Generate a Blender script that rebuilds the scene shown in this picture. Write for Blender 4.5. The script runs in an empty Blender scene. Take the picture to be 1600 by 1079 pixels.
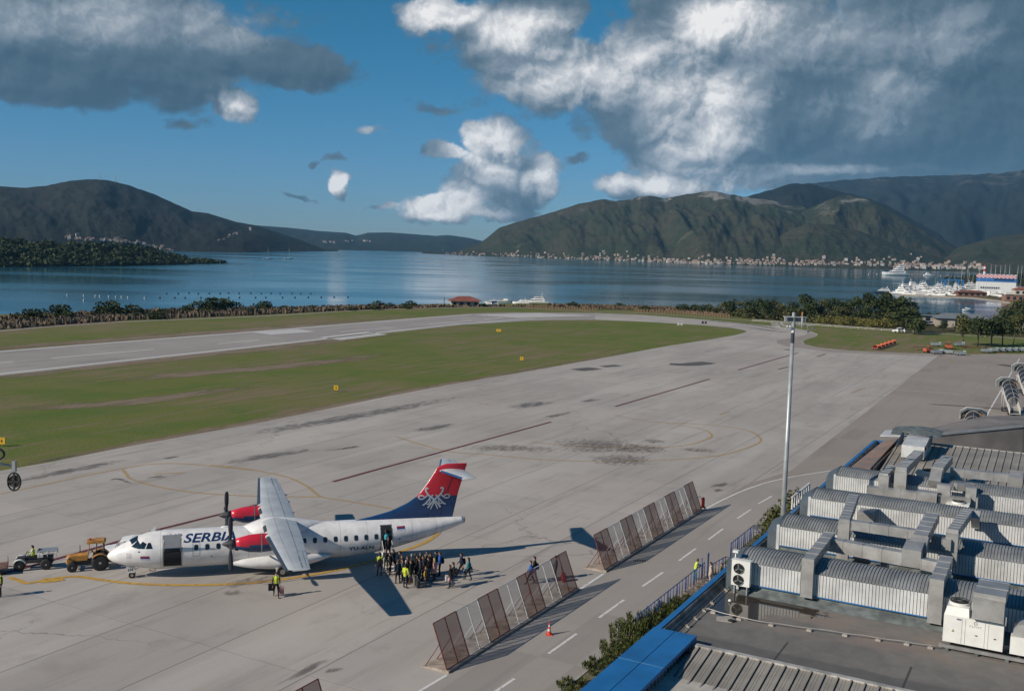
import bpy, bmesh, math, random
import numpy as np
from mathutils import Vector, Matrix, noise as mnoise
from mathutils.bvhtree import BVHTree
random.seed(7)
R_ = math.radians
S = bpy.context.scene
COL = S.collection

# ---------------------------------------------------------------- camera
CAM_H, FPX, PITCH, ROLL = 25.0, 1595.0, R_(5.38), R_(1.6)
cam_d = bpy.data.cameras.new('camera'); cam = bpy.data.objects.new('camera', cam_d); COL.objects.link(cam)
cam_d.sensor_width = 36.0; cam_d.lens = FPX / 1600 * 36.0
cam_d.clip_start = 0.5; cam_d.clip_end = 60000
cam.matrix_world = (Matrix.Translation((0, 0, CAM_H)) @ Matrix.Rotation(R_(90) - PITCH, 4, 'X') @ Matrix.Rotation(ROLL, 4, 'Z'))
S.camera = cam

# survey helpers: where a sight line of the survey photo (1600 x 1079) meets the level z, or a distance Y
def sight(u, v):
    c, s = math.cos(ROLL), math.sin(ROLL); du, dv = u - 800, v - 539.5
    uu = c*du + s*dv; vv = -s*du + c*dv
    return (uu, FPX*math.cos(PITCH) - vv*math.sin(PITCH), -FPX*math.sin(PITCH) - vv*math.cos(PITCH))
def G(u, v, z=0.0):
    d = sight(u, v); t = (z - CAM_H) / d[2]; return (d[0]*t, d[1]*t)
def AT(u, v, Y):
    d = sight(u, v); t = Y / d[1]; return (d[0]*t, Y, CAM_H + d[2]*t)
def ATR(u, v, D):                       # at horizontal range D
    d = sight(u, v); t = D / math.hypot(d[0], d[1]); return (d[0]*t, d[1]*t, CAM_H + d[2]*t)

# ---------------------------------------------------------------- node expressions
class X:
    def __init__(s, nt, k): s.nt, s.k = nt, k
    def _m(s, op, *a, clamp=False):
        n = s.nt.nodes.new('ShaderNodeMath'); n.operation = op; n.use_clamp = clamp
        for i, q in enumerate((s,) + a):
            if isinstance(q, X): s.nt.links.new(q.k, n.inputs[i])
            else: n.inputs[i].default_value = q
        return X(s.nt, n.outputs[0])
    def __add__(s, o): return s._m('ADD', o)
    def __radd__(s, o): return s._m('ADD', o)
    def __sub__(s, o): return s._m('SUBTRACT', o)
    def __rsub__(s, o): return (s * -1.0) + o
    def __mul__(s, o): return s._m('MULTIPLY', o)
    def __rmul__(s, o): return s._m('MULTIPLY', o)
    def __truediv__(s, o): return s._m('DIVIDE', o)
    def clamp(s): return s._m('ADD', 0.0, clamp=True)
    def mx(s, o): return s._m('MAXIMUM', o)
    def mn(s, o): return s._m('MINIMUM', o)
    def pw(s, o): return s._m('POWER', o)
    def ab(s): return s._m('ABSOLUTE')
    def fract(s): return s._m('FRACT')
    def floor(s): return s._m('FLOOR')
    def ss(s, a, b):
        n = s.nt.nodes.new('ShaderNodeMapRange'); n.interpolation_type = 'SMOOTHSTEP'
        s.nt.links.new(s.k, n.inputs[0]); n.inputs[1].default_value = a; n.inputs[2].default_value = b
        return X(s.nt, n.outputs[0])
def vmath(nt, op, a, *b, out=0):
    n = nt.nodes.new('ShaderNodeVectorMath'); n.operation = op
    for i, q in enumerate((a,) + b):
        if isinstance(q, X): nt.links.new(q.k, n.inputs[i])
        else: n.inputs[i].default_value = q
    return X(nt, n.outputs['Value' if out else 0])
def comb(nt, x, y, z):
    n = nt.nodes.new('ShaderNodeCombineXYZ')
    for i, q in enumerate((x, y, z)):
        if isinstance(q, X): nt.links.new(q.k, n.inputs[i])
        else: n.inputs[i].default_value = q
    return X(nt, n.outputs[0])
def sep(nt, v):
    n = nt.nodes.new('ShaderNodeSeparateXYZ'); nt.links.new(v.k, n.inputs[0])
    return [X(nt, n.outputs[i]) for i in range(3)]
def noise(nt, v, scale, detail=4, rough=0.5, dist=0.0, lac=2.0):
    n = nt.nodes.new('ShaderNodeTexNoise'); nt.links.new(v.k, n.inputs['Vector'])
    n.inputs['Scale'].default_value = scale; n.inputs['Detail'].default_value = detail
    n.inputs['Roughness'].default_value = rough; n.inputs['Distortion'].default_value = dist; n.inputs['Lacunarity'].default_value = lac
    return X(nt, n.outputs['Fac'])
def voro(nt, v, scale, detail=2, rough=0.5, smooth=1.0):
    n = nt.nodes.new('ShaderNodeTexVoronoi'); nt.links.new(v.k, n.inputs['Vector']); n.feature = 'SMOOTH_F1'
    n.inputs['Scale'].default_value = scale; n.inputs['Detail'].default_value = detail; n.inputs['Roughness'].default_value = rough
    n.inputs['Smoothness'].default_value = smooth
    return X(nt, n.outputs['Distance'])
def rgb4(c): return (c[0], c[1], c[2], 1.0)
def mixc(nt, f, a, b, mode='MIX'):
    n = nt.nodes.new('ShaderNodeMix'); n.data_type = 'RGBA'; n.blend_type = mode
    ins = [n.inputs[0], n.inputs[6], n.inputs[7]]
    for i, q in zip(ins, (f, a, b)):
        if isinstance(q, X): nt.links.new(q.k, i)
        elif isinstance(q, (tuple, list)): i.default_value = rgb4(q)
        else: i.default_value = q
    return X(nt, n.outputs[2])

# ---------------------------------------------------------------- sun and sky
SUN_AZ, SUN_EL = R_(27.8), R_(29.0)        # shadows run towards (cos az, sin az)
sun_dir = Vector((-math.cos(SUN_AZ)*math.cos(SUN_EL), -math.sin(SUN_AZ)*math.cos(SUN_EL), math.sin(SUN_EL)))
sl = bpy.data.lights.new('sun', 'SUN'); sl.energy = 4.6; sl.angle = R_(0.5); sl.color = (1.0, 0.89, 0.75)
so = bpy.data.objects.new('sun', sl); COL.objects.link(so); so.rotation_euler = sun_dir.to_track_quat('Z', 'Y').to_euler(); so.location = (-100, -60, 200)
S.view_settings.view_transform = 'Standard'; S.view_settings.look = 'None'; S.view_settings.gamma = 1.0
S.view_settings.exposure = EXPOSURE = 0.20
W = bpy.data.worlds.new('World'); S.world = W; W.use_nodes = True
nt = W.node_tree; nt.nodes.clear()
out = nt.nodes.new('ShaderNodeOutputWorld'); bg = nt.nodes.new('ShaderNodeBackground'); nt.links.new(bg.outputs[0], out.inputs[0])
bg.inputs[1].default_value = 0.06
sky = nt.nodes.new('ShaderNodeTexSky'); sky.sky_type = 'NISHITA'; sky.sun_disc = False
sky.sun_elevation = SUN_EL; sky.sun_rotation = math.atan2(sun_dir.x, sun_dir.y)
sky.air_density = 1.0; sky.dust_density = 0.25; sky.ozone_density = 3.0; sky.altitude = 100
hs = nt.nodes.new('ShaderNodeHueSaturation'); hs.inputs['Saturation'].default_value = 1.2; hs.inputs['Value'].default_value = 0.80; nt.links.new(sky.outputs[0], hs.inputs['Color'])
tc = nt.nodes.new('ShaderNodeTexCoord'); dz = sep(nt, X(nt, tc.outputs['Generated']))[2]
# the air near the skyline keeps the cool blue of the bay
lowair = mixc(nt, dz.ss(-0.01, 0.24), (0.66, 0.98, 1.58), (0.36, 1.12, 1.26))
nt.links.new(vmath(nt, 'MULTIPLY', X(nt, hs.outputs[0]), lowair).k, bg.inputs[0])
S.cycles.max_bounces = 5; S.cycles.diffuse_bounces = 2; S.cycles.glossy_bounces = 3; S.cycles.transparent_max_bounces = 16
# ---------------------------------------------------------------- materials
def mat(name, col, rough=0.6, metal=0.0, var=0.12, scale=1.5, bump=0.0, bscale=20.0, col2=None, spec=0.5, coat=0.0, detail=5, alpha=None):
    m = bpy.data.materials.new(name); m.use_nodes = True; t = m.node_tree; b = t.nodes['Principled BSDF']
    tc = t.nodes.new('ShaderNodeTexCoord'); v = X(t, tc.outputs['Object'])
    n = noise(t, v, scale, detail, 0.6)
    c2 = col2 if col2 else tuple(c*(1-var*1.6) for c in col)
    c1 = col if col2 else tuple(min(1, c*(1+var*0.6)) for c in col)
    c = mixc(t, n.ss(0.3, 0.7), c2, c1); t.links.new(c.k, b.inputs['Base Color'])
    r = (n - 0.5) * (rough*0.5) + rough; t.links.new(r.k, b.inputs['Roughness'])
    b.inputs['Metallic'].default_value = metal; b.inputs['Specular IOR Level'].default_value = spec; b.inputs['Coat Weight'].default_value = coat
    if bump:
        bn = t.nodes.new('ShaderNodeBump'); bn.inputs['Strength'].default_value = bump; bn.inputs['Distance'].default_value = 0.05
        t.links.new(noise(t, v, bscale, 4, 0.6).k, bn.inputs['Height']); t.links.new(bn.outputs[0], b.inputs['Normal'])
    if alpha is not None: b.inputs['Alpha'].default_value = alpha
    return m
def srgb(r, g, b):
    f = lambda x: (x/255/12.92) if x/255 <= 0.04045 else ((x/255+0.055)/1.055)**2.4
    return (f(r), f(g), f(b))
# ---------------------------------------------------------------- mesh builder
def rotz(p, a): c, s = math.cos(a), math.sin(a); return (p[0]*c - p[1]*s, p[0]*s + p[1]*c)
class MB:
    def __init__(s): s.v, s.f, s.m, s.s = [], [], [], []
    def add(s, vs, fs, mi=0, sm=False):
        o = len(s.v); s.v += [tuple(p) for p in vs]
        for f in fs: s.f.append(tuple(i+o for i in f)); s.m.append(mi); s.s.append(sm)
        return s
    def box(s, c, d, mi=0, rz=0, T=None, taper=1.0):
        x, y, z = d[0]/2, d[1]/2, d[2]/2; k = taper; vs = []
        for (a, b, e) in ((-1,-1,-1),(1,-1,-1),(1,1,-1),(-1,1,-1),(-1,-1,1),(1,-1,1),(1,1,1),(-1,1,1)):
            q = k if e > 0 else 1.0; px, py = rotz((a*x*q, b*y*q), rz); p = (c[0]+px, c[1]+py, c[2]+e*z)
            vs.append(T(*p) if T else p)
        return s.add(vs, [(0,3,2,1),(4,5,6,7),(0,1,5,4),(1,2,6,5),(2,3,7,6),(3,0,4,7)], mi)
    def rings(s, R, mi=0, sm=True, cap=(True, True), closed=True):
        n = len(R[0]); vs = [p for r in R for p in r]; fs = []
        for i in range(len(R)-1):
            for j in range(n if closed else n-1):
                k = (j+1) % n; fs.append((i*n+j, i*n+k, (i+1)*n+k, (i+1)*n+j))
        if closed and cap[0]: fs.append(tuple(range(n-1, -1, -1)))
        if closed and cap[1]: fs.append(tuple((len(R)-1)*n+j for j in range(n)))
        return s.add(vs, fs, mi, sm)
    def tube(s, pts, r, n=8, mi=0, sm=True, cap=True, flat=1.0):
        pts = [Vector(p) for p in pts]; R = []
        rr = r if isinstance(r, (list, tuple)) else [r]*len(pts)
        up = Vector((0, 0, 1))
        for i, p in enumerate(pts):
            d = (pts[min(i+1, len(pts)-1)] - pts[max(i-1, 0)]).normalized()
            a = d.cross(up); a = a.normalized() if a.length > 1e-3 else Vector((1, 0, 0))
            b = a.cross(d).normalized()
            R.append([tuple(p + a*math.cos(q)*rr[i] + b*math.sin(q)*rr[i]*flat) for q in [2*math.pi*j/n + (math.pi/4 if n == 4 else 0) for j in range(n)]])
        return s.rings(R, mi, sm and n > 4, (cap, cap))
    def ell(s, c, r, mi=0, n=10, k=7, sm=True):
        R = []
        for i in range(1, k):
            a = math.pi*i/k; R.append([(c[0]+r[0]*math.sin(a)*math.cos(q), c[1]+r[1]*math.sin(a)*math.sin(q), c[2]+r[2]*math.cos(a)) for q in [2*math.pi*j/n for j in range(n)]])
        return s.rings(R, mi, sm)
    def prism(s, poly, z0, z1, mi=0, T=None):
        n = len(poly); vs = [(p[0], p[1], z0) for p in poly] + [(p[0], p[1], z1) for p in poly]
        if T: vs = [T(*p) for p in vs]
        return s.add(vs, [tuple(range(n-1, -1, -1)), tuple(range(n, 2*n))] + [(j, (j+1) % n, n+(j+1) % n, n+j) for j in range(n)], mi)
    def cyl(s, c, r, h, n=16, mi=0, axis='z', r2=None, sm=True):
        r2 = r if r2 is None else r2; A = {'z': (0,0,1), 'x': (1,0,0), 'y': (0,1,0)}[axis] if isinstance(axis, str) else axis
        A = Vector(A).normalized(); c = Vector(c); B = A.cross(Vector((0,0,1)) if abs(A.z) < .9 else Vector((1,0,0))).normalized(); Cc = A.cross(B)
        R = [[tuple(c + A*o + B*math.cos(2*math.pi*j/n)*q + Cc*math.sin(2*math.pi*j/n)*q) for j in range(n)] for o, q in ((-h/2, r), (h/2, r2))]
        vs = R[0]+R[1]; s.add(vs, [(j, (j+1) % n, n+(j+1) % n, n+j) for j in range(n)], mi, sm)
        return s.add(vs, [tuple(range(n-1, -1, -1)), tuple(range(n, 2*n))], mi, False)
    def ribbon(s, pts, w, z, mi=0, T=None):
        n = len(pts); L = []
        for i, p in enumerate(pts):
            a = pts[max(i-1, 0)]; b = pts[min(i+1, n-1)]; dx, dy = b[0]-a[0], b[1]-a[1]; l = math.hypot(dx, dy) or 1
            ww = w[i] if isinstance(w, (list, tuple)) else w
            L += [(p[0]-dy/l*ww/2, p[1]+dx/l*ww/2, z), (p[0]+dy/l*ww/2, p[1]-dx/l*ww/2, z)]
        if T: L = [T(*p) for p in L]
        return s.add(L, [(2*i, 2*i+1, 2*i+3, 2*i+2) for i in range(n-1)], mi)
    def build(s, name, mats, parent=None, recalc=True, tri=False):
        if not isinstance(mats, (list, tuple)): mats = [mats]
        off = Vector((0, 0, 0)); q = parent
        while q is not None: off += q.location; q = q.parent
        V = np.array(s.v, dtype=float); loc = Vector((0, 0, 0))
        if parent is None:
            mn, mx = V.min(0), V.max(0); loc = Vector(((mn[0]+mx[0])/2, (mn[1]+mx[1])/2, mn[2])); off = loc
        V = V - np.array(off)
        me = bpy.data.meshes.new(name); me.from_pydata(V.tolist(), [], s.f)
        me.polygons.foreach_set('material_index', s.m); me.polygons.foreach_set('use_smooth', s.s)
        for m in mats: me.materials.append(m)
        if recalc and len(s.f) < 60000 or tri:
            bm = bmesh.new(); bm.from_mesh(me)
            if tri: bmesh.ops.triangulate(bm, faces=bm.faces)
            bmesh.ops.recalc_face_normals(bm, faces=bm.faces)
            bm.to_mesh(me); bm.free()
        me.update()
        o = bpy.data.objects.new(name, me); o.location = loc if parent is None else (0, 0, 0)
        COL.objects.link(o); o.parent = parent
        return o
def tag(o, label=None, cat=None, group=None, kind=None):
    if label: o['label'] = label
    if cat: o['category'] = cat
    if group: o['group'] = group
    if kind: o['kind'] = kind
    return o
def thing(name, label, cat, loc=(0, 0, 0), group=None):
    o = bpy.data.objects.new(name, None); COL.objects.link(o); o.location = loc; o.empty_display_size = 0.3
    return tag(o, label, cat, group)
def struct(o): o['kind'] = 'structure'; return o
def dup(root, loc, rz=0.0, label=None, group=None, scale=None):
    def cp(o, par):
        c = o.copy(); COL.objects.link(c); c.parent = par
        for ch in list(o.children): cp(ch, c)
        return c
    r = cp(root, None); r.location = loc; r.rotation_euler = (0, 0, rz)
    if label: r['label'] = label
    if group: r['group'] = group
    if scale: r.scale = (scale,)*3 if not isinstance(scale, tuple) else scale
    return r
def place(root, loc, rz=0.0, first=None, **k):
    """the first use moves the prototype itself, later uses copy it"""
    if not root.get('_used'):
        root['_used'] = 1; root.location = loc; root.rotation_euler = (0, 0, rz)
        if k.get('label'): root['label'] = k['label']
        if k.get('group'): root['group'] = k['group']
        if k.get('scale'): root.scale = (k['scale'],)*3 if not isinstance(k['scale'], tuple) else k['scale']
        return root
    return dup(root, loc, rz, **k)
# ---------------------------------------------------------------- clouds: a far shell of cloud between the air and the hills
M_cloud = bpy.data.materials.new('clouds'); M_cloud.use_nodes = True; nt = M_cloud.node_tree; nt.nodes.clear()
gg = nt.nodes.new('ShaderNodeNewGeometry'); dx, dy, dz = sep(nt, X(nt, gg.outputs['Position']))
hr = (dx*dx + dy*dy)._m('SQRT'); azn = dx._m('ARCTAN2', dy); eln = dz._m('ARCTAN2', hr)
P = comb(nt, azn, eln, 0.0)
def ang(u, v):
    d = Vector(sight(u, v)).normalized(); return (math.atan2(d.x, d.y), math.asin(d.z))
def blobchain(nt, p, L):
    m = None
    for (u, v, ru, rv) in L:
        a, e = ang(u, v); sx, sy = FPX/ru, FPX/rv
        q = vmath(nt, 'MULTIPLY_ADD', p, (sx, sy, 0), (-a*sx, -e*sy, 0))
        q = vmath(nt, 'LENGTH', q, out=1)
        m = q if m is None else m.mn(q)
    return 1.0 - m
CLOUDS = [(90, 30, 420, 100), (330, 80, 210, 58), (40, 118, 220, 56), (440, 102, 150, 38), (200, 105, 260, 50),
          (368, 160, 44, 38), (523, 284, 17, 24), (740, 212, 34, 34), (775, 222, 60, 50), (690, 238, 48, 22), (750, 282, 70, 60), (800, 285, 86, 72), (850, 280, 38, 52), (705, 322, 80, 26), (790, 330, 80, 20),
          (690, 22, 75, 38), (790, 55, 130, 70), (860, 115, 150, 75), (830, 30, 110, 50), (950, 110, 130, 70), (1010, 165, 150, 110), (1000, 75, 90, 60), (1100, 40, 160, 110), (1120, 220, 170, 90),
          (1050, 240, 90, 60), (1030, 292, 130, 32), (1230, 120, 260, 190), (1450, 130, 330, 230), (1700, 130, 330, 260), (1300, 270, 340, 50), (1600, 270, 340, 80), (1430, 210, 260, 90)]
WISPS = [(275, 158, 70, 26), (300, 190, 60, 22), (592, 202, 70, 26), (494, 252, 18, 14), (525, 248, 34, 9), (690, 165, 120, 26), (600, 322, 52, 11), (470, 304, 40, 8), (660, 330, 50, 26), (900, 245, 60, 16), (1000, 305, 60, 14), (740, 60, 160, 90)]
BRIGHT = [(1090, 205, 135, 125), (1030, 110, 120, 90), (830, 55, 180, 60), (700, 22, 100, 45), (760, 235, 110, 80), (375, 158, 70, 50), (910, 125, 210, 60), (700, 320, 130, 45), (1040, 286, 170, 34), (850, 275, 50, 75), (523, 283, 34, 34), (600, 200, 80, 30), (1130, 40, 120, 60), (1090, 285, 170, 26)]
MIDS = [(1240, 60, 210, 90), (1490, 60, 130, 55), (1340, 185, 150, 70), (1400, 130, 90, 50), (1160, 130, 120, 60), (160, 30, 160, 60), (40, 30, 110, 50), (330, 40, 120, 50), (1250, 268, 260, 12)]
DARKS = [(150, 135, 460, 75), (430, 110, 200, 50), (1250, 195, 110, 90), (1550, 230, 330, 110), (1240, 150, 130, 90), (1570, 60, 120, 60), (1420, 235, 260, 70), (1150, 250, 110, 30), (640, 345, 60, 14), (1560, 110, 160, 70)]
grp = bpy.data.node_groups.new('cloud_field', 'ShaderNodeTree')
grp.interface.new_socket('Vector', in_out='INPUT', socket_type='NodeSocketVector'); grp.interface.new_socket('D', in_out='OUTPUT', socket_type='NodeSocketFloat'); grp.interface.new_socket('H', in_out='OUTPUT', socket_type='NodeSocketFloat'); grp.interface.new_socket('S', in_out='OUTPUT', socket_type='NodeSocketFloat')
gi = grp.nodes.new('NodeGroupInput'); go_ = grp.nodes.new('NodeGroupOutput'); gp = X(grp, gi.outputs[0])
def warp(nt, p, scale, amt, detail=7, rough=0.6):
    n = nt.nodes.new('ShaderNodeTexNoise'); nt.links.new(p.k, n.inputs['Vector']); n.inputs['Scale'].default_value = scale; n.inputs['Detail'].default_value = detail; n.inputs['Roughness'].default_value = rough
    q = vmath(nt, 'SUBTRACT', X(nt, n.outputs['Color']), (0.5, 0.5, 0.5)); return vmath(nt, 'MULTIPLY_ADD', q, (amt, amt*0.8, 0), p)
wp = warp(grp, gp, 16.0, 0.055)
s_ = blobchain(grp, wp, CLOUDS); w_ = blobchain(grp, wp, WISPS)
wv = vmath(grp, 'MULTIPLY', gp, (1.0, 1.5, 1.0)); n1 = noise(grp, wv, 8.0, 9, 0.58, 0.25); n2 = voro(grp, wv, 24.0, 3, 0.6, 0.6)
w1 = (w_ * 0.75).mx(-0.8) - 0.20
Dg = ((s_ * 1.3).mx(-0.8).mn(0.8)).mx(w1) + (n1 - 0.5) * 0.72 + (0.40 - n2) * 0.34 + 0.10
n5 = noise(grp, wv, 7.0, 3, 0.5, 0.2); Sg = (s_ * 1.2).mx(-0.8).mn(1.0) + (n5 - 0.5) * 0.85
grp.links.new(Dg.k, go_.inputs[0])
n4 = voro(grp, wp, 22.0, 4, 0.62, 0.35); Hg = (n1 - 0.5) * 0.9 + (0.5 - n4) * 1.0
grp.links.new(Hg.k, go_.inputs[1]); grp.links.new(Sg.k, go_.inputs[2])
def field(off):
    n = nt.nodes.new('ShaderNodeGroup'); n.node_tree = grp
    v = P if off is None else vmath(nt, 'ADD', P, off)
    nt.links.new(v.k, n.inputs[0]); return X(nt, n.outputs[0]), X(nt, n.outputs[1]), X(nt, n.outputs[2])
Da, Ha, Sa = field(None); _d, _h, Sb = field((-0.022, 0.020, 0.0)); _d, Hb, _s = field((-0.0050, 0.0060, 0.0))
alpha = (Da + Ha * 0.16).ss(-0.12, 0.24)
lit = ((Sa - Sb) * 1.15 + 0.48).clamp(); lh = ((Ha - Hb) * 1.7 + 0.5).clamp()
PW = warp(nt, P, 12.0, 0.060, 8, 0.6)
brt = blobchain(nt, PW, BRIGHT).ss(0.0, 0.75); mid = blobchain(nt, PW, MIDS).ss(0.0, 0.8); drk = blobchain(nt, P, DARKS).ss(0.0, 0.9)
n3 = noise(nt, P, 5.0, 5, 0.5, 0.4)
tone = (lit * 0.10 + lh * 0.05 + brt * (lit * 0.42 + lh * 0.20 + 0.21) + mid * (lit * 0.20 + lh * 0.08 + 0.11) + (n3 - 0.5) * 0.10 + 0.09 - drk * 0.13 - (0.5 - lh) * 0.06).clamp()
cr = nt.nodes.new('ShaderNodeValToRGB'); nt.links.new(tone.k, cr.inputs[0])
els = cr.color_ramp.elements
els[0].position = 0.0; els[0].color = (0.042, 0.085, 0.125, 1); els[1].position = 1.0; els[1].color = (0.80, 0.79, 0.78, 1)
e = els.new(0.22); e.color = (0.085, 0.135, 0.18, 1); e = els.new(0.45); e.color = (0.21, 0.26, 0.31, 1); e = els.new(0.72); e.color = (0.47, 0.49, 0.52, 1)
em = nt.nodes.new('ShaderNodeEmission'); nt.links.new(cr.outputs[0], em.inputs[0]); tr = nt.nodes.new('ShaderNodeBsdfTransparent')
ms = nt.nodes.new('ShaderNodeMixShader'); mo = nt.nodes.new('ShaderNodeOutputMaterial')
nt.links.new((alpha * 0.985).k, ms.inputs[0]); nt.links.new(tr.outputs[0], ms.inputs[1]); nt.links.new(em.outputs[0], ms.inputs[2]); nt.links.new(ms.outputs[0], mo.inputs[0])
M_cloud.cycles.emission_sampling = 'NONE'
mb = MB(); RR = 42000.0; na, ne = 48, 20
mb.add([(RR*math.cos(e)*math.sin(a), RR*math.cos(e)*math.cos(a), RR*math.sin(e)) for a in [R_(-55+110*i/na) for i in range(na+1)] for e in [R_(0.2+31*j/ne) for j in range(ne+1)]],
       [(i*(ne+1)+j, (i+1)*(ne+1)+j, (i+1)*(ne+1)+j+1, i*(ne+1)+j+1) for i in range(na) for j in range(ne)], 0, True)
cl = mb.build('sky', M_cloud); struct(cl)
# ---------------------------------------------------------------- ground materials (world position based)
def gmat(name, fn):
    m = bpy.data.materials.new(name); m.use_nodes = True; t = m.node_tree; b = t.nodes['Principled BSDF']
    g = t.nodes.new('ShaderNodeNewGeometry'); v = X(t, g.outputs['Position']); fn(t, v, b); return m
def bumpn(t, b, h, strength=0.4, dist=0.05):
    bn = t.nodes.new('ShaderNodeBump'); bn.inputs['Strength'].default_value = strength; bn.inputs['Distance'].default_value = dist
    t.links.new(h.k, bn.inputs['Height']); t.links.new(bn.outputs[0], b.inputs['Normal'])
UA = R_(61.2); UD = (math.cos(UA), math.sin(UA)); VD = (math.sin(UA), -math.cos(UA))
def uv_axes(t, v):
    u = vmath(t, 'DOT_PRODUCT', v, (UD[0], UD[1], 0), out=1); w = vmath(t, 'DOT_PRODUCT', v, (VD[0], VD[1], 0), out=1); return u, w
def line(c, period, w, jit=None):
    q = c * (1.0/period)
    if jit is not None: q = q + jit
    return 1.0 - ((q.fract() - 0.5).ab()).ss(0.5-w/period*1.6, 0.5-w/period*0.6)._m('MULTIPLY', -1.0)._m('ADD', 1.0)
def _grass(t, v, b):
    big = noise(t, v, 0.012, 5, 0.6, 0.5); med = noise(t, v, 0.09, 6, 0.62, 0.6); fin = noise(t, v, 2.2, 4, 0.7)
    st = vmath(t, 'MULTIPLY', v, (0.5, 0.06, 1)); u, w = uv_axes(t, v); sv = comb(t, u*0.045, w*0.5, 0.0); stv = noise(t, sv, 1.0, 7, 0.66, 0.3)
    c = mixc(t, (med*0.5 + stv*0.5).ss(0.36, 0.62), (0.165, 0.165, 0.048), (0.095, 0.150, 0.026))
    c = mixc(t, (big*0.45 + stv*0.55).ss(0.47, 0.60), c, (0.220, 0.165, 0.105))
    c = mixc(t, (noise(t, v, 0.35, 5, 0.7).ss(0.66, 0.74)) * 0.6, c, (0.045, 0.075, 0.02))
    c = mixc(t, fin.ss(0.25, 0.75), vmath(t, 'SCALE', c, 0, 0) if False else mixc(t, 0.30, c, (0.04, 0.055, 0.015)), c)
    t.links.new(c.k, b.inputs['Base Color']); b.inputs['Roughness'].default_value = 0.95; b.inputs['Specular IOR Level'].default_value = 0.15
    bumpn(t, b, noise(t, v, 3.0, 4, 0.7), 0.7, 0.15)
M_grass = gmat('grass', _grass)
def _dry(t, v, b):
    n = noise(t, v, 0.05, 6, 0.65, 0.5); fin = noise(t, v, 1.2, 5, 0.7)
    c = mixc(t, n.ss(0.4, 0.6), (0.10, 0.10, 0.045), (0.17, 0.125, 0.08)); c = mixc(t, fin.ss(0.3, 0.7)*0.5, c, (0.06, 0.06, 0.03))
    t.links.new(c.k, b.inputs['Base Color']); b.inputs['Roughness'].default_value = 0.95; b.inputs['Specular IOR Level'].default_value = 0.1
M_dry = gmat('dry_ground', _dry)
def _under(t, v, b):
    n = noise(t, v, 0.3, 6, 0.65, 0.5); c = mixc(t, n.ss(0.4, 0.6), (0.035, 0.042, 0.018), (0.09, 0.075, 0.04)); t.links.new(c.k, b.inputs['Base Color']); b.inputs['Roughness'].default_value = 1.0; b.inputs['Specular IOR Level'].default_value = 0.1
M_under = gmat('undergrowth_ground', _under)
def _concrete(t, v, b):
    u, w = uv_axes(t, v)
    big = noise(t, v, 0.03, 6, 0.6, 0.4); med = noise(t, v, 0.25, 6, 0.65); fin = noise(t, v, 6.0, 4, 0.7)
    sv = comb(t, u*0.05, w*0.6, 0.0); strk = noise(t, sv, 1.0, 6, 0.7, 0.2)
    sv2 = comb(t, u*0.02, w*0.11, 3.0); strk2 = noise(t, sv2, 1.0, 5, 0.6, 0.2)
    slab = noise(t, comb(t, (u*(1/15.0)).floor(), (w*(1/7.5)).floor(), 0.0), 0.77, 0, 0.5)
    base = mixc(t, big.ss(0.3, 0.7), (0.350, 0.318, 0.286), (0.445, 0.408, 0.368))
    base = mixc(t, slab.ss(0.3, 0.7)*0.35, base, (0.30, 0.285, 0.27))
    base = mixc(t, strk.ss(0.50, 0.70)*0.50, base, (0.225, 0.208, 0.190))
    base = mixc(t, strk2.ss(0.48, 0.66)*0.45, base, (0.50, 0.47, 0.435))
    base = mixc(t, med.ss(0.52, 0.72)*0.38, base, (0.235, 0.215, 0.195))
    wob = noise(t, v, 0.4, 3, 0.6)*0.012
    l1 = (((w*(1/7.5) + wob).fract() - 0.5).ab()).ss(0.4925, 0.4965); l2 = (((u*(1/15.0) + wob*2.0).fract() - 0.5).ab()).ss(0.4965, 0.498)
    cn = t.nodes.new('ShaderNodeTexVoronoi'); cn.feature = 'DISTANCE_TO_EDGE'; cn.inputs['Scale'].default_value = 0.055; t.links.new(vmath(t, 'ADD', v, comb(t, med*7.0, big*14.0, 0.0)).k, cn.inputs['Vector'])
    crack = (1.0 - X(t, cn.outputs['Distance']).ss(0.0015, 0.0045)) * noise(t, v, 0.02, 2).ss(0.48, 0.56) * 0.55
    base = mixc(t, (l1*0.75).mx(l2*0.30).mx(crack), base, (0.10, 0.095, 0.09))
    crk = 0 if True else voro(t, vmath(t, 'ADD', v, comb(t, med*9.0, big*12.0, 0.0)), 0.035, 1, 0.5, 0.0)
    t.links.new(mixc(t, fin.ss(0.2, 0.8)*0.16, base, (0.20, 0.19, 0.18)).k, b.inputs['Base Color'])
    t.links.new((0.82 - strk.ss(0.6, 0.75)*0.2).k, b.inputs['Roughness']); b.inputs['Specular IOR Level'].default_value = 0.3
    bumpn(t, b, fin, 0.15, 0.02)
M_conc = gmat('apron_concrete', _concrete)
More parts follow.
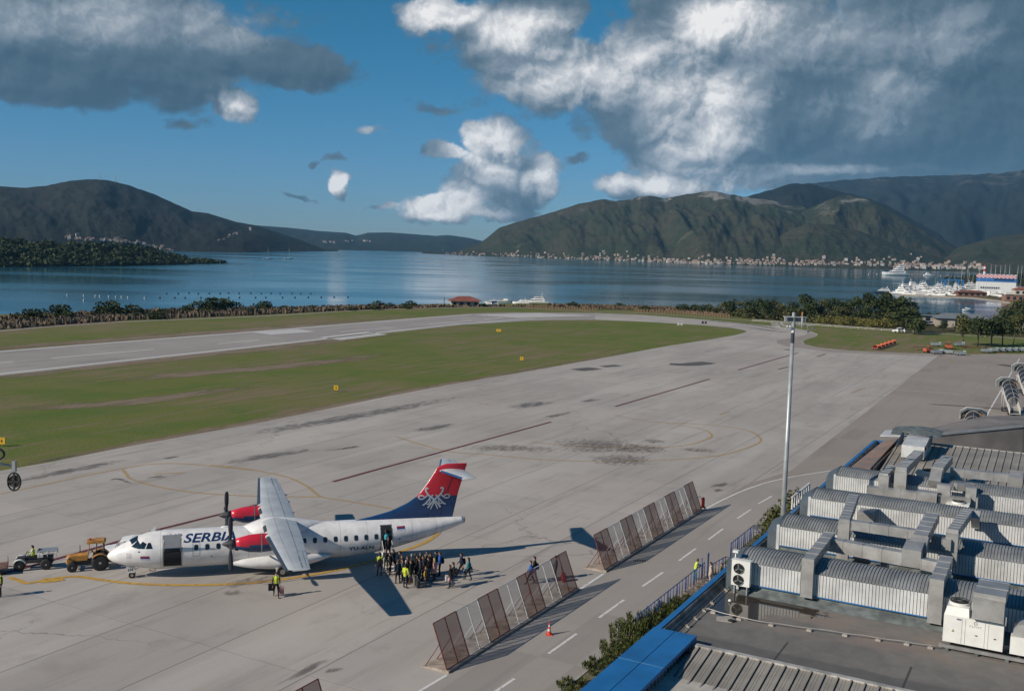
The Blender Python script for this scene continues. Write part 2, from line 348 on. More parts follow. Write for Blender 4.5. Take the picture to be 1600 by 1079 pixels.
def mk_asphalt(name, c0, c1, c2):
    def fn(t, v, b):
        u, w = uv_axes(t, v)
        big = noise(t, v, 0.045, 5, 0.6, 0.5); fin = noise(t, v, 9.0, 3, 0.7)
        strk = noise(t, comb(t, u*0.04, w*0.8, 0.0), 1.0, 6, 0.65, 0.2)
        c = mixc(t, big.ss(0.3, 0.7), c0, c1); c = mixc(t, strk.ss(0.5, 0.75)*0.5, c, c2); c = mixc(t, fin.ss(0.3, 0.8)*0.18, c, tuple(q*0.5 for q in c0))
        pt = noise(t, comb(t, (u*0.11).floor(), (w*0.4).floor(), 1.0), 0.91, 0).ss(0.68, 0.70)
        c = mixc(t, pt*0.25, c, tuple(q*0.6 for q in c0))
        t.links.new(c.k, b.inputs['Base Color']); b.inputs['Roughness'].default_value = 0.85; b.inputs['Specular IOR Level'].default_value = 0.3
        bumpn(t, b, fin, 0.2, 0.02)
    return gmat(name, fn)
M_asph = mk_asphalt('apron_asphalt', (0.265, 0.232, 0.205), (0.310, 0.275, 0.245), (0.215, 0.188, 0.165))
M_road = mk_asphalt('road_asphalt', (0.285, 0.262, 0.238), (0.345, 0.320, 0.295), (0.235, 0.215, 0.198))
M_run = mk_asphalt('runway_asphalt', (0.285, 0.262, 0.245), (0.345, 0.318, 0.298), (0.235, 0.218, 0.205))
def paintmat(name, col, wear=0.35, sc=2.5):
    m = bpy.data.materials.new(name); m.use_nodes = True; t = m.node_tree; b = t.nodes['Principled BSDF']
    g = t.nodes.new('ShaderNodeNewGeometry'); v = X(t, g.outputs['Position']); n = noise(t, v, sc, 6, 0.7)
    b.inputs['Base Color'].default_value = rgb4(col); b.inputs['Roughness'].default_value = 0.7
    t.links.new((1.0 - n.ss(0.75-wear, 0.85-wear*0.4)*0.85).k, b.inputs['Alpha']); return m
M_white = paintmat('white_marking', (0.62, 0.61, 0.59), 0.25); M_yel = paintmat('yellow_marking', (0.50, 0.30, 0.055), 0.28)
M_yelf = paintmat('faded_yellow_marking', (0.50, 0.32, 0.10), 0.45); M_red = paintmat('red_marking', (0.12, 0.022, 0.030), 0.20)
def stainmat(name, col, k=0.8, sc=0.5, thr=0.47, str_=0.9):
    m = bpy.data.materials.new(name); m.use_nodes = True; t = m.node_tree; b = t.nodes['Principled BSDF']
    g = t.nodes.new('ShaderNodeNewGeometry'); v = X(t, g.outputs['Position']); u, w = uv_axes(t, v)
    n = noise(t, comb(t, u*0.35, w*1.0, 0.0), sc, 7, 0.68, 0.4); tc = t.nodes.new('ShaderNodeUVMap'); q = sep(t, X(t, tc.outputs[0]))
    edge = (q[0]*(1.0-q[0])*4.0).pw(0.6) * (q[1]*(1.0-q[1])*4.0).pw(0.4)
    b.inputs['Base Color'].default_value = rgb4(col); b.inputs['Roughness'].default_value = 0.75
    t.links.new(((n*0.75 + edge*0.55 - 0.3).ss(thr-0.14, thr+0.12) * edge.ss(0.0, 0.45) * k).k, b.inputs['Alpha']); return m
M_stain = stainmat('dark_stain', (0.11, 0.105, 0.10), 0.62, 1.3, 0.58); M_oil = stainmat('oil_stain', (0.13, 0.100, 0.080), 0.55, 2.2, 0.60); M_wet = stainmat('damp_stain', (0.10, 0.075, 0.065), 0.8, 0.6, 0.30)
M_verge = stainmat('dry_verge_grass', (0.235, 0.175, 0.115), 0.85, 0.35, 0.50)
M_tar = stainmat('tar_crack', (0.10, 0.095, 0.09), 0.75, 1.0, 0.25)

def flat(name, pts, z, m):
    """one flat sheet from mixed px tuples ('p',u,v) or world tuples"""
    bm = bmesh.new(); vs = []
    for p in pts:
        x, y = (G(p[1], p[2], z) if p[0] == 'p' else p[:2]); vs.append(bm.verts.new((x, y, z)))
    f = bm.faces.new(vs); bmesh.ops.triangulate(bm, faces=[f])
    bmesh.ops.recalc_face_normals(bm, faces=bm.faces)
    for f in bm.faces:
        if f.normal.z < 0: f.normal_flip()
    me = bpy.data.meshes.new(name); bm.to_mesh(me); bm.free(); me.materials.append(m)
    o = bpy.data.objects.new(name, me); COL.objects.link(o); return struct(o)
pp = lambda L: [('p',)+tuple(q) for q in L]
GP = lambda L, z=0.0: [G(u, v, z) for u, v in L]
def smooth_pts(P, n=6):
    out = []
    for i in range(len(P)-1):
        p0, p1, p2, p3 = P[max(i-1, 0)], P[i], P[i+1], P[min(i+2, len(P)-1)]
        for k in range(n):
            t = k/n; out.append(tuple(0.5*((2*p1[j]) + (-p0[j]+p2[j])*t + (2*p0[j]-5*p1[j]+4*p2[j]-p3[j])*t*t + (-p0[j]+3*p1[j]-3*p2[j]+p3[j])*t**3) for j in range(2)))
    return out + [P[-1]]

# ---------------------------------------------------------------- land and water
shore = [(-700, 180), (-420, 240), (-260, 340)] + GP([(0, 491), (60, 489), (130, 487), (230, 484), (330, 481), (420, 481), (500, 479.5), (600, 476.5), (700, 474.5), (800, 473.5), (900, 474.5), (1000, 477), (1060, 479), (1085, 483), (1150, 484.5), (1250, 484), (1330, 485), (1400, 489), (1440, 493), (1480, 496), (1540, 500), (1600, 504)], 0) + [(330, 560), (420, 600), (900, 560), (1200, 100), (600, -300), (-700, -300)]
def land(name, outl, ztop, m, skirt=14):
    bm = bmesh.new(); n = len(outl); top = [bm.verts.new((x, y, ztop)) for x, y in outl]
    f = bm.faces.new(top); low = []
    for i, (x, y) in enumerate(outl):
        a, c = outl[i-1], outl[(i+1) % n]; dx, dy = c[0]-a[0], c[1]-a[1]; l = math.hypot(dx, dy); low.append(bm.verts.new((x - dy/l*skirt, y + dx/l*skirt, -7.0)))
    for i in range(n): bm.faces.new((top[i], top[(i+1) % n], low[(i+1) % n], low[i]))
    bmesh.ops.triangulate(bm, faces=[f]); bmesh.ops.recalc_face_normals(bm, faces=bm.faces)
    me = bpy.data.meshes.new(name); bm.to_mesh(me); bm.free(); me.materials.append(m)
    o = bpy.data.objects.new(name, me); COL.objects.link(o); return struct(o)
land('ground', shore, 0.0, M_grass)
land('marina_ground', GP([(1436, 461.5), (1520, 465.2), (1600, 474.5), (1700, 486)], -5) + [(1400, 800), (1500, 1900), (900, 1650)] + GP([(1560, 441), (1500, 449), (1450, 457)], -5), -3.9, M_dry, 2)
flat('scrub_ground', pp([(-60, 522), (0, 516), (200, 500.5), (400, 492.5), (560, 484), (680, 481), (800, 479.5), (850, 481), (1000, 485), (1140, 494), (1145, 487), (1060, 482), (900, 477), (700, 478), (500, 482), (330, 485), (0, 495.5), (-60, 500)]), 0.03, M_dry)
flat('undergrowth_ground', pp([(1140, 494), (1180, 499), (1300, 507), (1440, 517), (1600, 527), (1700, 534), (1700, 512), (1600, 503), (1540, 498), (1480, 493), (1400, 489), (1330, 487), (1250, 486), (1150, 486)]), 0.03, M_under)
def _water(t, v, b):
    sv = vmath(t, 'MULTIPLY', v, (0.0022, 0.006, 1)); pat = noise(t, sv, 1.0, 5, 0.55, 0.8)
    fine = noise(t, vmath(t, 'MULTIPLY', v, (0.5, 1.1, 1)), 1.0, 3, 0.6); mid = noise(t, vmath(t, 'MULTIPLY', v, (0.06, 0.12, 1)), 1.0, 4, 0.6)
    b.inputs['Base Color'].default_value = (0.014, 0.085, 0.125, 1); b.inputs['IOR'].default_value = 1.333; b.inputs['Specular IOR Level'].default_value = 0.5
    t.links.new((pat.ss(0.40, 0.62)*0.10 + 0.08).k, b.inputs['Roughness'])
    bn = t.nodes.new('ShaderNodeBump'); bn.inputs['Distance'].default_value = 0.25
    t.links.new((pat.ss(0.40, 0.62)*0.12 + 0.05).k, bn.inputs['Strength']); t.links.new((fine*0.5+mid).k, bn.inputs['Height']); t.links.new(bn.outputs[0], b.inputs['Normal'])
M_water = gmat('bay_water', _water)
mb = MB(); mb.add([(-30000, 60, -5), (30000, 60, -5), (30000, 40000, -5), (-30000, 40000, -5)], [(0, 1, 2, 3)]); struct(mb.build('water', M_water))

# pavement: apron, taxiway and runway as one concrete outline wrapped round the grass infield
infield_low = [(-120, 765), (-60, 750), (0, 735), (75, 722), (200, 697), (300, 679), (400, 661), (500, 641), (600, 620), (700, 601), (800, 584), (930, 561), (1050, 539), (1110, 530), (1150, 523), (1165, 519)]
infield_up = [(1160, 515), (1135, 511), (1100, 508), (1050, 505), (1000, 502), (930, 499.5), (860, 500), (830, 501), (720, 507.5), (560, 525), (400, 543), (200, 565), (0, 587), (-80, 596)]
far_edge = [(-80, 553), (0, 547.5), (200, 532), (400, 516.5), (560, 503.5), (680, 494), (740, 489.5), (800, 488), (900, 488.5), (1000, 491.5), (1100, 499), (1180, 506.5), (1240, 512.5), (1265, 517), (1278, 521.5), (1276, 525), (1262, 529.5), (1254, 533), (1258, 538), (1280, 543), (1330, 547.5), (1400, 551), (1500, 553.5), (1600, 553), (1720, 552)]
flat('apron', [(-62, 60), (-62, 95)] + pp(infield_low) + pp([(1166, 517)]) + pp([(1100, 503), (1000, 496), (900, 494)])[:0] + pp(infield_up)[:6] + pp([(930, 496), (1000, 497)])[:0] + pp([(930, 488.9)] + far_edge[9:]) + [(260, 250), (260, 20), (40, -20), (-62, -20)], 0.012, M_conc)
flat('runway', pp(infield_up)[5:] + pp(far_edge[:9]) + pp([(930, 488.9)]), 0.016, M_run)
flat('service_asphalt', pp([(560, 1135), (698, 1053.5), (902, 923), (1094, 799), (1165, 757), (1235, 735), (1465, 556), (1480, 554), (1600, 554), (1720, 553)]) + [(255, 250), (255, 20), (40, -18), (-12, 35)], 0.020, M_asph)
flat('road', pp([(560, 1135), (698, 1053.5), (902, 923), (1094, 799), (1130, 780.5), (1170, 763), (1222, 748), (1300, 736), (1330, 760)]) + [(40, 108), (30, 92), (12.0, 62.0), (6.0, 50.5), (-3, 34)], 0.026, M_road)
flat('taxi_shoulder', pp([(1214, 531), (1230, 529), (1258, 523), (1262, 520), (1240, 515), (1276, 521.8), (1274, 525), (1260, 529.5), (1252, 533), (1257, 538.3), (1280, 543.5), (1330, 548), (1400, 551.5), (1480, 553.8), (1470, 556), (1400, 553.8), (1300, 550), (1230, 541), (1214, 536)]), 0.020, M_asph)

mk = MB(); z = 0.036
for L in ([(0, 905.5-8), (72.5, 877.5), (167, 851), (252, 826), (357, 800), (420, 784)], [(520, 752.5), (700, 703), (861, 659)], [(961, 635), (1109, 592)], [(1153, 578), (1247, 551)], [(1216, 577), (1231, 573)], [(1276, 557), (1290, 553)]):
    mk.ribbon(GP(L), 0.42, z)
struct(mk.build('red_apron_lines', M_red))
mk = MB()
for L, w in (([(14, 902), (28, 906), (42, 911), (66, 907), (115, 900.5), (160, 906), (215, 912), (300, 914), (400, 910), (480, 899), (550, 885), (610, 867), (645, 855), (668, 845), (684, 833), (690, 821)], 0.42),):
    mk.ribbon(smooth_pts(GP(L)), w, z)
mk.ribbon(smooth_pts(GP([(64, 907), (72, 906.8), (82, 906.2), (92, 904.5), (98, 903.2)])), [0.4]+[1.05]*22+[0.4]*2, z+0.004)
struct(mk.build('yellow_lead_in_line', M_yel))
mk = MB()
for L in ([(191, 732), (198, 742), (207, 749), (250, 761), (312, 770), (397, 775), (500, 776)], [(330, 726), (384, 732), (411, 737), (451, 746), (480, 760), (502, 776), (545, 783), (612, 795), (680, 812)],
          [(0, 772), (190, 732), (275, 724), (397, 735)], [(618, 682), (660, 695), (700, 705), (770, 711), (850, 718), (950, 721), (1050, 718), (1120, 712), (1160, 702), (1185, 692), (1188, 685), (1175, 675), (1140, 667), (1080, 662), (1010, 658), (960, 648)],
          [(830, 690), (900, 697), (980, 699), (1060, 697), (1100, 688), (1112, 680), (1095, 670), (1040, 661)], [(1478, 568), (1488, 566), (1480, 560)], [(1124, 648), (1140, 643)], [(240, 741), (270, 739), (288, 738)], [(1330, 614), (1352, 606)], [(748, 630), (765, 632)]):
    mk.ribbon(smooth_pts(GP(L)), 0.34, z)
struct(mk.build('faded_yellow_guide_lines', M_yelf))
mk = MB()
mk.ribbon(GP([(640, 1089), (698, 1054.5)]), 0.22, z); mk.ribbon(GP([(903, 922.5), (943, 896.5)]), 0.22, z)
mk.ribbon(smooth_pts(GP([(1090, 801), (1110, 791), (1130, 780.5), (1170, 763), (1222, 748), (1300, 735)])), 0.24, z)
mk.ribbon(GP([(1593, 560), (1545, 643), (1525, 682)]), 0.28, z)
mk.ribbon(GP([(1400, 609), (1430, 611), (1465, 613), (1505, 617)]), 0.18, z)
for a, b in (((750, 1097), (804, 1060)), ((857, 1021), (901, 990)), ((936, 965), (975, 937)), ((1004, 916), (1036, 894)), ((1061, 876), (1087, 857)), ((1107, 843), (1130, 826)), ((1152, 810), (1173, 796)), ((1185, 787), (1206, 775))):
    mk.ribbon(GP([a, b]), 0.2, z)
struct(mk.build('white_road_lines', M_white))
mk = MB(); z = 0.030
mk.ribbon(GP([(-70, 592), (0, 584.2), (200, 562.5), (400, 541), (560, 523), (720, 505.6), (800, 500), (835, 497.5)]), 1.1, z); mk.ribbon(GP([(-70, 554.5), (0, 549.3), (200, 533.5), (400, 518.3), (560, 505), (660, 497), (735, 491.5)]), 1.0, z)
for a, b in (((80, 559.5), (240, 545.5)), ((340, 537), (405, 531)), ((530, 518.5), (615, 511.5)), ((670, 506.5), (737, 500.5)), ((-60, 571), (20, 565))): mk.ribbon(GP([a, b]), 0.7, z)
for k in range(4):
    f = k/3; mk.ribbon(GP([(398+22*f, 519.5+2.8*f), (468+22*f, 514.6+2.8*f)]), 1.6, z); mk.ribbon(GP([(503+26*f, 527.5+3.2*f), (576+26*f, 518.8+3.2*f)]), 1.6, z)
for k in range(8):
    f = k/7; mk.ribbon(GP([(744+60*f, 491.6+4.5*f), (848+74*f, 489.3+3.6*f)]), 1.5, z)
mk.ribbon(GP([(756, 498.5), (785, 496.5)]), 1.2, z)
struct(mk.build('runway_markings', M_white))
# stains and patches lying on the concrete
def stains(name, L, m, z=0.033):
    bm = bmesh.new(); uvl = bm.loops.layers.uv.new('UVMap')
    for k, (pts, w) in enumerate(L):
        P = smooth_pts(GP(pts), 5); n = len(P); last = None
        for i, p in enumerate(P):
            a = P[max(i-1, 0)]; c = P[min(i+1, n-1)]; dx_, dy_ = c[0]-a[0], c[1]-a[1]; l = math.hypot(dx_, dy_) or 1
            zz = z + 0.0004*k
            cur = (bm.verts.new((p[0]-dy_/l*w/2, p[1]+dx_/l*w/2, zz)), bm.verts.new((p[0]+dy_/l*w/2, p[1]-dx_/l*w/2, zz)), i/(n-1))
            if last:
                f = bm.faces.new((last[0], last[1], cur[1], cur[0]))
                for lp, q in zip(f.loops, ((last[2], 0), (last[2], 1), (cur[2], 1), (cur[2], 0))): lp[uvl].uv = q
            last = cur
    me = bpy.data.meshes.new(name); bm.to_mesh(me); bm.free(); me.materials.append(m)
    o = bpy.data.objects.new(name, me); COL.objects.link(o); return struct(o)
stains('dark_apron_stains', [([(315, 697), (400, 677), (500, 660), (600, 642), (700, 623), (795, 606)], 5.2), ([(0, 762), (40, 750), (110, 735), (180, 722), (240, 714)], 2.8), ([(495, 706), (540, 700), (570, 695)], 1.6), ([(635, 676), (680, 668), (715, 659)], 3.2),
    ([(785, 640), (830, 632), (865, 626)], 5), ([(905, 629), (938, 622)], 2.4), ([(170, 752), (185, 748), (215, 760)], 0.8), ([(225, 748), (260, 742)], 0.9), ([(20, 730), (90, 716), (130, 708)], 1.5), ([(1118, 498), (1160, 505), (1200, 511), (1238, 521)], 5), ([(1150, 508), (1200, 516), (1245, 521)], 4), ([(1080, 498), (1180, 508)], 5),
    ([(1105, 763), (1125, 758), (1142, 752)], 1.6), ([(1112, 768), (1130, 764)], 1.3), ([(405, 1085), (470, 1052), (500, 1035), (555, 1022)], 0.9), ([(500, 1052), (540, 1042)], 0.8), ([(1165, 826), (1190, 822), (1215, 815)], 1.6), ([(250, 718), (285, 712)], 1.2), ([(330, 728), (420, 712), (520, 698)], 3.4), ([(840, 655), (900, 642)], 2.0)], M_stain)
stains('oil_stains', [([(845, 697), (1020, 695)], 13), ([(905, 720), (1035, 717)], 9), ([(940, 703), (1060, 699)], 8), ([(320, 920), (370, 912), (420, 905), (470, 898)], 2.4), ([(1000, 690), (1045, 689)], 4), ([(240, 748), (262, 743)], 1.2), ([(700, 699), (800, 700), (900, 705)], 6), ([(345, 930), (380, 922)], 1.6), ([(1050, 700), (1130, 706)], 4)], M_oil, 0.045)
stains('tarmac_patches', [([(1447, 631), (1490, 633.5), (1540, 637), (1600, 641)], 1.1), ([(1560, 569), (1600, 575)], 3)], M_wet, 0.045)
stains('dry_verges', [([(-60, 752), (0, 733), (75, 720.5), (200, 695.5), (300, 677.5), (400, 659.5), (500, 640), (600, 619), (700, 600), (800, 583), (930, 560), (1050, 538), (1110, 529)], 4.2), ([(-60, 594), (0, 589), (200, 567), (400, 545.5), (560, 528), (720, 509.5)], 9), ([(-60, 548), (0, 544), (200, 529), (400, 514), (560, 501.5), (680, 492.5)], 12), ([(100, 600), (300, 584), (500, 566), (640, 548)], 9), ([(0, 640), (200, 628), (420, 600)], 7)], M_verge, 0.010)
stains('tar_repairs', [([(1045, 568.5), (1075, 569.5), (1110, 566)], 5), ([(900, 578.5), (932, 575)], 4), ([(940, 573), (968, 570.5)], 2.5), ([(1225, 546), (1240, 547)], 2)], M_tar, 0.055)
# ---------------------------------------------------------------- hills round the bay
def hillmat(name, c1, c2, rock=0.0, rc=(0.20, 0.195, 0.18), z0=300, z1=520, meadow=0.0):
    def fn(t, v, b):
        n = noise(t, v, 0.0035, 6, 0.6, 0.6); f = noise(t, v, 0.03, 5, 0.7); ff = noise(t, v, 0.14, 3, 0.7)
        c = mixc(t, n.ss(0.35, 0.65), c1, c2); c = mixc(t, f.ss(0.35, 0.7)*0.45, c, tuple(q*0.45 for q in c1)); c = mixc(t, ff.ss(0.4, 0.7)*0.35, c, tuple(q*0.4 for q in c1))
        if meadow: c = mixc(t, noise(t, v, 0.006, 4, 0.6, 1.0).ss(0.60, 0.70)*meadow, c, (0.12, 0.11, 0.07))
        if rock:
            h = sep(t, v)[2].ss(z0, z1); sv = vmath(t, 'MULTIPLY', v, (0.004, 0.004, 0.012)); r = noise(t, sv, 1.0, 8, 0.68, 1.2)
            c = mixc(t, (r + h*0.09).ss(0.625, 0.69)*h*rock, c, rc)
        t.links.new(c.k, b.inputs['Base Color']); b.inputs['Roughness'].default_value = 1.0; b.inputs['Specular IOR Level'].default_value = 0.0
        bumpn(t, b, f*1.0 + ff*0.6, 0.8, 10.0)
    return gmat(name, fn)
BVHS = {}
def interp(L, x):
    if x <= L[0][0]: return L[0][1]
    for (a, b), (c, d) in zip(L, L[1:]):
        if x <= c: return b + (d-b)*(x-a)/(c-a)
    return L[-1][1]
def hill(name, sil, Db, Dr, m, n=260, nt_=56, amp=0.10, seed=0, spur=7.0, back=0.35, p=0.85, zb=-7, lean=0.0):
    """sil: skyline of the hill; Db/Dr: distance of its foot and of its crest, as functions of the bearing"""
    u0, u1 = sil[0][0], sil[-1][0]; vs, fs = [], []; cols = nt_ + int(nt_*back)
    for i in range(n+1):
        u = u0 + (u1-u0)*i/n; v = interp(sil, u); db, dr = interp(Db, u), interp(Dr, u)
        x, y, zr = ATR(u, v, dr); zr = max(zr, 0.5); bx, by = x/dr, y/dr; az = math.atan2(x, y)
        for j in range(cols+1):
            t = j/nt_
            if t <= 1:
                d = db + (dr-db)*t; z = zb + (zr-zb)*(t**p)
                q = az*spur*2.6 + lean*t
                w = mnoise.fractal((q, t*1.3+seed, seed*3.1), 1.0, 2.1, 6)
                rdg = 1 - abs(mnoise.fractal((q*0.8+5, t*0.9, seed*2.2+9), 0.9, 2.0, 5))*1.7
                env = math.sin(math.pi*min(1, t*1.02))**0.7 if t < 0.98 else 0.0
                z += (zr-zb)*amp*env*(w*1.05 + (rdg-0.6)*0.5)
                z = min(z, zb + (zr-zb)*(t**(p*0.55)))
                z += (zr-zb)*0.012*mnoise.fractal((az*90, t*8, seed), 0.8, 2, 4)
            else:
                d = dr + (dr-db)*(t-1)*1.2; z = zr - (zr-zb)*(t-1)/back*0.8
            vs.append((bx*d, by*d, max(z, zb)))
    for i in range(n):
        for j in range(cols): a = i*(cols+1)+j; fs.append((a, a+1, a+cols+2, a+cols+1))
    me = bpy.data.meshes.new(name); me.from_pydata(vs, [], fs); me.materials.append(m); me.polygons.foreach_set('use_smooth', [True]*len(fs)); me.update()
    o = bpy.data.objects.new(name, me); COL.objects.link(o); BVHS[name] = BVHTree.FromPolygons(vs, fs); return struct(o)
def onhill(u, v, names=None):
    best = None; o = Vector((0, 0, CAM_H)); d = Vector(sight(u, v)).normalized()
    for k, b in BVHS.items():
        if names and k not in names: continue
        h = b.ray_cast(o, d)
        if h[0] is not None and (best is None or h[3] < best[1]): best = (h[0], h[3])
    return best[0] if best else None
M_hA = hillmat('left_hill_forest', (0.030, 0.036, 0.032), (0.042, 0.042, 0.034), meadow=0.2)
M_hB = hillmat('far_hill_forest', (0.03, 0.045, 0.045), (0.04, 0.05, 0.045))
M_hC = hillmat('right_hill_forest', (0.038, 0.050, 0.030), (0.064, 0.060, 0.040), rock=0.85, z0=150, z1=270, meadow=0.5)
M_hD = hillmat('back_mountain_shaded', (0.018, 0.026, 0.028), (0.027, 0.031, 0.030), rock=0.35, z0=300, z1=700)  # cloud shadow over this range is put into the very dark albedo
hill('hill_far_strait', [(330, 372), (400, 352), (430, 354), (470, 357.5), (500, 361), (540, 363.5), (556, 368), (575, 363.5), (610, 363), (650, 366), (680, 368.5), (700, 367), (730, 371), (752, 376), (800, 383), (860, 392)], [(330, 5200), (860, 6500)], [(330, 7800), (860, 8600)], M_hB, 160, 40, 0.10, 3, 9)
hill('hill_left', [(-260, 310), (-100, 300), (0, 291), (40, 293.5), (75, 289.5), (115, 281.5), (150, 280), (165, 281), (200, 289), (240, 303), (300, 330), (325, 333), (370, 347), (400, 352), (430, 362), (470, 375), (500, 387), (528, 397.5)], [(-260, 2500), (0, 2600), (380, 3000), (528, 4300)], [(-260, 4300), (200, 4500), (528, 4600)], M_hA, 300, 60, 0.09, 1, 8, p=0.9)
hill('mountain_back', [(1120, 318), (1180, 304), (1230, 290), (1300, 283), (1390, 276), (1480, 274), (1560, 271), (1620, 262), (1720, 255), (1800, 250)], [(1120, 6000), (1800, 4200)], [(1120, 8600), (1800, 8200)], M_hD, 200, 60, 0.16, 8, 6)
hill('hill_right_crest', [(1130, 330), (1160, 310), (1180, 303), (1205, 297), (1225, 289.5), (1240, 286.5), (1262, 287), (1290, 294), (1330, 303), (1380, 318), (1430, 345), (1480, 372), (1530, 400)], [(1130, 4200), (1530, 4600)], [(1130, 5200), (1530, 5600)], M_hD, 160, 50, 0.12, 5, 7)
hill('mountain_right', [(660, 402), (700, 396), (725, 389), (752, 378.5), (780, 356), (800, 349), (820, 343.5), (845, 337), (870, 329), (900, 320), (925, 314), (945, 311), (962, 314), (985, 311.5), (1000, 307), (1015, 305.5), (1040, 310), (1060, 306), (1085, 301.5), (1110, 298), (1130, 302), (1150, 305), (1200, 312), (1260, 325), (1320, 345), (1380, 375), (1430, 405)], [(660, 4300), (900, 3700), (1100, 3300), (1430, 3300)], [(660, 5000), (800, 5000), (1100, 4700), (1430, 4300)], M_hC, 420, 70, 0.15, 2, 9, lean=0.5)
hill('hill_right_spur', [(1170, 405), (1220, 360), (1255, 330), (1290, 314), (1310, 307), (1328, 305.5), (1345, 308), (1370, 317), (1400, 334), (1430, 352), (1460, 370), (1490, 387), (1515, 402), (1535, 416)], [(1170, 3500), (1535, 3700)], [(1170, 4200), (1328, 4500), (1535, 4200)], M_hC, 240, 60, 0.14, 6, 10)
hill('hill_right_foot', [(1120, 409), (1180, 390), (1230, 362), (1262, 349), (1300, 351), (1340, 360), (1390, 378), (1430, 392), (1480, 405), (1530, 416)], [(1120, 3250), (1530, 3400)], [(1120, 3700), (1530, 3900)], M_hC, 220, 50, 0.15, 11, 10)
hill('hill_far_right', [(1380, 422), (1420, 412), (1460, 402), (1500, 386), (1550, 371), (1600, 365), (1680, 358), (1800, 350)], [(1380, 3500), (1800, 3000)], [(1380, 4300), (1800, 4100)], M_hC, 160, 50, 0.13, 13, 8)
# ---------------------------------------------------------------- airliner
M_pwhite = mat('aircraft_white_paint', (0.76, 0.75, 0.74), 0.30, var=0.09, scale=1.4, coat=0.25)
M_pred = mat('aircraft_red_paint', (0.58, 0.022, 0.045), 0.30, var=0.12, scale=0.8, coat=0.2)
M_pnavy = mat('aircraft_navy_paint', (0.012, 0.055, 0.16), 0.28, var=0.15, scale=0.8, coat=0.3)
M_wing = mat('wing_grey_paint', (0.50, 0.52, 0.53), 0.42, var=0.10, scale=0.7)
M_boot = mat('black_rubber_boot', (0.035, 0.038, 0.045), 0.55)
M_black = mat('black_rubber', (0.018, 0.018, 0.020), 0.75)
M_glassd = mat('dark_glass', (0.015, 0.03, 0.045), 0.12, var=0.3)
M_steel = mat('bare_metal', (0.45, 0.45, 0.44), 0.38, metal=0.7)
M_line = mat('panel_line_grey', (0.28, 0.30, 0.31), 0.6)
M_dark = mat('dark_interior', (0.012, 0.016, 0.020), 0.9)
M_lett = mat('navy_lettering', (0.010, 0.040, 0.13), 0.35)
M_emb = mat('silver_emblem', (0.52, 0.56, 0.60), 0.35)
M_flagr = mat('flag_dark_red', (0.30, 0.018, 0.05), 0.5); M_flagb = mat('flag_blue', (0.03, 0.05, 0.22), 0.5)
PX0, PY0, PYAW = -29.33, 73.2, R_(17.7)
plane = thing('passenger_aircraft', 'white twin propeller airliner with red engines and a red and navy tail on the apron', 'airliner', (0, 0, 0))
# body frame: x from the nose back, y towards the near (left hand in picture front) side is negative, z up
ST = [(0.0, 1.74, 0.02, 0.02), (0.10, 1.74, 0.20, 0.20), (0.35, 1.75, 0.42, 0.42), (0.8, 1.79, 0.66, 0.67), (1.3, 1.85, 0.86, 0.88), (1.8, 1.93, 1.04, 1.06), (2.3, 1.99, 1.20, 1.20), (2.8, 2.02, 1.32, 1.31), (3.4, 2.02, 1.40, 1.39), (4.2, 2.02, 1.43, 1.43),
      (17.2, 2.02, 1.43, 1.43), (18.6, 2.06, 1.38, 1.43), (20.0, 2.15, 1.28, 1.38), (21.5, 2.29, 1.13, 1.27), (23.0, 2.45, 0.94, 1.08), (24.5, 2.63, 0.72, 0.84), (25.8, 2.81, 0.50, 0.58), (26.8, 2.96, 0.31, 0.35), (27.0, 2.99, 0.27, 0.30)]
def fus(x):
    for a, b in zip(ST, ST[1:]):
        if x <= b[0]:
            t = (x-a[0])/(b[0]-a[0]); return tuple(a[i]+(b[i]-a[i])*t for i in (1, 2, 3))
    return ST[-1][1:]
def fy(x, z, side=-1, off=0.0):
    zc, rz, ry = fus(x); q = max(-1, min(1, (z-zc)/rz)); return side*(ry*math.sqrt(max(0, 1-q*q))+off)
def fdense():
    out = []; xs = [a[0] for a in ST]
    for a, b in zip(xs, xs[1:]):
        k = max(1, int((b-a)/0.6)); out += [a+(b-a)*i/k for i in range(k)]
    return out+[xs[-1]]
mb = MB(); N = 40
mb.rings([[(x, fus(x)[2]*math.cos(q), fus(x)[0]+fus(x)[1]*math.sin(q)) for q in [2*math.pi*j/N for j in range(N)]] for x in fdense()])
body = mb.build('fuselage', M_pwhite, plane)
mb = MB(); mb.rings([[(x, r*math.cos(q), zc+r*math.sin(q)) for q in [2*math.pi*j/20 for j in range(20)]] for x, r, zc in ((26.99, 0.285, 2.99), (27.1, 0.25, 3.0), (27.17, 0.16, 3.01))]); mb.build('tail_light_cone', M_steel, plane)
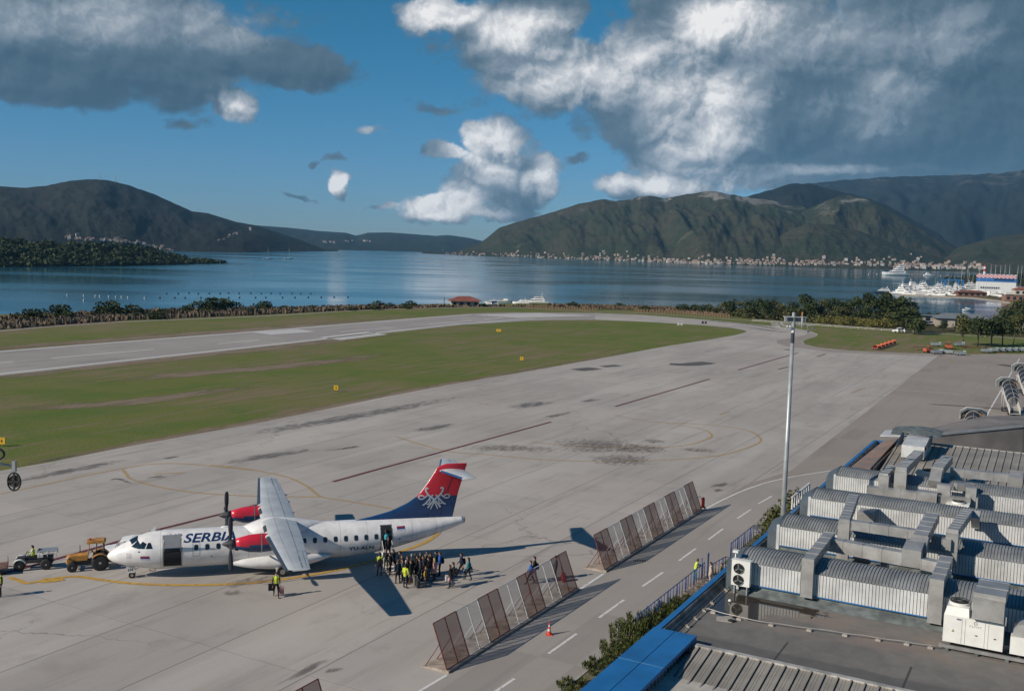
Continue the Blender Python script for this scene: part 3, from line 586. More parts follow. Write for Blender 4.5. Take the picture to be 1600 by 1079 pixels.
def patch(mb, x0, x1, z0, z1, side=-1, off=0.006, mi=0, rnd=0.0, nx=6, nz=6, sh=0.0):
    """a panel lying on the fuselage skin; rnd rounds the corners, sh shears it"""
    pts = []
    if rnd:
        for (cx, cz, a0) in ((x1-rnd, z1-rnd, 0), (x0+rnd, z1-rnd, 90), (x0+rnd, z0+rnd, 180), (x1-rnd, z0+rnd, 270)):
            for k in range(4): a = R_(a0+30*k); pts.append((cx+rnd*math.cos(a), cz+rnd*math.sin(a)))
        vs = [(p[0], fy(p[0], p[1], side, off), p[1]) for p in pts]; c = ((x0+x1)/2, (z0+z1)/2)
        vs.append((c[0], fy(c[0], c[1], side, off), c[1])); n = len(pts)
        mb.add(vs, [(i, (i+1) % n, n) for i in range(n)], mi)
    else:
        vs = [(x0+(x1-x0)*i/nx + sh*(z0+(z1-z0)*j/nz-z0), 0, z0+(z1-z0)*j/nz) for i in range(nx+1) for j in range(nz+1)]
        vs = [(p[0], fy(p[0], p[2], side, off), p[2]) for p in vs]
        mb.add(vs, [(i*(nz+1)+j, (i+1)*(nz+1)+j, (i+1)*(nz+1)+j+1, i*(nz+1)+j+1) for i in range(nx) for j in range(nz)], mi, True)
    return mb
def outline(mb, x0, x1, z0, z1, w=0.035, side=-1, off=0.008, mi=0):
    for a, b, c, d in ((x0, x1, z0, z0+w), (x0, x1, z1-w, z1), (x0, x0+w, z0, z1), (x1-w, x1, z0, z1)): patch(mb, a, b, c, d, side, off, mi)
for side in (-1, 1):
    for k in range(18):
        x = 6.25+k*0.79
        f = MB(); patch(f, x-0.165, x+0.165, 2.18, 2.62, side, 0.006, 0, 0.12); patch(f, x-0.14, x+0.14, 2.21, 2.59, side, 0.013, 1, 0.11)
        f.build('cabin_window', [M_line, M_glassd], body)
mb = MB(); # cockpit glazing, hugging the nose
def npan(mb, c, side, off=0.012, mi=0):
    vs = [(x, fy(x, z, side, off), z) for x, z in c]; mb.add(vs, [tuple(range(len(c)))], mi)
for side in (-1, 1):
    w = MB()
    for c in ([(1.72, 2.58), (2.02, 2.49), (2.42, 2.66), (2.16, 2.98)][::1], [(2.08, 2.47), (2.62, 2.46), (2.78, 2.80), (2.50, 2.93)], [(2.72, 2.46), (3.20, 2.47), (3.06, 2.86), (2.88, 2.86)]):
        cx = sum(p[0] for p in c)/4; cz = sum(p[1] for p in c)/4; n = 4
        vs = []
        for i in range(n+0):
            a, b = c[i], c[(i+1) % n]
            for k in range(4): q = (a[0]+(b[0]-a[0])*k/4, a[1]+(b[1]-a[1])*k/4); vs.append((q[0], fy(q[0], q[1], side, 0.014), q[1]))
        for rr in (0.5,):
            m = len(vs); vs += [(cx+(v[0]-cx)*rr, fy(cx+(v[0]-cx)*rr, cz+(v[2]-cz)*rr, side, 0.014), cz+(v[2]-cz)*rr) for v in vs[:m]]
            vs.append((cx, fy(cx, cz, side, 0.014), cz))
            w.add(vs, [(i, (i+1) % m, m+(i+1) % m, m+i) for i in range(m)] + [(m+i, m+(i+1) % m, 2*m) for i in range(m)], 0, True)
    w.build('cockpit_window', M_glassd, body)
w = MB()
for s_ in (-1, 1):
    c = [(1.50, 0.03*s_), (2.0, 0.03*s_), (2.0, 0.62*s_), (1.66, 0.58*s_)]; vs = []
    for i in range(5):
        for j in range(5):
            t, q = i/4, j/4; x = (1.52+(2.14-1.52)*t) + 0.22*q*(1-t); y = s_*(0.03+q*(0.66-0.1*t)); zc, rz, ry = fus(x); z = zc+rz*math.sqrt(max(0, 1-(y/ry)**2))+0.014; vs.append((x, y, z))
    w.add(vs, [(i*5+j, (i+1)*5+j, (i+1)*5+j+1, i*5+j+1) for i in range(4) for j in range(4)], 0, True)
w.build('windshield', M_glassd, body)
# doors, door frames, lines
mb = MB(); patch(mb, 3.95, 5.22, 1.02, 2.42, -1, 0.010); mb.build('cargo_opening', M_dark, body)
mb = MB(); outline(mb, 3.88, 5.28, 0.95, 2.50, 0.07, -1, 0.016); mb.build('cargo_door_frame', M_steel, body)
cd = MB(); T = lambda a, b, o: (3.9+a, -1.38-0.34*b-o, 2.50+1.0*b+0.10*b)      # the raised cargo door above the opening
cd.add([T(0, 0, 0), T(1.32, 0, 0), T(1.32, 1, .1), T(0, 1, .1), T(0, 0, .06), T(1.32, 0, .06), T(1.32, 1, .16), T(0, 1, .16)], [(0, 1, 2, 3), (4, 5, 6, 7), (0, 1, 5, 4), (1, 2, 6, 5), (2, 3, 7, 6), (3, 0, 4, 7)])
tag(cd.build('cargo_door', M_pwhite, plane), 'raised white cargo door')
for a, b in ((4.0, 3.3), (5.15, 3.3)):
    s_ = MB(); s_.tube([(a, fy(a, 2.2)-.02, 2.2), (a, -1.72, 3.2)], 0.025, 6); s_.build('door_strut', M_steel, plane)
for i, (a, b, c, d) in enumerate(((6.0, 6.52, 1.75, 2.75), (6.0, 6.52, 1.75, 2.75))):
    l = MB(); outline(l, a, b, c, d, 0.03, -1 if i == 0 else 1); l.build('emergency_hatch', M_line, body)
l = MB()
for x in (3.75, 8.9, 10.0, 16.9, 19.0, 22.6, 24.6):
    R = []
    for q in [math.pi*2*j/36 for j in range(37)]:
        zc, rz, ry = fus(x); R.append([(x, (ry+0.004)*math.cos(q), zc+(rz+0.004)*math.sin(q)), (x+0.018, (fus(x+.018)[2]+0.004)*math.cos(q), fus(x+.018)[0]+(fus(x+.018)[1]+0.004)*math.sin(q))])
    l.rings(R, 0, True, closed=False); l.build('skin_joint', M_line, body); l = MB()
mb = MB(); patch(mb, 20.06, 20.94, 1.24, 3.14, -1, 0.014, 0, nx=3, nz=16); mb.build('cabin_doorway', M_dark, body)
mb = MB(); outline(mb, 20.02, 20.98, 1.22, 3.18, 0.05, -1, 0.022); mb.build('doorway_frame', M_steel, body)
st = MB()    # airstair: the lowered door with steps and rails
for k in range(5):
    st.box((20.5, -1.50-0.26*k, 1.12-0.22*k), (0.72, 0.30, 0.05))
st.add([(20.1, -1.38, 1.18), (20.9, -1.38, 1.18), (20.9, -2.75, 0.06), (20.1, -2.75, 0.06), (20.1, -1.38, 1.08), (20.9, -1.38, 1.08), (20.9, -2.75, 0.0), (20.1, -2.75, 0.0)], [(0, 1, 2, 3), (4, 5, 6, 7), (0, 1, 5, 4), (1, 2, 6, 5), (2, 3, 7, 6), (3, 0, 4, 7)])
airst = st.build('boarding_steps', M_pwhite, plane)
for x in (20.12, 20.88):
    h = MB(); h.tube([(x, -1.42, 1.25), (x, -1.46, 2.1), (x, -2.75, 0.95), (x, -2.72, 0.12)], 0.022, 6); h.build('handrail', M_pwhite, airst)
# flags, lettering
def ptext(parent, txt, x0, z0, h, m, shear=0.0, bold=0.0, side=-1, wid=None, name='lettering'):
    cu = bpy.data.curves.new('t', 'FONT'); cu.body = txt; cu.size = h*1.38; cu.shear = shear; cu.offset = bold; cu.resolution_u = 3
    o = bpy.data.objects.new('t', cu); COL.objects.link(o); dg = bpy.context.evaluated_depsgraph_get(); me = bpy.data.meshes.new_from_object(o.evaluated_get(dg))
    vs = [v.co.copy() for v in me.vertices]; fs = [tuple(p.vertices) for p in me.polygons]; xm = min(v.x for v in vs); xM = max(v.x for v in vs); k = 1.0 if wid is None else wid/(xM-xm)
    bpy.data.objects.remove(o); bpy.data.curves.remove(cu)
    return [((v.x-xm)*k, v.y) for v in vs], fs
def skin_text(txt, x0, z0, h, m, **k):
    side = k.get('side', -1); V, F = ptext(None, txt, x0, z0, h, m, **k); L = max(p[0] for p in V)
    b = MB(); b.add([((x0+p[0]) if side < 0 else (x0+L-p[0]), 0, z0+p[1]) for p in V], F); bm = bmesh.new(); me = bpy.data.meshes.new('x'); me.from_pydata(b.v, [], b.f); bm.from_mesh(me)
    bmesh.ops.triangulate(bm, faces=bm.faces); bmesh.ops.subdivide_edges(bm, edges=[e for e in bm.edges if abs(e.verts[0].co.z-e.verts[1].co.z) > 0.2], cuts=3)
    bmesh.ops.triangulate(bm, faces=bm.faces); bm.to_mesh(me); bm.free()
    b2 = MB(); b2.add([(v.co.x, fy(v.co.x, v.co.z, side, 0.012), v.co.z) for v in me.vertices], [tuple(p.vertices) for p in me.polygons]); b2.build('lettering', m, body)
skin_text('SERBIA', 5.35, 2.78, 0.52, M_lett, shear=0.28, bold=0.016, wid=3.75)
skin_text('AIR', 4.0, 2.98, 0.34, M_lett, shear=0.28, bold=0.006, wid=1.25)
skin_text('AIRSERBIA', 5.2, 2.78, 0.5, M_lett, shear=0.28, bold=0.012, wid=4.2, side=1)
skin_text('YU-ALN', 17.55, 1.42, 0.30, M_black, bold=0.010, wid=1.95)
skin_text('YU-ALN', 17.55, 1.42, 0.30, M_black, bold=0.010, wid=1.95, side=1)
skin_text('ATR72', 21.55, 1.72, 0.11, M_line, shear=0.3, bold=0.004, wid=0.85)
for x, zf, wf in ((2.35, 1.62, 0.62), (21.35, 2.72, 0.66)):
    f = MB()
    for i, m_ in enumerate((2, 1, 0)): patch(f, x, x+wf, zf+i*0.105, zf+(i+1)*0.105, -1, 0.012, m_, nx=3, nz=1)
    f.build('flag_panel', [M_flagr, M_flagb, mat('flag_white', (0.6, 0.55, 0.57), 0.5)], body)
n_ = MB(); patch(n_, 1.35, 1.72, 1.75, 2.15, -1, 0.010, 0, 0.08); n_.build('nose_badge', mat('pale_badge', (0.55, 0.50, 0.52), 0.5), body)
for x, zz in ((20.9+.6, 2.02), (7.3, 1.6), (2.2, 2.2), (11.7, 1.3)):
    q = MB(); patch(q, x, x+0.11, zz, zz+0.10, -1, 0.012, 0, 0.04); q.build('service_port', M_dark, body)
a_ = MB(); a_.add([(3.0, 0, 3.38), (3.35, 0, 3.40), (3.42, 0.01, 3.72), (3.27, 0.01, 3.74), (3.0, .03, 3.38), (3.35, .03, 3.40), (3.42, .03, 3.72), (3.27, .03, 3.74)], [(0, 1, 2, 3), (4, 5, 6, 7), (0, 1, 5, 4), (1, 2, 6, 5), (2, 3, 7, 6), (3, 0, 4, 7)]); a_.build('antenna', M_pwhite, body)
a_ = MB(); a_.ell((8.4, 0, 3.46), (0.35, 0.12, 0.10)); a_.build('antenna', M_pwhite, body)
# wing
def foil(c, th, n=14):
    xs = [0.5*(1-math.cos(math.pi*i/n)) for i in range(n+1)]
    yt = lambda x: 5*th*(0.2969*math.sqrt(x)-0.126*x-0.3516*x*x+0.2843*x**3-0.1036*x**4)
    up = [(x*c, (yt(x)+0.02*math.sin(math.pi*x))*c) for x in xs]; lo = [(x*c, (-yt(x)*0.75+0.01*math.sin(math.pi*x))*c) for x in xs[1:-1]][::-1]
    return up + lo
def wsec(y):
    a = abs(y)
    if a <= 5.0: le, c, z_ = 11.02, 2.60, 3.74
    else: t = (a-5.0)/8.5; le, c, z_ = 11.02+0.62*t, 2.60-1.00*t, 3.74+0.26*t
    return le, c, z_, 0.165-0.035*max(0, (a-5)/8.5)
ys = [-13.5, -13.3, -11, -9, -7, -5, -4, -2, 0, 2, 4, 5, 7, 9, 11, 13.3, 13.5]
mb = MB(); R = []
for y in ys:
    le, c, z_, th = wsec(y); k = 0.55 if abs(y) == 13.5 else 1.0
    R.append([(le+p[0]*(0.5+k*0.5) + (0.1 if k < 1 else 0), y, z_+p[1]*k) for p in foil(c, th)])
mb.rings(R); wing = mb.build('wing', M_wing, plane)
def on_wing(y, f, off=0.010):
    le, c, z_, th = wsec(y); x = f; yt = 5*th*(0.2969*math.sqrt(x)-0.126*x-0.3516*x*x+0.2843*x**3-0.1036*x**4); return (le+x*c, y, z_+(yt+0.02*math.sin(math.pi*x))*c+off)
def on_wingl(y, f, off=0.010):
    le, c, z_, th = wsec(y); x = f; yt = 5*th*(0.2969*math.sqrt(x)-0.126*x-0.3516*x*x+0.2843*x**3-0.1036*x**4); return (le+x*c, y, z_+(-yt*0.75+0.01*math.sin(math.pi*x))*c-off)
def wstrip(mb, y0, y1, f0, f1, off=0.010, n=8, mi=0):
    vs = []
    for i in range(n+1):
        y = y0+(y1-y0)*i/n; vs += [on_wing(y, f0, off), on_wing(y, f1, off)]
    mb.add(vs, [(2*i, 2*i+1, 2*i+3, 2*i+2) for i in range(n)], mi)
for s_ in (-1, 1):
    b = MB()
    for (y0, y1) in ((4.75, 13.42), (1.75, 3.4)):
        ring = []
        for i in range(11):
            y = s_*(y0+(y1-y0)*i/10)
            ring.append([on_wing(y, f, 0.012) for f in (0.075, 0.045, 0.02, 0.006)] + [(wsec(y)[0]-0.014, y, wsec(y)[2])] + [on_wingl(y, f, 0.012) for f in (0.006, 0.02, 0.05, 0.09)])
        b.rings(ring, 0, True, closed=False)
    b.build('deicing_boot', M_boot, wing)
    e = MB(); wstrip(e, s_*4.9, s_*13.42, 0.075, 0.098, 0.013); e.build('leading_edge_stripe', M_pnavy, wing)
    l = MB()
    wstrip(l, s_*0.3, s_*13.3, 0.70, 0.712); wstrip(l, s_*0.3, s_*13.3, 0.36, 0.366)
    for y in (1.6, 4.9, 8.9, 9.0, 12.9): wstrip(l, s_*y, s_*(y+0.03), 0.70, 0.995, n=1)
    for y in (3.0, 5.0, 7.2, 9.6, 11.4): wstrip(l, s_*y, s_*(y+0.02), 0.1, 0.70, n=1)
    wstrip(l, s_*9.2, s_*12.8, 0.86, 0.872)
    l.build('panel_seam', M_line, wing)
    g = MB()
    for y in (10.8, 11.4, 12.2, 12.8): g = MB(); g.box((on_wing(s_*y, 0.66, .008)), (0.05, 0.40, 0.02)); g.build('hinge_fairing', M_line, wing)
    t = MB(); t.ell((wsec(13.5)[0]+0.28, s_*13.46, 3.99), (0.26, 0.07, 0.09)); t.build('navigation_light', M_glassd, wing)
    # flap track fairings under the trailing edge
    ff = MB()
    for y in (2.6, 6.2, 8.6): ff = MB(); ff.ell((13.25, s_*y, 3.60), (0.55, 0.08, 0.12)); ff.build('flap_fairing', M_pwhite, wing)
mb = MB()
R = []
for x, hw, top in ((9.55, 0.10, 3.42), (9.8, 0.52, 3.50), (10.3, 0.95, 3.68), (11.0, 1.20, 3.92), (11.6, 1.28, 4.02), (12.6, 1.28, 3.98), (13.5, 1.15, 3.86), (14.4, 0.85, 3.70), (15.3, 0.5, 3.56), (16.0, 0.12, 3.44)):
    R.append([(x, hw*math.cos(q), 3.0+(top-3.0)*math.sin(q)) for q in [math.pi*j/12 for j in range(13)]])
mb.rings(R, closed=False); mb.build('wing_root_fairing', M_pwhite, plane)
# engines
for s_ in (-1, 1):
    y = 4.05*s_; zc = 3.30
    prof = [(8.95, 0.33, 0.36, 0.0), (9.3, 0.40, 0.47, -0.03), (9.9, 0.47, 0.64, -0.05), (10.7, 0.50, 0.70, -0.06), (11.4, 0.48, 0.66, -0.05), (12.0, 0.40, 0.50, 0.02), (12.7, 0.30, 0.32, 0.10), (13.25, 0.16, 0.14, 0.18)]
    mb = MB(); n = 24; R = []
    for x, ry, rz, dz_ in prof: R.append([(x, y+ry*math.cos(q)*(1.0), zc+dz_+rz*math.sin(q)) for q in [2*math.pi*j/n for j in range(n)]])
    mb.rings(R); 
    for i in range(len(mb.f)):     # navy belly, red back
        f = mb.f[i]; zz = sum(mb.v[k][2] for k in f)/len(f)
        mb.m[i] = 1 if zz < zc-0.13 else 0
    nac = mb.build('engine_nacelle', [M_pred, M_pnavy], plane)
    b = MB(); R = []
    for x in (10.72, 10.80): R.append([(x, y+0.512*math.cos(q), zc-0.06+0.712*math.sin(q)) for q in [2*math.pi*j/n for j in range(n)]])
    b.rings(R, cap=(False, False)); b.build('nacelle_band', M_steel, nac)
    b = MB(); b.ell((9.05, y, zc-0.42), (0.2, 0.22, 0.10)); b.build('air_intake', M_dark, nac)
    b = MB(); b.ell((11.9, y+0.36*s_*-1, zc+0.02), (0.4, 0.12, 0.12)); b.build('exhaust', M_steel, nac)
    pr = MB(); pr.rings([[(x, y+r*math.cos(q), zc+r*math.sin(q)) for q in [2*math.pi*j/20 for j in range(20)]] for x, r in ((7.98, 0.02), (8.08, 0.10), (8.35, 0.22), (8.65, 0.31), (8.93, 0.345))]); sp = pr.build('propeller_spinner', M_boot, plane)
    for k in range(4):
        ang_ = R_(90*k + (4 if s_ < 0 else -6)); bl = MB(); R = []
        for r, ch, tw in ((0.28, 0.14, 60), (0.55, 0.20, 52), (0.95, 0.31, 40), (1.35, 0.34, 30), (1.7, 0.32, 24), (1.90, 0.25, 20), (1.97, 0.12, 20)):
            sec = []; a = R_(78+(90-tw)*0.10)
            for (cc, tt) in ((-0.5, 0), (-0.25, 0.055), (0.1, 0.06), (0.5, 0), (0.1, -0.03), (-0.25, -0.03)):
                px_ = cc*ch*math.cos(a) - tt*ch*math.sin(a); py_ = cc*ch*math.sin(a) + tt*ch*math.cos(a)
                sec.append((8.60+py_, y + r*math.sin(ang_) + px_*math.cos(ang_), zc + r*math.cos(ang_) - px_*math.sin(ang_)))
            R.append(sec)
        bl.rings(R); bl.build('propeller_blade', M_boot, sp)
# landing gear, sponsons, fin
for s_ in (-1, 1):
    mb = MB(); R = []
    for x, r, yc, z_ in ((8.55, 0.03, 1.45, 1.02), (8.9, 0.13, 1.46, 1.02), (9.6, 0.30, 1.50, 1.02), (10.6, 0.43, 1.56, 1.0), (11.8, 0.52, 1.60, 0.98), (13.2, 0.52, 1.60, 0.98), (14.4, 0.42, 1.52, 1.02), (15.4, 0.26, 1.42, 1.08), (16.3, 0.05, 1.32, 1.14)):
        R.append([(x, s_*yc+r*1.05*math.cos(q), z_+r*math.sin(q)) for q in [2*math.pi*j/20 for j in range(20)]])
    mb.rings(R); 
    for i in range(len(mb.f)):
        if sum(mb.v[k][0] for k in mb.f[i])/len(mb.f[i]) < 9.0: mb.m[i] = 1
    mb.build('gear_sponson', [M_pwhite, M_pnavy], plane)
    for w_ in (0.0, 0.36):
        t = MB(); yy = s_*(1.87+w_); t.cyl((12.45, yy, 0.40), 0.40, 0.24, 20, axis='y'); wt = t.build('main_wheel', M_black, plane)
        h = MB(); h.cyl((12.45, yy+s_*0.005, 0.40), 0.19, 0.26, 14, axis='y'); h.build('wheel_hub', M_steel, wt)
    l = MB(); l.tube([(12.45, s_*1.6, 1.05), (12.45, s_*2.0, 0.42)], 0.09, 8); l.tube([(12.0, s_*1.6, 0.9), (12.45, s_*2.0, 0.5)], 0.05, 6); l.build('gear_leg', M_pwhite, plane)
    d = MB(); d.add([(11.9, s_*2.0, 0.95), (12.9, s_*2.0, 0.95), (12.8, s_*2.12, 0.35), (12.0, s_*2.12, 0.35), (11.9, s_*2.03, 0.95), (12.9, s_*2.03, 0.95), (12.8, s_*2.15, 0.35), (12.0, s_*2.15, 0.35)], [(0, 1, 2, 3), (4, 5, 6, 7), (0, 1, 5, 4), (1, 2, 6, 5), (2, 3, 7, 6), (3, 0, 4, 7)]); d.build('gear_door', M_pwhite, plane)
for yy in (-0.16, 0.16):
    t = MB(); t.cyl((1.72, yy, 0.24), 0.24, 0.15, 18, axis='y'); wt = t.build('nose_wheel', M_black, plane); h = MB(); h.cyl((1.72, yy, 0.24), 0.11, 0.165, 12, axis='y'); h.build('wheel_hub', M_steel, wt)
l = MB(); l.tube([(1.72, 0, 0.25), (1.78, 0, 1.1)], 0.07, 8); l.tube([(1.72, 0, 0.45), (2.5, 0, 0.95)], 0.035, 6); l.build('nose_leg', M_pwhite, plane)
for yy in (-0.27, 0.25):
    d = MB(); d.box((1.62, yy, 0.66), (0.62, 0.03, 0.44)); dd = d.build('nose_gear_door', M_pwhite, plane)
    if yy < 0:
        V, F = ptext(None, 'LN', 0, 0, 0.2, None, bold=0.008, wid=0.34); b = MB(); b.add([(1.45+p[0], yy-0.02, 0.60+p[1]) for p in V], F); b.build('lettering', M_black, dd)
b = MB(); b.tube([(2.95, -0.3, 0.66), (3.0, -0.34, 0.52), (3.3, -0.34, 0.50), (3.4, -0.3, 0.64)], 0.03, 6); b.build('ground_step', M_pred, plane)
# fin
FIN = [(17.55, 3.38), (19.3, 3.62), (21.0, 4.02), (22.4, 4.62), (23.3, 5.25), (24.05, 6.25), (24.75, 7.35), (25.0, 7.55), (25.5, 7.65), (27.25, 7.68), (26.55, 5.3), (26.1, 3.25), (24.0, 3.25), (20, 3.3)]
def fth(x, z_):                       # half thickness of the fin
    if z_ > 3.3: lo = None
    le = interp([(3.3, 17.4), (3.62, 19.3), (4.02, 21.0), (4.62, 22.4), (5.25, 23.3), (6.25, 24.05), (7.35, 24.75), (7.68, 25.4)], z_); te = interp([(3.2, 26.1), (5.3, 26.55), (7.68, 27.25)], z_)
    q = max(0.0, min(1.0, (x-le)/(te-le))); return 0.30*(te-le)**0.5*0.32*(math.sqrt(q)*(1-q)*1.6)*1.0 + 0.012
mb = MB(); zs = [3.25+0.14*i for i in range(32)]; zs = [z_ for z_ in zs if z_ < 7.66]+[7.67]; R = []; nq = 16
for z_ in zs:
    le = interp([(3.3, 17.4), (3.62, 19.3), (4.02, 21.0), (4.62, 22.4), (5.25, 23.3), (6.25, 24.05), (7.35, 24.75), (7.55, 25.0), (7.68, 25.5)], z_); te = interp([(3.2, 26.1), (5.3, 26.55), (7.68, 27.25)], z_)
    xs = [le+(te-le)*(0.5*(1-math.cos(math.pi*i/nq))) for i in range(nq+1)]
    R.append([(x, -fth(x, z_), z_) for x in xs]+[(x, fth(x, z_), z_) for x in xs[::-1][1:-1]])
mb.rings(R)
for i in range(len(mb.f)):
    f = mb.f[i]; zz = sum(mb.v[k][2] for k in f)/len(f); xx = sum(mb.v[k][0] for k in f)/len(f)
    le = interp([(3.3, 17.4), (3.62, 19.3), (4.02, 21.0), (4.62, 22.4), (5.25, 23.3), (6.25, 24.05), (7.35, 24.75), (7.68, 25.4)], zz)
    mb.m[i] = 0 if zz < 5.02 else 1
    if zz > 5.3 and xx < le+0.05 and zz < 7.3: mb.m[i] = 2
fin = mb.build('tail_fin', [M_pnavy, M_pred, M_pwhite], plane)
l = MB()
for s_ in (-1, 1):
    pts = [(25.05, 3.5), (25.5, 5.2), (26.1, 7.0)]
    l.tube([(x, s_*(fth(x, z_)+0.004), z_) for x, z_ in pts], 0.012, 4, sm=False)
l.build('rudder_gap', M_dark, fin)
hs_ = MB(); R = []
for y in (-3.66, -3.55, -0.25, 0.25, 3.55, 3.66):
    a = abs(y); t = max(0, (a-0.25)/3.3); le = 24.95+0.92*t; c = 2.05-0.85*t; k = 0.4 if a > 3.6 else 1
    R.append([(le+p[0], y, 7.12+p[1]*k+0.10*t) for p in foil(c, 0.12, 10)])
hs_.rings(R); stab = hs_.build('tailplane', M_wing, plane)
for s_ in (-1, 1):
    b = MB(); ring = []
    for i in range(5):
        t = i/4; y = s_*(0.3+3.25*t); le = 24.95+0.92*t; ring.append([(le+0.13, y, 7.12+0.10*t+0.095), (le+0.03, y, 7.12+0.10*t+0.065), (le-0.018, y, 7.12+0.10*t), (le+0.03, y, 7.12+0.10*t-0.055), (le+0.13, y, 7.12+0.10*t-0.08)])
    b.rings(ring, 0, True, closed=False); b.build('deicing_boot', M_pnavy, stab)
    b = MB(); b.add([(26.02+0.3*0, s_*0.3, 7.26), (26.05, s_*0.3, 7.262), (26.62, s_*3.5, 7.315), (26.59, s_*3.5, 7.313)], [(0, 1, 2, 3)]); b.build('elevator_gap', M_line, stab)
# emblem: interlaced double-headed bird drawn with strokes on the fin
def fstroke(b, P, w, off=0.014, mi=0, side=-1):
    n = len(P); L = []
    for i, p in enumerate(P):
        a = P[max(i-1, 0)]; c = P[min(i+1, n-1)]; dx_, dz_ = c[0]-a[0], c[1]-a[1]; l_ = math.hypot(dx_, dz_) or 1; ww = w[i] if isinstance(w, list) else w
        for q in (1, -1):
            x, z_ = p[0]-q*dz_/l_*ww/2, p[1]+q*dx_/l_*ww/2; L.append((x, side*(fth(x, z_)+off), z_))
    b.add(L, [(2*i, 2*i+1, 2*i+3, 2*i+2) for i in range(n-1)], mi)
for side in (-1, 1):
    em_ = MB(); cx, cz = 24.55, 4.85
    for m_ in (-1, 1):
        f = lambda L: smooth_pts([(cx+m_*a, cz+b) for a, b in L], 4)
        fstroke(em_, f([(0.50, 0.86), (0.62, 0.92), (0.72, 0.84), (0.66, 0.62), (0.46, 0.34), (0.10, 0.05), (-0.42, -0.52), (-0.50, -0.70)]), 0.13, 0.014, 0, side)
        fstroke(em_, f([(0.50, 0.50), (0.72, 0.18), (0.98, 0.34), (1.22, 0.30), (1.28, 0.16), (1.06, 0.04), (0.84, 0.12), (0.52, 0.40)]), 0.085, 0.016, 0, side)
        fstroke(em_, f([(0.12, 0.36), (0.45, -0.02), (0.80, -0.38), (0.96, -0.42)]), 0.11, 0.018, 0, side)
        fstroke(em_, f([(0.30, 0.0), (0.48, -0.36), (0.66, -0.30), (0.60, -0.12)]), 0.09, 0.020, 0, side)
        fstroke(em_, f([(0.0, -0.2), (0.22, -0.62), (0.30, -0.84)]), [0.1]*5+[0.09, 0.07, 0.04, 0.02], 0.022, 0, side)
        fstroke(em_, [(cx+m_*0.50, cz+0.10), (cx+m_*0.36, cz+0.34)], 0.16, 0.011, 1, side)
        fstroke(em_, [(cx+m_*0.04, cz-0.12), (cx+m_*0.20, cz+0.10)], 0.2, 0.012, 1, side)
    em_.build('tail_emblem', [M_emb, mat('emblem_blue', (0.03, 0.16, 0.42), 0.4)], fin)
plane.location = (PX0, PY0, 0); plane.rotation_euler = (0, 0, PYAW)
def PB(x, y, z=0): a, b = rotz((x, y), PYAW); return (PX0+a, PY0+b, z)
# ---------------------------------------------------------------- terminal building (s runs away along the apron front, t runs to the right, z up)
TO = (7.24, 47.62)
def L(s, t, z): return (TO[0]+UD[0]*s+VD[0]*t, TO[1]+UD[1]*s+VD[1]*t, z)
def sbox(mb, s0, s1, t0, t1, z0, z1, mi=0):
    vs = [L(s, t, z) for z in (z0, z1) for s, t in ((s0, t0), (s1, t0), (s1, t1), (s0, t1))]
    return mb.add(vs, [(3, 2, 1, 0), (4, 5, 6, 7), (0, 1, 5, 4), (1, 2, 6, 5), (2, 3, 7, 6), (3, 0, 4, 7)], mi)
M_clad = mat('white_metal_cladding', (0.56, 0.57, 0.57), 0.42, metal=0.15, var=0.14, scale=0.8)
M_vroof = mat('grey_steel_roofing', (0.27, 0.285, 0.29), 0.48, metal=0.25, var=0.18, scale=0.9)
M_groove = mat('cladding_groove', (0.10, 0.11, 0.12), 0.7)
M_galv = mat('galvanised_duct', (0.40, 0.395, 0.385), 0.42, metal=0.45, var=0.14, scale=0.9)
M_bluecap = mat('blue_roof_sheet', (0.012, 0.135, 0.36), 0.42, var=0.16, scale=0.5, coat=0.1)
M_beige = mat('beige_roof_sheet', (0.285, 0.265, 0.230), 0.5, metal=0.1, var=0.15, scale=0.5)
M_beiged = mat('dark_roof_seam', (0.045, 0.045, 0.055), 0.6)
M_wall = mat('pale_render', (0.42, 0.40, 0.36), 0.85)
M_inner = mat('weathered_parapet_sheet', (0.24, 0.225, 0.20), 0.55, metal=0.3, var=0.45, scale=1.2)
M_plinth = mat('grey_membrane_upstand', (0.13, 0.15, 0.15), 0.6, var=0.3)
M_acw = mat('appliance_white', (0.66, 0.66, 0.63), 0.45, var=0.06)
M_trim = mat('pale_metal_trim', (0.45, 0.43, 0.40), 0.5, metal=0.2, var=0.25)
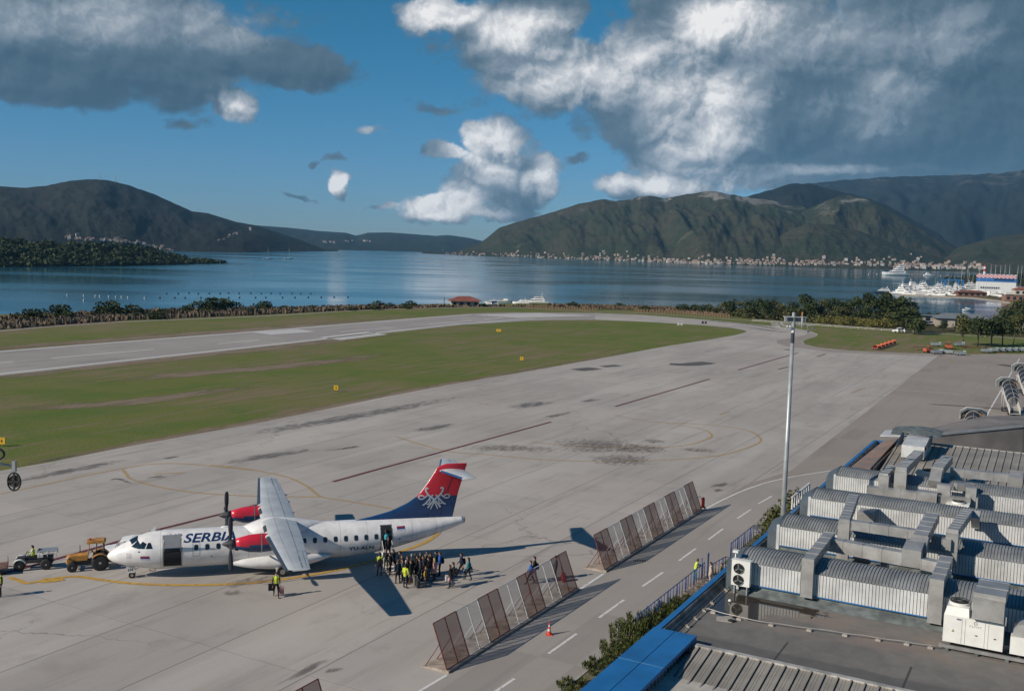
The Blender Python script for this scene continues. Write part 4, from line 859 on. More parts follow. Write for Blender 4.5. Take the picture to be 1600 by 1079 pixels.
def _membrane(t, v, b):
    u, w = uv_axes(t, v); o_u = TO[0]*UD[0]+TO[1]*UD[1]; o_w = TO[0]*VD[0]+TO[1]*VD[1]; s_ = u - o_u; q = w - o_w
    n = noise(t, v, 0.8, 6, 0.65, 0.4); f = noise(t, v, 12.0, 3, 0.7); strk = noise(t, comb(t, s_*1.2, q*0.25, 0.0), 1.0, 6, 0.65, 0.5)
    c = mixc(t, n.ss(0.3, 0.7), (0.135, 0.130, 0.120), (0.190, 0.178, 0.162))
    rust = ((s_ - 6.6).ab()).ss(3.2, 0.6) * (q - 2.0).ss(0, 2.5); c = mixc(t, (strk.ss(0.42, 0.62) * rust * 0.8), c, (0.24, 0.185, 0.155))
    # puddle in front of the first vault
    wv = noise(t, v, 1.1, 5, 0.6, 0.6) - 0.5
    pd = vmath(t, 'LENGTH', comb(t, (s_ - 7.1 - q*0.0)*(1/2.2), (q - 2.2)*(1/1.8), 0.0), out=1)
    pd2 = vmath(t, 'LENGTH', comb(t, (s_ - 7.9)*(1/1.15), (q - 4.0)*(1/2.4), 0.0), out=1)
    pd3 = vmath(t, 'LENGTH', comb(t, (s_ - 5.9)*(1/0.9), (q - 2.2)*(1/1.3), 0.0), out=1)
    wet = (pd.mn(pd2).mn(pd3) + wv*1.1).ss(1.02, 0.92)
    band = (s_ - wv*0.6).ss(1.9, 1.6); c = mixc(t, band*0.45, c, (0.055, 0.055, 0.058))
    c = mixc(t, wet*0.86, c, (0.026, 0.018, 0.011)); c = mixc(t, f.ss(0.3, 0.8)*0.2, c, (0.06, 0.06, 0.055))
    seam = (((q*(1/5.6)).fract() - 0.5).ab()).ss(0.488, 0.493) * (s_ + wv).ss(3.4, 3.2)
    c = mixc(t, seam*0.8, c, (0.03, 0.03, 0.032))
    t.links.new(c.k, b.inputs['Base Color']); t.links.new(((1.0-wet)*0.70 + 0.03).k, b.inputs['Roughness'])
    bn = t.nodes.new('ShaderNodeBump'); bn.inputs['Distance'].default_value = 0.02; t.links.new(((1.0-wet)*0.4).k, bn.inputs['Strength']); t.links.new(f.k, bn.inputs['Height']); t.links.new(bn.outputs[0], b.inputs['Normal'])
M_memb = gmat('roof_membrane', _membrane)
term = thing('terminal_building', 'long terminal building with blue edged flat roof and rows of curved steel roof vaults', 'terminal', L(0, 0, 0))
mb = MB(); sbox(mb, -16, 60.6, 0.10, 34, 0, 6.44); mb.build('wall', M_wall, term)
for k in range(15):
    w = MB(); sbox(w, -1+4*k, 1.8+4*k, 0.05, 0.09, 2.0, 4.6); w.build('window', M_glassd, term)
mb = MB(); sbox(mb, -0.6, 60.5, 0.35, 34, 6.44, 6.5); mb.build('flat_roof', M_memb, term)
mb = MB(); sbox(mb, -0.1, 60.9, 0.0, 0.30, 6.3, 6.94); par = mb.build('parapet', M_inner, term)
mb = MB(); sbox(mb, -0.1, 61.0, -0.06, 0.20, 6.944, 7.0); sbox(mb, -0.1, 61.0, -0.10, -0.062, 6.25, 6.998); sbox(mb, 60.93, 61.05, 0.2, 2.0, 6.25, 7.0); mb.build('blue_cap', M_bluecap, par)
mb = MB()     # corrugated inner lining of the parapet
n = 5; prof = [(0.21, 6.93), (0.30, 6.90), (0.32, 6.80), (0.42, 6.76), (0.44, 6.66), (0.56, 6.62), (0.60, 6.51)]
mb.add([L(s, t, z_) for s in (0.3, 60) for t, z_ in prof], [(i, i+1, i+8, i+7) for i in range(6)]); mb.build('parapet_lining', M_inner, par)
for k in range(14):
    b = MB(); s_ = 1.5+4.2*k; sbox(b, s_, s_+0.03, 0.215, 0.34, 6.7, 6.93); b.build('lining_bracket', M_inner, par)
# blue canopy roof in the foreground
mb = MB(); sbox(mb, -16, 0.25, -0.12, 0.93, 6.86, 7.04); sbox(mb, -16, 0.25, 0.97, 2.02, 6.86, 7.045); can = mb.build('blue_canopy', M_bluecap, term)
mb = MB(); sbox(mb, -16, 0.22, 0.92, 0.98, 6.82, 6.99); mb.build('canopy_gap', M_pnavy, can)
mb = MB()
for s_ in (-4.2, -8.6): sbox(mb, s_, s_+0.025, -0.12, 2.02, 7.047, 7.056)
mb.build('canopy_joint', mat('chalky_blue_joint', (0.10, 0.25, 0.42), 0.7), can)
mb = MB()     # ribbed soffit wall under the right edge of the canopy
for k in range(80): s_ = -15.8+0.2*k; sbox(mb, s_, s_+0.12, 1.80, 1.86+0.04*(k % 2), 5.6, 6.858)
sbox(mb, -16, 0.2, 1.6, 1.80, 5.4, 6.859); mb.build('canopy_fascia', M_inner, can)
def ribbed(name, s0, s1, t0, t1, z0, z1, rib=0.56, hb=0.07, parent=term, minor=True, skew=0.0):
    """sheet roof falling along s with raised seams"""
    mb = MB(); mb.add([L(s0, t0, z0), L(s1, t0, z1), L(s1, t1, z1), L(s0, t1, z0)], [(0, 1, 2, 3)]); k = 0; t = t0+0.12
    while t < t1:
        for (w, h, mi) in ((0.07, hb, 0), (0.05, 0.012, 1)):
            a = t if mi == 0 else t+0.07
            q = [L(s0, a, z0), L(s1, a, z1), L(s1, a+w, z1), L(s0, a+w, z0)]; q2 = [(p[0], p[1], p[2]+h) for p in q]; q1 = [(p[0], p[1], p[2]-0.02) for p in q]
            mb.add(q1+q2, [(4, 5, 6, 7), (0, 1, 5, 4), (1, 2, 6, 5), (2, 3, 7, 6), (3, 0, 4, 7)], mi)
        if minor:
            for d in (0.22, 0.34):
                q = [L(s0, t+d, z0+.002), L(s1, t+d, z1+.002), L(s1, t+d+0.03, z1+.014), L(s0, t+d+0.03, z0+.014), L(s0, t+d+0.06, z0+.002), L(s1, t+d+0.06, z1+.002)]; mb.add(q, [(0, 1, 2, 3), (3, 2, 5, 4)], 0)
        t += rib
    return mb.build(name, [M_beige, M_beiged], parent)
rr = ribbed('ribbed_roof', -0.55, -16, 2.28, 34, 6.86, 4.6, rib=0.57)
mb = MB(); sbox(mb, -0.62, -0.34, 2.24, 34, 6.55, 6.93); mb.build('roof_edge_trim', M_trim, rr)
mb = MB(); mb.add([L(-0.55, 2.28, 6.86), L(-16, 2.28, 4.6), L(-16, 1.9, 4.6), L(-0.55, 1.9, 5.6)], [(0, 1, 2, 3)]); mb.build('roof_verge', M_inner, rr)
# vaults
def vault(s0, t0, t1, W=3.0, rise=0.42, gaps=()):
    v = MB(); nseg = 12; a0 = 2*math.atan(rise/(W/2)); R = (W/2)/math.sin(a0); pts = []
    for i in range(nseg+1):
        a = -a0+2*a0*i/nseg; pts.append((s0+W/2+R*math.sin(a), 8.2+R*(math.cos(a)-math.cos(a0))))
    v.add([L(s, t, z_) for t in (t0, t1) for s, z_ in pts], [(i, i+1, i+nseg+2, i+nseg+1) for i in range(nseg)], 0, True)
    pitch = 0.168; k = 0; t = t0+0.05
    while t < t1-0.03:
        vs = []
        for s, z_ in pts:
            vs += [L(s, t, z_-0.005), L(s, t, z_+0.035), L(s, t+0.030, z_+0.035), L(s, t+0.030, z_-0.005)]
        fs = []
        for i in range(nseg):
            for j in range(3): fs.append((4*i+j, 4*i+j+1, 4*i+4+j+1, 4*i+4+j))
        v.add(vs, fs, 0); v.add([vs[0], vs[1], vs[2], vs[3]], [(0, 1, 2, 3)], 0)
        sh = []
        for s, z_ in pts: sh += [L(s, t+0.032, z_+0.004), L(s, t+0.062, z_+0.004)]
        v.add(sh, [(2*i, 2*i+1, 2*i+3, 2*i+2) for i in range(nseg)], 1)
        t += pitch
    ro = v.build('vault_roof', [M_vroof, M_groove], term)
    w = MB(); t = t0+0.02; sf = s0
    while t < t1-0.02:
        w.add([L(sf, t, 7.0), L(sf, t, 8.18), L(sf, min(t+0.142, t1), 8.18), L(sf, min(t+0.142, t1), 7.0)], [(0, 1, 2, 3)], 0)
        a, b = t+0.142, t+0.168
        w.add([L(sf, a, 7.0), L(sf, a, 8.18), L(sf+0.035, a, 8.18), L(sf+0.035, a, 7.0), L(sf+0.035, b, 8.18), L(sf+0.035, b, 7.0), L(sf, b, 8.18), L(sf, b, 7.0)], [(0, 1, 2, 3), (3, 2, 4, 5), (5, 4, 6, 7)], 1); t += 0.168
    w.build('vault_cladding', [M_clad, M_groove], ro)
    b = MB(); sbox(b, s0+0.04, s0+W, t0, t1, 6.98, 8.17); b.build('vault_core', M_clad, ro)
    b = MB(); sbox(b, s0-0.05, s0+0.02, t0, t1, 6.955, 6.995); b.build('drip_edge', M_bluecap, ro)
    b = MB(); sbox(b, s0+0.10, s0+W-0.1, t0+0.1, t1, 6.5, 6.95); b.add([L(s0+0.1, t0+.1, 6.8), L(s0+0.1, t1, 6.8), L(s0-0.55, t1, 6.505), L(s0-0.55, t0+.1, 6.505)], [(0, 1, 2, 3)]); b.build('vault_plinth', M_plinth, ro)
    # end flashing towards the apron
    e = MB(); R0 = [L(s, t0, z_+0.05) for s, z_ in pts]; R1 = [L(s, t0-0.75, z_-0.45) for s, z_ in pts]; R1 = [(p[0], p[1], max(p[2], 7.02)) for p in R1]
    e.add(R0+R1, [(i, i+1, i+nseg+2, i+nseg+1) for i in range(nseg)], 0, True)
    e.add([L(s0, t0, 8.22), L(s0, t0-0.72, 7.75), L(s0, t0-0.72, 6.5), L(s0, t0, 6.5)], [(0, 1, 2, 3)]); e.build('end_flashing', mat('blue_grey_flashing', (0.095, 0.12, 0.14), 0.5, metal=0.3), ro)
    c = MB(); sbox(c, s0-0.04, s0+0.10, t0-0.16, t0+0.02, 6.6, 8.28); c.build('corner_trim', M_clad, ro)
    return ro
for s0, t0 in ((9.35, 1.35), (18.0, 1.35), (26.8, 1.30), (35.6, 1.25)): vault(s0, t0, 34 if s0 > 9 else 20)
# far ribbed gable, raised brown tank roof, lantern
rf = ribbed('ribbed_roof', 56.4, 44.5, 2.9, 34, 8.02, 6.80, rib=0.60)
ribbed('ribbed_roof', 56.55, 60.5, 2.9, 34, 8.02, 7.30, rib=0.60)
mb = MB(); sbox(mb, 56.35, 56.6, 2.9, 34, 7.98, 8.07); mb.build('roof_ridge', M_trim, rf)
mb = MB(); sbox(mb, 44.2, 44.46, 2.4, 34, 6.5, 6.86); mb.build('roof_edge_trim', M_trim, rf)
mb = MB(); mb.add([L(44.0, 0.65, 7.15), L(60.3, 0.95, 7.15), L(60.3, 2.3, 7.55), L(44.3, 2.35, 7.35), L(44.0, 0.65, 6.5), L(60.3, 0.95, 6.5), L(60.3, 2.5, 6.5), L(44.3, 2.5, 6.5)], [(0, 1, 2, 3), (0, 1, 5, 4), (1, 2, 6, 5), (2, 3, 7, 6), (3, 0, 4, 7)])
tk = mb.build('raised_roof_box', mat('rusty_brown_roof', (0.27, 0.17, 0.13), 0.7, var=0.35, scale=0.5, col2=(0.17, 0.145, 0.13)), term)
mb = MB(); sbox(mb, 43.85, 44.0, 0.6, 2.5, 6.6, 7.2); sbox(mb, 43.8, 43.95, 2.5, 5.0, 6.55, 6.9); mb.build('roof_edge_trim', M_trim, tk)
mb = MB(); sbox(mb, 45, 59, 2.505, 2.56, 6.9, 7.3); mb.build('roof_box_side', M_inner, tk)
M_hcheek = mat('dark_slate_sheet', (0.03, 0.04, 0.055), 0.5)
ln = MB(); ln.add([L(50.0, 4.0, 7.6), L(50.0, 5.9, 7.6), L(50.0, 5.9, 8.7), L(50.0, 4.0, 8.7), L(54, 3.9, 7.6), L(54, 6.0, 7.6), L(54, 6.0, 8.95), L(54, 3.9, 8.95)], [(0, 1, 2, 3), (3, 2, 6, 7), (0, 3, 7, 4), (1, 2, 6, 5), (4, 5, 6, 7)])
lan = ln.build('roof_lantern', M_clad, term)
mb = MB(); mb.add([L(53.5, 1.6, 8.75), L(53.5, 3.9, 8.95), L(56.5, 3.9, 9.05), L(56.5, 1.6, 8.85), L(53.5, 1.6, 8.67), L(53.5, 3.9, 8.87), L(56.5, 3.9, 8.97), L(56.5, 1.6, 8.77)], [(0, 1, 2, 3), (4, 5, 6, 7), (0, 1, 5, 4), (1, 2, 6, 5), (2, 3, 7, 6), (3, 0, 4, 7)]); mb.build('lantern_awning', M_clad, lan)
mb = MB(); R = []
for s, h in ((54.2, 8.85), (55.5, 9.15), (56.8, 9.2), (58.2, 9.0)): R.append([L(s, 2.4+4.3*i/6, h+0.0+0.28*math.sin(math.pi*i/6)) for i in range(7)])
mb.rings(R, closed=False); mb.build('lantern_roof', M_plinth, lan)
for t in (3.5, 5.95):
    mb = MB(); mb.add([L(50.2, t, 8.72), L(50.2, t+.18, 8.72), L(53.6, t+.18, 9.25), L(53.6, t, 9.25), L(50.2, t, 8.4), L(50.2, t+.18, 8.4), L(53.6, t+.18, 8.7), L(53.6, t, 8.7)], [(0, 1, 2, 3), (4, 5, 6, 7), (0, 1, 5, 4), (1, 2, 6, 5), (2, 3, 7, 6), (3, 0, 4, 7)]); mb.build('lantern_cheek', M_hcheek, lan)
# grey side hall beyond the terminal
hall = thing('annex_building', 'plain grey walled annex rising behind the far end of the terminal roof', 'building', L(66, 4, 0))
mb = MB(); mb.add([L(61.3, 3.4, 0), L(66.5, 13, 0), L(84, 34, 0), L(90, 30, 0), L(72, 9, 0), L(66, 3, 0), L(61.3, 3.4, 7.5), L(66.5, 13, 8.95), L(84, 34, 9.3), L(90, 30, 9.3), L(72, 9, 8.9), L(66, 3, 7.5)], [(0, 1, 7, 6), (1, 2, 8, 7), (2, 3, 9, 8), (3, 4, 10, 9), (4, 5, 11, 10), (5, 0, 6, 11), (6, 7, 10, 11), (7, 8, 9, 10)]); mb.build('wall', mat('grey_panel_wall', (0.16, 0.15, 0.145), 0.8, var=0.2, scale=0.3), hall)
mb = MB()
for a, b in (((61.2, 3.3), (66.4, 13)), ((66.4, 13), (83.9, 34))):
    za, zb_ = (7.5, 8.95) if a[0] < 62 else (8.95, 9.3); mb.add([L(a[0]-.05, a[1], za), L(b[0]-.05, b[1], zb_), L(b[0]+.35, b[1]-.3, zb_), L(a[0]+.35, a[1]-.3, za), L(a[0]-.05, a[1], za+.16), L(b[0]-.05, b[1], zb_+.16), L(b[0]+.35, b[1]-.3, zb_+.16), L(a[0]+.35, a[1]-.3, za+.16)], [(0, 1, 2, 3), (4, 5, 6, 7), (0, 1, 5, 4), (1, 2, 6, 5), (2, 3, 7, 6), (3, 0, 4, 7)])
mb.build('wall_coping', M_vroof, hall)

# ---- roof plant: ducts
def duct(name, label, segs, group='sheet metal ducts crossing the vaulted roof'):
    a = segs[0]; t_ = thing(name, label, 'duct', L(a[0][0], a[0][1], 6.5), group)
    for p, q, w, h in segs:
        P, Q = Vector(L(*p)), Vector(L(*q)); d = (Q-P); ln_ = d.length; d.normalize()
        hv = Vector((UD[0], UD[1], 0)) if abs(d.z) > 0.9 else Vector((0, 0, 1)); sd = d.cross(hv).normalized(); hv = sd.cross(d).normalized()
        mb = MB(); R = []; n = max(1, int(ln_/0.9)); st_ = [(0, 0)]
        prof = []
        for i in range(n+1):
            x = ln_*i/n
            if i > 0 and i < n: prof += [(x-0.02, 0), (x-0.02, 0.022), (x+0.02, 0.022), (x+0.02, 0)]
            elif i == 0: prof += [(0, 0.018), (0.035, 0.018), (0.035, 0)]
            else: prof += [(x-0.035, 0), (x-0.035, 0.018), (x, 0.018)]
        for x, e in prof:
            c = P+d*x; R.append([tuple(c+sd*(a_*(w/2+e))+hv*(b_*(h/2+e))) for a_, b_ in ((-1, -1), (1, -1), (1, 1), (-1, 1))])
        mb.rings(R, sm=False); mb.build('duct_section', M_galv, t_)
    return t_
duct('roof_duct', 'galvanised duct dropping down the front vault wall nearest the blue parapet', [((9.2, 5.12, 8.72), (9.2, 5.12, 6.95), 0.62, 0.42), ((8.99, 5.12, 8.80), (14.3, 5.12, 9.02), 0.60, 0.50)])
duct('roof_duct', 'galvanised duct dropping down the front vault wall beside the white plant cabinet', [((9.15, 11.5, 8.85), (9.15, 11.5, 6.85), 0.66, 0.42), ((8.94, 11.5, 8.86), (13.2, 11.5, 9.0), 0.64, 0.5)])
duct('roof_duct', 'long level duct running just behind the front vault between its two drop ducts', [((13.9, 5.0, 8.72), (13.35, 9.3, 8.72), 0.62, 0.72), ((13.3, 10.3, 8.62), (13.05, 11.6, 8.60), 0.55, 0.60), ((14.6, 9.75, 9.0), (13.0, 9.75, 8.85), 0.95, 0.95)])
duct('roof_duct', 'upright duct with elbow standing on the second vault nearest the blue parapet', [((16.7, 5.5, 9.45), (16.7, 5.5, 7.2), 0.66, 0.5), ((16.5, 5.5, 9.35), (25.0, 4.5, 9.0), 0.58, 0.5)])
duct('roof_duct', 'level duct between the two upright ducts above the second vault', [((16.7, 5.9, 9.30), (16.7, 10.1, 9.30), 0.5, 0.55), ((16.7, 10.9, 9.0), (16.7, 11.4, 9.0), 0.5, 0.6)])
duct('roof_duct', 'stepped duct junction above the small fan between first and second vaults', [((20.5, 9.9, 9.5), (15.2, 9.9, 9.35), 0.75, 0.6), ((15.2, 9.9, 9.3), (14.2, 9.9, 8.9), 0.9, 0.7)])
duct('roof_duct', 'tall upright duct reaching back to the third vault wall at the right', [((17.0, 11.4, 9.65), (17.0, 11.4, 7.7), 0.66, 0.62), ((16.8, 11.4, 9.6), (25.2, 11.5, 9.0), 0.58, 0.5), ((25.2, 11.95, 9.0), (26.6, 11.95, 8.0), 0.5, 0.5)])
duct('roof_duct', 'short wide duct stub against the third vault wall behind the second vault', [((26.75, 5.2, 7.6), (25.8, 5.2, 7.5), 1.0, 0.9)])
duct('roof_duct', 'upright duct standing by the fourth vault nearest the blue parapet', [((34.6, 4.95, 8.9), (34.6, 4.95, 7.0), 0.75, 0.6), ((34.6, 4.9, 8.75), (38.5, 4.9, 8.7), 0.6, 0.5)])
duct('roof_duct', 'broad sloping duct climbing over the fourth vault beside the upright one', [((34.8, 6.1, 9.35), (34.8, 6.1, 7.2), 0.85, 0.6), ((34.6, 6.1, 9.35), (44.5, 6.1, 9.0), 0.75, 0.6)])
duct('roof_duct', 'second broad sloping duct climbing over the fourth vault in its middle', [((36.5, 8.4, 9.3), (43.5, 8.4, 9.0), 0.8, 0.6), ((36.5, 8.4, 9.2), (35.4, 8.4, 8.5), 0.8, 0.7)])
duct('roof_duct', 'low boxy duct lying in front of the fourth vault', [((33.3, 4.0, 7.9), (33.4, 7.5, 7.9), 0.7, 0.6), ((33.0, 7.5, 8.0), (33.0, 8.9, 8.0), 0.9, 0.85), ((33.2, 8.9, 7.9), (33.6, 11.0, 7.9), 0.7, 0.6)])
duct('roof_duct', 'hooded duct corner beside the half hidden white fan unit', [((34.0, 9.2, 8.9), (34.0, 9.2, 7.6), 0.9, 0.7), ((34.5, 9.9, 8.7), (35.2, 11.0, 8.7), 0.5, 0.5), ((34.2, 11.0, 8.9), (34.2, 11.0, 7.2), 0.7, 0.6)])
duct('roof_duct', 'long level duct in front of the far ribbed roof', [((39.8, 9.0, 8.75), (40.3, 14.0, 8.75), 0.62, 0.62), ((40.6, 13.6, 8.9), (39.2, 13.6, 8.6), 0.95, 0.8)])
duct('roof_duct', 'galvanised hood standing on the white plant cabinet', [((6.75, 14.05, 8.35), (6.75, 14.05, 9.35), 1.35, 1.1), ((6.4, 14.05, 9.3), (9.0, 14.1, 9.25), 1.35, 0.5)])
# air conditioning units
def fan_face(mb_l, par, c, ax, r):
    f = MB(); A = Vector(ax); f.cyl(tuple(Vector(c)), r, 0.03, 22, axis=ax); o = f.build('fan_opening', M_dark, par)
    g = MB(); B = A.cross(Vector((0, 0, 1))); B = B.normalized() if B.length > .1 else Vector((1, 0, 0)); Cc = A.cross(B)
    for k in range(3):
        a = 2*math.pi*k/3+0.4; p0 = Vector(c)+A*0.03; d = B*math.cos(a)+Cc*math.sin(a); e = B*math.cos(a+0.9)+Cc*math.sin(a+0.9)
        g.add([tuple(p0+d*0.05), tuple(p0+d*r*0.85), tuple(p0+(d+e)*r*0.48), tuple(p0+e*0.06)], [(0, 1, 2, 3)])
    g.cyl(tuple(Vector(c)+A*0.035), r*0.2, 0.03, 10, axis=ax); g.build('fan_blades', M_line, o)
    h = MB()
    for rr_ in (1.0, 0.72, 0.45): 
        P = [tuple(Vector(c)+A*0.055+(B*math.cos(2*math.pi*j/20)+Cc*math.sin(2*math.pi*j/20))*r*rr_) for j in range(21)]; h.tube(P, 0.008 if rr_ < 1 else 0.02, 4, cap=False, sm=False)
    for j in range(4): a = math.pi*j/4; d = (B*math.cos(a)+Cc*math.sin(a))*r; h.tube([tuple(Vector(c)+A*0.055-d), tuple(Vector(c)+A*0.055+d)], 0.007, 4, sm=False)
    h.build('fan_guard', M_black, o)
ac = thing('air_conditioner', 'white outdoor air conditioner with two stacked fans at the corner of the front vault', 'air conditioner', L(9.0, 1.6, 6.98))
mb = MB(); sbox(mb, 8.72, 9.06, 1.10, 2.12, 7.0, 8.40); mb.build('casing', M_acw, ac)
mb = MB(); sbox(mb, 8.70, 9.08, 1.08, 2.14, 8.402, 8.43); mb.build('casing_lid', M_acw, ac)
fd = (-UD[0], -UD[1], 0)
for z_ in (7.98, 7.34): fan_face(None, ac, L(8.71, 1.50, z_), fd, 0.27)
for t in (1.25, 1.95):
    b = MB(); sbox(b, 8.75, 9.05, t, t+0.06, 6.52, 6.998); b.build('bracket', M_line, ac)
pb = thing('pipe_bracket', 'white mast bracket at the top corner of the front vault', 'bracket', L(9.3, 1.2, 8.2))
mb = MB(); mb.tube([L(9.2, 1.15, 7.6), L(9.2, 1.15, 8.75)], 0.035, 6); mb.build('bracket_post', M_acw, pb); mb = MB(); sbox(mb, 9.05, 9.35, 1.02, 1.32, 8.70, 8.82); mb.build('bracket_cap', M_acw, pb)
cb = thing('plant_cabinet', 'large white rooftop air handling cabinet with a round fan on its left shoulder', 'air handler', L(7.2, 13.4, 6.5))
mb = MB(); sbox(mb, 6.5, 7.9, 12.15, 14.75, 6.92, 8.22); cab = mb.build('casing', M_acw, cb)
mb = MB(); mb.add([L(6.5, 12.15, 8.224), L(6.5, 13.25, 8.224), L(7.9, 13.25, 8.224), L(7.9, 12.15, 8.224), L(6.7, 12.25, 8.62), L(6.7, 13.2, 8.62), L(7.85, 13.2, 8.62), L(7.85, 12.25, 8.62)], [(4, 5, 6, 7), (0, 1, 5, 4), (1, 2, 6, 5), (2, 3, 7, 6), (3, 0, 4, 7)]); mb.build('fan_box', M_acw, cb)
mb = MB(); mb.cyl(L(7.28, 12.73, 8.68), 0.46, 0.14, 26); mb.build('fan_collar', M_acw, cb)
fan_face(None, cb, L(7.28, 12.73, 8.745), (0, 0, 1), 0.42)
for t in (12.95, 13.1, 13.95, 14.1): 
    b = MB(); sbox(b, 6.488, 6.499, t, t+0.012, 6.95, 8.18); b.build('panel_gap', M_line, cb)
for t, z_ in ((13.55, 7.45), (14.35, 7.45)): b = MB(); sbox(b, 6.47, 6.499, t, t+0.10, z_, z_+0.035); b.build('latch', M_dark, cb)
def plane_text(par, txt, s, t0, z0, h, wid, m, name='lettering', bold=0.0):
    V, F = ptext(None, txt, 0, 0, h, m, bold=bold, wid=wid); b = MB(); b.add([L(s, t0+p[0], z0+p[1]) for p in V], F); return b.build(name, m, par)
M_lgrey = mat('grey_print', (0.13, 0.15, 0.18), 0.6)
plane_text(cab, 'CLIVET', 6.495, 13.28, 7.83, 0.10, 0.55, M_lgrey, bold=-0.001)
mb = MB(); ring = [[L(6.495, 13.55+r*math.cos(a), 8.04+r*math.sin(a)) for a in [2*math.pi*j/16 for j in range(17)]] for r in (0.085, 0.055)]; mb.rings(ring, closed=False, sm=False); mb.build('round_logo', M_lgrey, cab)
mb = MB(); mb.add([L(6.494, 12.52, 7.45), L(6.494, 12.66, 7.45), L(6.494, 12.59, 7.60)], [(0, 1, 2)]); mb.build('warning_triangle', mat('warning_print', (0.25, 0.22, 0.12), 0.6), cab)
mb = MB(); sbox(mb, 6.49, 6.497, 12.72, 12.92, 8.06, 8.14); mb.build('rating_plate', M_lgrey, cab)
mb = MB()
for s_ in (6.45, 7.8): sbox(mb, s_, s_+0.12, 12.0, 20, 6.62, 6.78)
mb.build('support_rail', M_steel, cb)
for t in (12.3, 13.6, 14.9, 16.4):
    b = MB(); sbox(b, 6.4, 8.0, t, t+0.15, 6.505, 6.618); b.build('support_foot', M_plinth, cb)
c2 = thing('plant_cabinet', 'smaller white rooftop cabinet with a curved metal cowl at the right edge', 'air handler', L(7.3, 16, 6.5))
mb = MB(); sbox(mb, 6.5, 7.9, 15.05, 17.2, 6.92, 7.75); mb.build('casing', M_acw, c2)
mb = MB(); R = [[L(6.6+0.0, 15.1+0.1*0, 7.75)]]; pr = [(15.12, 7.76), (15.15, 8.05), (15.35, 8.3), (15.7, 8.42), (16.4, 8.45)]; mb.rings([[L(6.62, t, z_) for t, z_ in pr]+[L(6.62, 16.4, 7.76)], [L(7.7, t, z_) for t, z_ in pr]+[L(7.7, 16.4, 7.76)]], sm=False); mb.build('cowl', M_galv, c2)
for t in (15.9, 16.7): b = MB(); sbox(b, 6.488, 6.499, t, t+0.012, 6.95, 7.7); b.build('panel_gap', M_line, c2)
def fanunit(label, s, t, z0, w=1.0, h=0.8):
    u = thing('condenser_unit', label, 'condenser', L(s, t, 6.5)); b = MB(); sbox(b, s-w/2, s+w/2, t-w*0.75, t+w*0.75, 6.5, z0+h); b.build('casing', M_acw, u)
    b = MB(); b.cyl(L(s, t, z0+h+0.06), w*0.42, 0.12, 22); b.build('fan_collar', M_acw, u); fan_face(None, u, L(s, t, z0+h+0.12), (0, 0, 1), w*0.38); return u
fanunit('white condenser with dark fan between the first and second vaults', 14.6, 10.9, 7.2)
fanunit('white condenser half hidden by the ducts in front of the fourth vault', 32.9, 10.3, 7.1)
fanunit('sunlit white condenser between the fourth vault and the far ribbed roof', 41.0, 7.4, 7.4, 1.3, 0.9)
v_ = thing('vent_cowl', 'round topped metal vent behind the second row of ducts', 'vent', L(39.5, 9.6, 6.5))
mb = MB(); R = [[L(39.2, 9.6+0.5*math.cos(a), 8.1+0.5*math.sin(a)) for a in [math.pi*j/10 for j in range(11)]], [L(39.8, 9.6+0.5*math.cos(a), 8.1+0.5*math.sin(a)) for a in [math.pi*j/10 for j in range(11)]]]; mb.rings(R); mb.build('cowl', M_galv, v_); mb = MB(); sbox(mb, 39.25, 39.75, 9.2, 10.0, 6.5, 8.1); mb.build('cowl_base', M_galv, v_)
v_ = thing('vent_cowl', 'small round topped vent between the two front vaults', 'vent', L(14.5, 8.2, 6.5))
mb = MB(); mb.ell(L(14.5, 8.2, 8.3), (0.38, 0.38, 0.35)); mb.build('cowl', M_galv, v_); mb = MB(); mb.cyl(L(14.5, 8.2, 7.35), 0.25, 1.7, 14); mb.build('cowl_base', M_galv, v_)
# lightning conductor on its little blocks
M_blk = mat('concrete_block', (0.36, 0.33, 0.30), 0.85); M_wire = mat('aluminium_wire', (0.42, 0.40, 0.37), 0.5, metal=0.4)
for label, P, nb in (('lightning wire on concrete blocks running beside the blue parapet', [(-0.3, 0.85), (9.0, 0.78), (17.6, 0.85)], 13), ('lightning wire on concrete blocks crossing the flat roof to the white cabinet', [(5.2, 0.82), (4.9, 3.5), (5.5, 7.0), (6.0, 10.0), (6.3, 12.0)], 8), ('lightning wire between the second and third vaults near the parapet', [(21.6, 0.85), (26.2, 0.85)], 4)):
    lw = thing('lightning_wire', label, 'wire', L(P[0][0], P[0][1], 6.5)); Q = smooth_pts(P, 8); mb = MB(); mb.tube([L(a, b, 6.66+0.015*math.sin(i*1.3)) for i, (a, b) in enumerate(Q)], 0.022, 5); mb.build('wire', M_wire, lw)
    for k in range(nb):
        a, b = Q[int((k+0.5)/nb*(len(Q)-1))]; m = MB(); sbox(m, a-0.09, a+0.09, b-0.12, b+0.12, 6.502, 6.60); m.box(L(a, b, 6.625), (0.06, 0.06, 0.06)); m.build('wire_block', M_blk, lw)
o = MB(); o.ell(L(7.3, 1.5, 6.58), (0.10, 0.10, 0.08)); tag(o.build('roof_vent_cap', M_acw), 'small white round cap on the wet roof in front of the air conditioner', 'vent cap')
o = MB(); o.prism([L(4.15, 1.75, 0)[:2], L(4.7, 1.6, 0)[:2], L(5.1, 2.1, 0)[:2], L(4.8, 2.55, 0)[:2], L(4.3, 2.5, 0)[:2]], 6.504, 6.53); tag(o.build('roof_patch', M_blk), 'pale ragged repair patch on the dark flat roof', 'roof patch')
o = MB(); o.ell(L(4.45, 2.45, 6.56), (0.2, 0.16, 0.07)); tag(o.build('drain_cover', M_black), 'dark drain dome beside the pale repair patch', 'drain')
